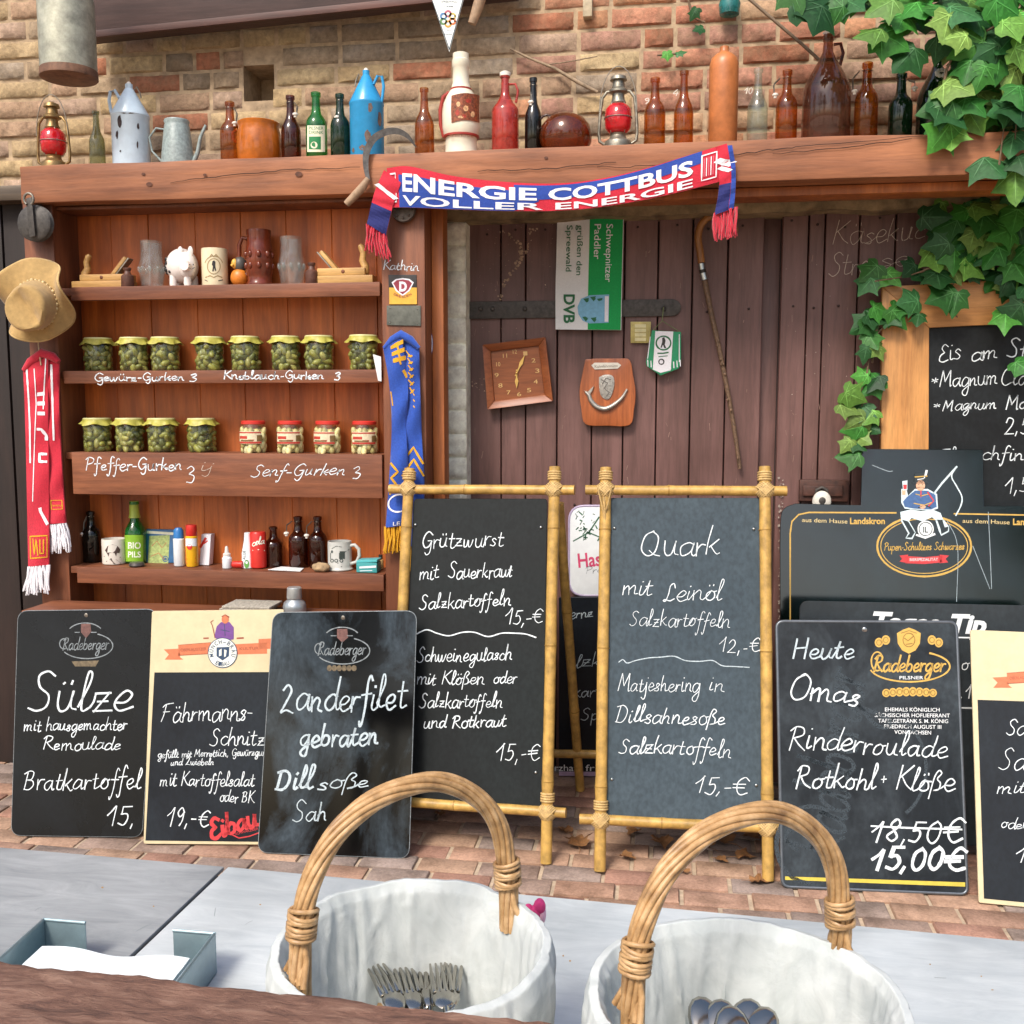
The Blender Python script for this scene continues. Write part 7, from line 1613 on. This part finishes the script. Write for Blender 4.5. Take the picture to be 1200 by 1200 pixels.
LOB = [(0, 0), (.17, -.13), (.36, -.12), (.54, .05), (.44, .20), (.54, .40), (.68, .60), (.45, .61), (.29, .70), (.17, .90), (0, 1.14)]
LOB = LOB+[(-x, y) for x, y in reversed(LOB[1:-1])]
GR = ['#2f6a28', '#3d7d30', '#28582a', '#4c8e36', '#234e28', '#6a9a40', '#386c3c', '#357a2a', '#7a9a4a']
def ivy_leaf(m, p, size, rb, dark=1.0, tilt=.5):
    base = C(rb.choice(GR)); f = dark*rb.uniform(.55, 1.1)
    col = tuple(c*f for c in base[:3])+(1,); vein = tuple(min(1, c*f*1.22+.006) for c in base[:3])+(1,)
    nrm = Vector((rb.uniform(-.5, .5), -1, rb.uniform(-.1, .9)*tilt*2)).normalized()
    ang = rb.gauss(0, .8); dn = Vector((math.sin(ang), 0, -math.cos(ang))); dn = (dn-nrm*dn.dot(nrm)).normalized(); sx = dn.cross(nrm)
    fold = rb.uniform(.1, .35); cup = rb.uniform(-.15, .25); wx = rb.uniform(.85, 1.15)
    def P(x, y): return p+(sx*x*wx+dn*(y-.45))*size+nrm*size*(-abs(x)*fold+cup*(.5-(y-.45)**2)-.05)
    n = len(LOB); pts = [P(x*rb.uniform(.93, 1.07), y*rb.uniform(.95, 1.05)) for x, y in LOB]
    mid = [P(0, .12)+nrm*size*.02, P(0, .5)+nrm*size*.03, P(0, .85)+nrm*size*.01]
    sh = [(x*.5, .2+y*.6) for x, y in LOB]
    # two rings: veins near the midrib are paler
    inn = [P(x*.42, .22+(y-.22)*.5)+nrm*size*.015 for x, y in LOB]
    o = len(m.v)
    m.v += pts+inn+[P(0, .30)+nrm*size*.02]
    for lx, ly in ((0, 1.05), (.62, .54), (-.62, .54), (.48, .05), (-.48, .05)):
        a, b = P(0, .06)+nrm*size*.03, P(lx*.55, .06+(ly-.06)*.55)+nrm*size*.035; e = P(lx*.93, .06+(ly-.06)*.93)+nrm*size*.02; sdv = (b-a).cross(nrm).normalized()*size*.017; q = len(m.v)
        m.v += [a-sdv, a+sdv, b+sdv*.7, b-sdv*.7, e]; m.f += [[q, q+1, q+2, q+3], [q+3, q+2, q+4]]; m.mi += [0, 0]; m.col += [tuple(min(1, c*1.5+.025) for c in vein[:3])+(1,)]*2
    o = o; 
    for i in range(n):
        j = (i+1) % n
        m.f.append([o+i, o+j, o+n+j, o+n+i]); m.mi.append(0); m.col.append(col)
        m.f.append([o+n+i, o+n+j, o+2*n]); m.mi.append(0); m.col.append(vein if i % 4 in (1, 2) else tuple(c*.92 for c in col[:3])+(1,))
def ivy(label, leaves, size, Y0, Y1, stems, seed, fill=None):
    rb = random.Random(seed); root = thing('ivy', label, 'ivy', at(*leaves[0], Y0), 'ivy on the wall and door')
    m = Mesh(); m.flat = True
    if fill:
        poly, n, fsize, fY = fill
        def inside(x, y):
            c = False; k = len(poly)
            for i in range(k):
                (xa, ya), (xb, yb) = poly[i], poly[i-1]
                if (ya > y) != (yb > y) and x < (xb-xa)*(y-ya)/(yb-ya)+xa: c = not c
            return c
        xs = [p[0] for p in poly]; ys = [p[1] for p in poly]; k = 0
        while k < n:
            x, y = rb.uniform(min(xs), max(xs)), rb.uniform(min(ys), max(ys))
            if inside(x, y):
                Y = rb.uniform(*fY); p = at(x, y, Y); ivy_leaf(m, p, fsize*mpp(p)*rb.uniform(.6, 1.1), rb); k += 1
    for x, y in leaves:
        p = at(x, y, rb.uniform(Y0, Y1)); ivy_leaf(m, p, size*mpp(p)*rb.uniform(.8, 1.2), rb, 1.1)
    m.build('foliage', M_leaf, root, smooth=80)
    m = Mesh()
    for st in stems:
        c = crom(st, 5); m.tube([at(p.x, p.y, Y1+.012+.006*noise.noise(Vector((i*.3, 1, seed)))) for i, p in enumerate(c)], [.0028+.0012*math.sin(i*.7) for i in range(len(c))], 6)
    m.build('stem', M_stem, root, smooth=60)
    return root
topl = [(975, 10), (945, 3), (1000, 5), (1020, 38), (1058, 22), (1063, 66), (1100, 10), (1128, 12), (1146, 24), (1190, 30), (1120, 45), (1136, 56), (1182, 47), (1160, 58), (1186, 92), (1196, 112), (1170, 75), (1120, 104), (1114, 130), (1140, 124), (1100, 126), (1115, 160), (1104, 158), (1196, 132), (1176, 128), (1163, 192), (1186, 166), (1196, 192), (1190, 214), (1135, 82), (1078, 10), (1034, 8), (1045, 48), (960, 20), (930, -6), (1150, 90), (1205, 60), (1210, 20), (1180, 10), (1110, 30)]
ivy('dense ivy hanging over the beam end in the top right corner', topl, 37, -.42, -.37, [[(1250, -10), (1150, 40), (1110, 80), (1108, 150)], [(1220, -20), (1050, -5), (940, -10)], [(1190, 30), (1180, 120), (1170, 200)], [(1250, 60), (1195, 130), (1190, 220)]], 21,
    ([(1080, -30), (1290, -30), (1290, 250), (1185, 225), (1150, 170), (1135, 140), (1105, 150), (1118, 100), (1118, 60), (1040, 10), (930, -5), (930, -30)], 270, 36, (-.37, -.20)))
midl = [(1094, 254), (1126, 250), (1150, 243), (1100, 287), (1096, 300), (1140, 280), (1118, 303), (1140, 312), (1175, 274), (1190, 256), (1196, 272), (1100, 325), (1118, 318), (1150, 262), (1163, 300), (1105, 347), (1120, 354), (1186, 336), (1194, 316), (1188, 368), (1178, 375), (1110, 263), (1165, 285), (1205, 300), (1198, 430), (1210, 250), (1215, 340)]
ivy('ivy branch spreading in front of the top of the wooden frame', midl, 30, -.115, -.085, [[(1230, 240), (1150, 260), (1100, 260)], [(1200, 250), (1140, 300), (1110, 350), (1122, 372)], [(1150, 280), (1080, 318), (1025, 330)], [(1210, 280), (1190, 330), (1185, 380)]], 22,
    ([(1090, 245), (1260, 225), (1260, 345), (1190, 345), (1140, 320), (1095, 305)], 70, 29, (-.085, -.05)))
strl = [(1020, 318), (1030, 330), (1046, 325), (1066, 316), (1078, 322), (1016, 334), (1033, 362), (1026, 372), (1020, 383), (1056, 360), (1066, 354), (1076, 374), (1046, 374), (1011, 382), (1022, 398), (1014, 415), (1031, 412), (1010, 440), (1021, 452), (1000, 464), (994, 478), (1010, 482), (1004, 496), (1019, 488), (1001, 502), (1010, 514), (992, 522), (1006, 520), (1018, 500), (996, 533), (1025, 448), (1052, 372)]
ivy('thin ivy strand trailing down the left side of the wooden frame', strl, 23, -.085, -.07, [[(1085, 318), (1040, 325), (1018, 332)], [(1072, 372), (1040, 368), (1030, 380), (1020, 410), (1015, 445), (1008, 490), (1000, 540)], [(1050, 372), (1028, 392), (1022, 425)]], 23)
ivy('few small ivy leaves sprouting from the bricks above the tall clay bottle', [(813, 16), (819, 34), (798, 62), (782, 65)], 13, -.05, -.04, [[(805, -6), (813, 20), (826, 26)], [(770, 65), (800, 62)]], 24)

# ================================================================== fallen leaves on the paving
M_dry = plain('dry_leaf', '#8a6038', .8, .3, 70, bmp=.3)
rb = random.Random(31)
def dry_leaf_mesh(seed):
    rb = random.Random(seed); m = Mesh(); n = len(LOB)
    pts = [Vector((x*.05*rb.uniform(.8, 1.1), (y-.4)*.055, .004+.022*abs(x)**1.3*rb.uniform(.4, 1.6)+.008*rb.random())) for x, y in LOB]
    m.flat = True; c = Vector((0, 0, .008)); m.add(pts+[c], [(i, (i+1) % n, n) for i in range(n)])
    m.tube([Vector((0, -.022, .005)), Vector((.004, -.04, .006)), Vector((.002, -.055, .004))], .0008, 5); return m
for i, (px, py, sc_) in enumerate([(678, 990, 1.25), (662, 975, .8), (742, 977, .75), (735, 1006, .7), (842, 986, 1.5), (826, 992, 1.0), (880, 983, .9), (872, 1006, .9), (800, 1022, .6), (888, 1034, .8), (845, 1009, .6), (515, 955, .6), (775, 990, 1.1)]):
    p = atz(px, py, .002); m = dry_leaf_mesh(i); rt = Matrix.Rotation(rb.uniform(0, 6.28), 3, 'Z')
    m.v = [p+rt @ (v*sc_) for v in m.v]
    tag(m.build('fallen_leaf', M_dry, None, loc=p, smooth=60), 'dry curled brown leaf fallen on the brick paving', 'leaf', 'fallen leaves under the bamboo boards')

# ================================================================== zinc covered serving table in front
def zinc(name, c1, c2, rough):
    m, t, b = base_mat(name)
    v = coords(t, (7, 30, 10), 'World', (0, 0, .3)); n = N(t, 'ShaderNodeTexNoise', i_Scale=1.0, i_Detail=9.0, i_Roughness=.72, i_Distortion=.8); t.links.new(v, n.inputs[0])
    v2 = coords(t, (4, 4, 4), 'World'); n2 = N(t, 'ShaderNodeTexNoise', i_Scale=1.0, i_Detail=5.0); t.links.new(v2, n2.inputs[0])
    c = ramp(t, n.outputs[0], [(.3, C(c2)), (.7, C(c1))])
    c = mixc(t, 1.0, c, ramp(t, n2.outputs[0], [(.32, (.72, .73, .74, 1)), (.62, (1.08, 1.08, 1.08, 1))]), 'MULTIPLY')
    t.links.new(c, b.inputs['Base Color']); b.inputs['Roughness'].default_value = rough; b.inputs['Specular IOR Level'].default_value = .4
    bump(t, b, n.outputs[0], .25, .0015); return m
TZ = .65
tbl = thing('serving_table', 'long serving table covered with two grey zinc sheets in the foreground', 'table', (.3, -2.7, 0))
fl_, fr_ = atz(-160, 979, TZ), atz(1330, 1115, TZ); sa, sb2 = atz(265, 1015.5, TZ), atz(160, 1115, TZ)
d_ = (sb2-sa); se = sa+d_*((-3.15-sa.y)/d_.y); dz = Vector((0, 0, -.004))
def at_edge(p): return p
m = Mesh(); m.prism([fl_, sa+Vector((-.003, 0, 0)), se+Vector((-.003, 0, 0)), Vector((fl_.x, -3.15, TZ))], (0, 0, -.006)); m.build('zinc_sheet', zinc('dull_zinc', '#a9acac', '#85898a', .55), tbl, bevel=.0015)
m = Mesh(); m.prism([sa+Vector((.003, 0, 0)), fr_, Vector((fr_.x, -3.15, TZ)), se+Vector((.003, 0, 0))], (0, 0, -.006)); m.build('zinc_sheet', zinc('pale_zinc', '#d6dbda', '#b4bcbe', .5), tbl, bevel=.0015)
m = Mesh(); m.prism([fl_+Vector((.01, -.01, -.0065)), fr_+Vector((-.01, -.01, -.0065)), Vector((fr_.x-.01, -3.14, TZ-.0065)), Vector((fl_.x+.01, -3.14, TZ-.0065))], (0, 0, -.03)); m.build('table_board', M_dark, tbl, bevel=.002)
for x, y in ((fl_.x+.08, fl_.y-.08), (fr_.x-.08, fr_.y-.08), (fl_.x+.08, -3.05), (fr_.x-.08, -3.05)):
    m = Mesh(); m.box(x-.03, x+.03, y-.03, y+.03, 0, TZ-.037); m.build('leg', M_dark, tbl, bevel=.003)

sc2 = random.Random(12)
class TopSurf:
    def pt(s, px, py, k=0): return atz(px, py, TZ+.0003)
D = Decal(TopSurf(), [plain('zinc_scratch', '#8d9597', .5, .1, 60, bmp=0), plain('bread_crumb', '#a98a5c', .9, .2, 90)])
for k in range(34):
    x, y = sc2.uniform(5, 1190), sc2.uniform(1030, 1150); 
    if y < 1002+.095*x+8: continue
    q_ = sc2.uniform(-26, 26); w_ = sc2.uniform(-6, 10)
    D.mat(0).stroke([(x, y), (x+q_*.5, y+w_*.5+sc2.uniform(-1, 1)), (x+q_, y+w_)], sc2.uniform(.25, .6), True)
D.mat(1)
for x, y in ((1150, 1144), (1163, 1160), (305, 1060), (180, 1062), (660, 1120), (668, 1126), (1090, 1130), (120, 1040)): D.disc(x, y, sc2.uniform(.8, 1.8), sc2.uniform(.6, 1.2), 8)
D.done('scratches', tbl)
# rough brown plank at the very front
PZ = .90
e0, e1 = atz(-250, 1094, PZ), atz(715, 1201, PZ); dd = (e1-e0).normalized()
M_plank, t_, b_ = base_mat('weathered_brown_plank')
v_ = coords(t_, (26, 120, 120), 'World', (0, 0, .35)); n_ = N(t_, 'ShaderNodeTexNoise', i_Scale=1.0, i_Detail=9.0, i_Roughness=.75, i_Distortion=.5); t_.links.new(v_, n_.inputs[0])
v2_ = coords(t_, (6, 14, 14), 'World'); n2_ = N(t_, 'ShaderNodeTexNoise', i_Scale=1.0, i_Detail=5.0); t_.links.new(v2_, n2_.inputs[0])
c_ = ramp(t_, n_.outputs[0], [(.32, C('#4a332a')), (.5, C('#7a5848')), (.72, C('#a58470'))])
t_.links.new(mixc(t_, 1.0, c_, ramp(t_, n2_.outputs[0], [(.3, (.7, .68, .66, 1)), (.65, (1.1, 1.08, 1.06, 1))]), 'MULTIPLY'), b_.inputs['Base Color']); b_.inputs['Roughness'].default_value = .7
bump(t_, b_, n_.outputs[0], .9, .003)
e2 = e1+dd*.75
bar = thing('rough_plank', 'weathered rough brown plank rail along the bottom edge', 'plank', (e0+e2)/2)
def plk(u, v_):
    p = e0.lerp(e2, u); q = v_*.16
    z = PZ-.002*(1+noise.noise(Vector((u*22, v_*34, 0))))-.0016*(1+noise.noise(Vector((u*120+v_*60, v_*70, 3))))
    return Vector((p.x+dd.y*q, p.y-dd.x*q+(.003*noise.noise(Vector((u*30, 0, 7))) if v_ < .02 else 0), z))
m = Mesh(); m.sheet(plk, 260, 26, (0, 0, -.045)); m.build('plank_board', M_plank, bar, smooth=60)
for i in range(2):
    m = Mesh(); x = (e0.lerp(e2, .12+.75*i)); m.box(x.x-.03, x.x+.03, x.y-.10, x.y-.04, 0, PZ-.05); m.build('post', M_dark, bar, bevel=.003)

# galvanised napkin tray with napkins
HZ = TZ+.048; A_, B_ = atz(50, 1078, HZ), atz(252, 1095, HZ); F_ = atz(4, 1119, HZ); yv = (F_-A_).normalized(); xv = (B_-A_).normalized(); L_ = (B_-A_).length; Dp = .17
tr_ = thing('napkin_tray', 'galvanised sheet metal napkin tray with a cut out back', 'tray', (A_+B_)/2+Vector((0, 0, -.048)))
M_gal = plain('galvanised_sheet', '#8fa4aa', .35, .12, 25, metal=.55, bmp=.1); dn_ = Vector((0, 0, -.047))
def wallp(p, q, name='side_wall', drop=dn_):
    m = Mesh(); n_ = (q-p).cross(drop).normalized()*.0022; m.prism([p, q, q+drop, p+drop], n_); m.build(name, M_gal, tr_, bevel=.0006)
    m = Mesh(); m.tube([p+n_*.5, q+n_*.5], .0022, 6); m.build('rolled_edge', M_gal, tr_, smooth=60)
wallp(A_, A_+yv*Dp); wallp(B_+yv*Dp, B_)
wallp(A_, A_+xv*L_*.25, 'back_wall'); wallp(A_+xv*L_*.76, B_, 'back_wall')
m = Mesh(); q = [A_+dn_, B_+dn_, B_+yv*Dp+dn_, A_+yv*Dp+dn_]; m.prism(q, (0, 0, .002)); m.build('floor_plate', M_gal, tr_)
M_nap = plain('paper_napkin', '#dfe6e6', .85, .03, 60, bmp=.15)
nk = thing('napkin_stack', 'stack of white paper napkins lying in the galvanised tray', 'napkins', (A_+B_)/2+yv*.08+dn_)
N0 = A_+xv*.018+yv*.035+dn_+Vector((0, 0, .0025))
for i in range(4):
    m = Mesh(); ph = i*.7
    m.sheet(lambda u, v_: N0+xv*(L_-.03)*(u*.97+.012*(i % 2))+yv*.125*v_+Vector((0, 0, .0085*i+.0075+.0035*noise.noise(Vector((u*3, v_*2+i, ph)))*(i/3)+(.003*math.sin(u*9) if v_ < .05 else 0))), 18, 8, (0, 0, -.0072)); m.build('napkin', M_nap, nk, smooth=50)

# ================================================================== two wicker baskets with cloth liners
M_wick, t_, b_ = base_mat('willow_wicker'); v_ = coords(t_, (60,)*3, 'World'); n_ = N(t_, 'ShaderNodeTexNoise', i_Scale=1.0, i_Detail=6.0, i_Roughness=.6); t_.links.new(v_, n_.inputs[0])
t_.links.new(ramp(t_, n_.outputs[0], [(.3, C('#80603f')), (.5, C('#b28c5e')), (.7, C('#d0ac80'))]), b_.inputs['Base Color']); b_.inputs['Roughness'].default_value = .42; bump(t_, b_, n_.outputs[0], .3, .002)
M_lin, t_, b_ = base_mat('cotton_liner'); v_ = coords(t_, (22,)*3, 'World'); n_ = N(t_, 'ShaderNodeTexNoise', i_Scale=1.0, i_Detail=8.0, i_Roughness=.62, i_Distortion=.7); t_.links.new(v_, n_.inputs[0])
t_.links.new(ramp(t_, n_.outputs[0], [(.3, C('#b2b8b6')), (.65, C('#cbcfcc'))]), b_.inputs['Base Color']); b_.inputs['Roughness'].default_value = .9
bump(t_, b_, n_.outputs[0], .5, .004)
def ipx(p):
    d = Vector(p)-CAM; z = d.dot(cF); return (600+FPX*d.dot(cR)/z, 600-FPX*d.dot(cU)/z)
def basket(label, cpx, Rr, lpx, rpx, peak_y, seed, rimz=.845):
    c = atz(*cpx, rimz); hb = .19; z0 = TZ+.001
    root = thing('wicker_basket', label, 'basket', (c.x, c.y, z0), 'wicker baskets on the serving table'); H = rimz-z0
    rbk = random.Random(seed)
    # woven body
    m = Mesh()
    prof = [(Rr*.66, 0)]+[(Rr*(.66+.20*k/24)+.0022*(k % 2), H*.55*k/24) for k in range(1, 25)]
    m.shell(prof, (c.x, c.y, z0), 64, fn=lambda a, z: 1+.018*math.sin(a*22+(math.pi if int(z/(H*.55/12)) % 2 else 0))); m.build('woven_body', M_wick, root, smooth=50)
    m = Mesh(); m.lathe([(0, 0), (Rr*.66, 0), (Rr*.66, .006), (0, .006)], (c.x, c.y, z0), 40); m.build('base', M_wick, root, smooth=40)
    # liner: outside fall, rolled rim, inner bowl
    def lin(u, v_):
        a = 2*math.pi*u; d = Vector((math.cos(a), math.sin(a), 0)); k = v_
        pr = [(1.04, -.085), (1.06, -.04), (1.065, -.012), (1.03, .004), (.97, .006), (.93, -.004), (.90, -.03), (.86, -.07), (.82, -.11), (.72, -.128), (.35, -.134), (0.01, -.135)]
        t = k*(len(pr)-1); i = min(int(t), len(pr)-2); f = t-i; r = pr[i][0]+(pr[i+1][0]-pr[i][0])*f; z = pr[i][1]+(pr[i+1][1]-pr[i][1])*f
        w_ = noise.noise(Vector((d.x*2.6+seed, d.y*2.6, z*16)))*.022+noise.noise(Vector((d.x*6+seed, d.y*6, z*9)))*.018+noise.noise(Vector((d.x*15+seed, d.y*15, z*25+d.x*8)))*.010
        rg = (1-abs(noise.noise(Vector((d.x*4+seed*2, d.y*4, z*7+d.y*2)))))**9+.7*(1-abs(noise.noise(Vector((d.x*9+seed, d.y*9+5, z*12)))))**10
        w_ -= .030*rg
        rimf = 1-.8*math.exp(-((k-.33)/.14)**2); w_ *= rimf
        if k < .2: w_ += .02*math.sin(a*11+seed)*(1-k/.2)
        zz = noise.noise(Vector((d.x*2, d.y*2, seed)))*.004+noise.noise(Vector((d.x*9, d.y*9, seed)))*.0012
        if i > 7: w_ *= .7; zz += .012*noise.noise(Vector((d.x*r*5, d.y*r*5, seed+3)))
        return Vector((c.x, c.y, rimz))+d*Rr*(r+w_*min(1, r*1.2))+Vector((0, 0, z+zz*(1 if i < 8 else .5)))
    m = Mesh(); m.grid(lin, 200, 90); o = m.build('cloth_liner', M_lin, root, smooth=80)
    m = Mesh(); ua = (.60 if seed == 3 else .58); m.tube([lin(ua+.004*math.sin(k*.6), .36+.5*k/30)+Vector((0, 0, .0006)) for k in range(31)], .0011, 6); m.build('seam', plain('liner_seam', '#8d9290', .9, .1, 60, bmp=0), root, smooth=60)
    # handle
    a, b2 = atz(*lpx, rimz), atz(*rpx, rimz); mid = (a+b2)/2; ax = (b2-a)*.5; Lh = ax.length
    lo, hi = .05, .4
    for _ in range(30):
        h = (lo+hi)/2
        if min(ipx(mid+ax*math.cos(t)+Vector((0, 0, h*math.sin(t))))[1] for t in [R(60+4*i) for i in range(16)]) > peak_y+9: lo = h
        else: hi = h
    n = 64; path = []
    for i in range(n+1):
        t = math.pi*(1-i/n); ca, sa = math.cos(t), math.sin(t); bul = 1+.06*math.sin(2*t)**2
        path.append(mid+ax*(math.copysign(abs(ca)**.88, ca)*bul)+Vector((0, 0, h*max(0, sa)**.95)))
    path = [path[0]+Vector((0, 0, -.02))]+path+[path[-1]+Vector((0, 0, -.02))]
    bn = ax.normalized().cross(Vector((0, 0, 1))); hm = Mesh(); N2 = len(path)
    for s_ in range(9):
        pts = []
        for i, p in enumerate(path):
            tg = (path[min(i+1, N2-1)]-path[max(i-1, 0)]).normalized(); u2 = tg.cross(bn).normalized(); an = 2*math.pi*s_/9+i*.10
            rad = .0066*(1+.05*math.sin(i*.5+s_)); pts.append(p+bn*math.cos(an)*rad*1.05+u2*math.sin(an)*rad*.95)
        hm.tube(pts, .0026, 7)
    hm.tube(path, .0048, 8); hm.build('handle', M_wick, root, smooth=60)
    # binding coils and splayed ends at both feet
    for end in (0, 1):
        w_ = Mesh(); seq = path if end == 0 else path[::-1]; o_ = 6 if end == 0 else 4
        for k in range(8):
            f = o_+k*.46; i = int(f); p = seq[i].lerp(seq[i+1], f-i); tg = (seq[i+1]-seq[i]).normalized(); u2 = tg.cross(bn).normalized(); tl = .003*math.sin(k*2+end)
            w_.tube([p+bn*math.cos(x)*.0112+u2*math.sin(x)*.0108+tg*tl*math.cos(x) for x in [R(24*j) for j in range(15)]], .0019, 6, closed=True)
        for k in range(6):
            sx = (k-2.5)/2.5; p = seq[o_].copy(); w_.tube([p+bn*sx*.005, p+bn*sx*.010+Vector((0, 0, -.016)), p+bn*sx*.017+Vector((0, 0, -.034))+ax.normalized()*.006*(1 if end else -1)], .0028, 7)
        w_.build('binding', M_wick, root, smooth=60)
    return c, root, a, b2
c1, bk1, _, _ = basket('left wicker basket with white cloth liner, holding shiny forks', (483, 1110), .113, (352, 1148), (596, 1064), 909, 3)
c2, bk2, _, _ = basket('right wicker basket with white cloth liner, nearest to the right boards', (874, 1172), .117, (741, 1190), (984, 1112), 944, 9)
# cutlery
M_cut = plain('polished_steel', '#a9a59c', .16, .06, 50, metal=1, bmp=0)
fm = Mesh(); o = Vector((0, 0, 0))
fm.tube([Vector((0, 0, 0)), Vector((.03, 0, .001)), Vector((.07, 0, 0)), Vector((.105, 0, .003))], [.005, .0055, .0028, .003], 8)
fm.ball((.118, 0, .003), (.014, .0105, .0022), 12, 8)
for k in range(4): fm.tube([Vector((.126, (k-1.5)*.0052, .003)), Vector((.145, (k-1.5)*.0056, .005)), Vector((.168, (k-1.5)*.0050, .002))], [.0023, .0021, .0011], 6)
fork = fm.build('fork', M_cut, None, smooth=60); rb = random.Random(6)
spots = [(446+i*14, 1146-abs(i-3)*1.0+rb.uniform(-6, 6)) for i in range(7)]
for i, (px, py) in enumerate(spots):
    o = fork if i == 0 else fork.copy()
    if i: COL.objects.link(o)
    tip = atz(px, py, rimz_ := .764+rb.uniform(-.006, .012))
    dirv = Vector((-.5+i*.06+rb.uniform(-.12, .12), .7, .12+rb.uniform(-.06, .12))).normalized(); o.location = tip-dirv*.15; 
    q = dirv.to_track_quat('X', 'Z'); o.rotation_mode = 'QUATERNION'; o.rotation_quaternion = q @ Vector((1, 0, 0)).rotation_difference(Vector((1, 0, 0)))
    tag(o, 'shiny steel fork in the left basket', 'fork', 'forks in the left basket')
sm_ = Mesh(); sm_.tube([Vector((0, 0, 0)), Vector((.05, 0, .002)), Vector((.1, 0, .0)), Vector((.12, 0, .002))], [.0055, .005, .003, .004], 8); sm_.ball((.142, 0, .003), (.024, .016, .006), 16, 10, fn=lambda d: 1)
spoon = sm_.build('spoon', M_cut, None, smooth=60)
for i, (px, py, dx) in enumerate([(830, 1206, -.3), (846, 1210, 0), (874, 1208, .2), (888, 1216, .4), (860, 1218, -.1)]):
    o = spoon if i == 0 else spoon.copy()
    if i: COL.objects.link(o)
    tip = atz(px, py, .79); dirv = Vector((dx, .7, .5)).normalized(); o.location = tip-dirv*.14; o.rotation_mode = 'QUATERNION'; o.rotation_quaternion = dirv.to_track_quat('X', 'Z')
    tag(o, 'shiny steel spoon in the right basket', 'spoon', 'spoons in the right basket')
p = atz(627, 1074, .80); pk = thing('cloth_flower', 'pink cloth flower clipped to the right side of the left basket', 'flower', p)
m = Mesh()
for i in range(6):
    a = R(60*i); m.ball(p+Vector((.004*math.sin(a), -.004, .013*math.cos(a)))+Vector((.005*math.cos(a*2), 0, 0)), (.006, .005, .008), 10, 7)
m.build('petals', plain('hot_pink_cloth', '#d8407e', .8, .1, 80), pk, smooth=60)
m = Mesh(); m.ball(p+Vector((.007, -.001, .004)), (.004, .006, .011), 10, 7); m.build('pale_edge', plain('pale_pink_cloth', '#e8b4c8', .8), pk, smooth=60)

# ================================================================== unseen trees added behind the viewer to shape reflections and cut horizon light
M_tl = plain('tree_leaf', '#3f5f2e', .6, .4, 3, bmp=0); M_bark = plain('tree_bark', '#5a4a3c', .9, .3, 12, bmp=.5)
lm_ = None
def reflection_tree(x, y, h, r, seed):
    rb = random.Random(seed); root = thing('reflection_tree', 'unseen broad leafy tree added behind the viewer for reflections', 'tree', (x, y, 0), 'unseen trees added for reflections')
    m = Mesh(); m.tube([Vector((x, y, 0)), Vector((x+.1, y, h*.3)), Vector((x, y+.1, h*.6)), Vector((x, y, h*.85))], [.22, .18, .12, .05], 10)
    for k in range(7):
        a = rb.uniform(0, 6.28); z = h*rb.uniform(.35, .7); m.tube([Vector((x, y, z)), Vector((x+math.cos(a)*r*.5, y+math.sin(a)*r*.5, z+r*.3)), Vector((x+math.cos(a)*r*.85, y+math.sin(a)*r*.85, z+r*.5))], [.08, .05, .02], 7)
    m.build('trunk', M_bark, root, smooth=60)
    m = Mesh(); m.flat = True; m.noweld = True; cl = [(Vector((x, y, h*.68))+Vector((rb.gauss(0, .45)*r, rb.gauss(0, .45)*r, rb.gauss(0, .5)*r)), rb.uniform(.25, .5)*r) for _ in range(26)]
    for c, q in cl:
        for k in range(70):
            p = c+Vector((rb.gauss(0, .5), rb.gauss(0, .5), rb.gauss(0, .5)))*q; s_ = rb.uniform(.08, .18); u = Vector((rb.gauss(0, 1), rb.gauss(0, 1), rb.gauss(0, 1))).normalized(); v2 = u.orthogonal().normalized()
            m.poly([p-u*s_, p+v2*s_*.5, p+u*s_, p-v2*s_*.5])
    m.build('crown', M_tl, root)
for i, (x, y, h, r) in enumerate([(-7.5, -11, 8.0, 2.6), (-3.2, -13.5, 6.5, 2.3), (6.3, -13.5, 7.5, 2.4), (9.5, -9, 8.5, 2.8), (12.5, -6, 8, 2.6), (-12, -6, 8, 2.6)]): reflection_tree(x, y, h, r, i)
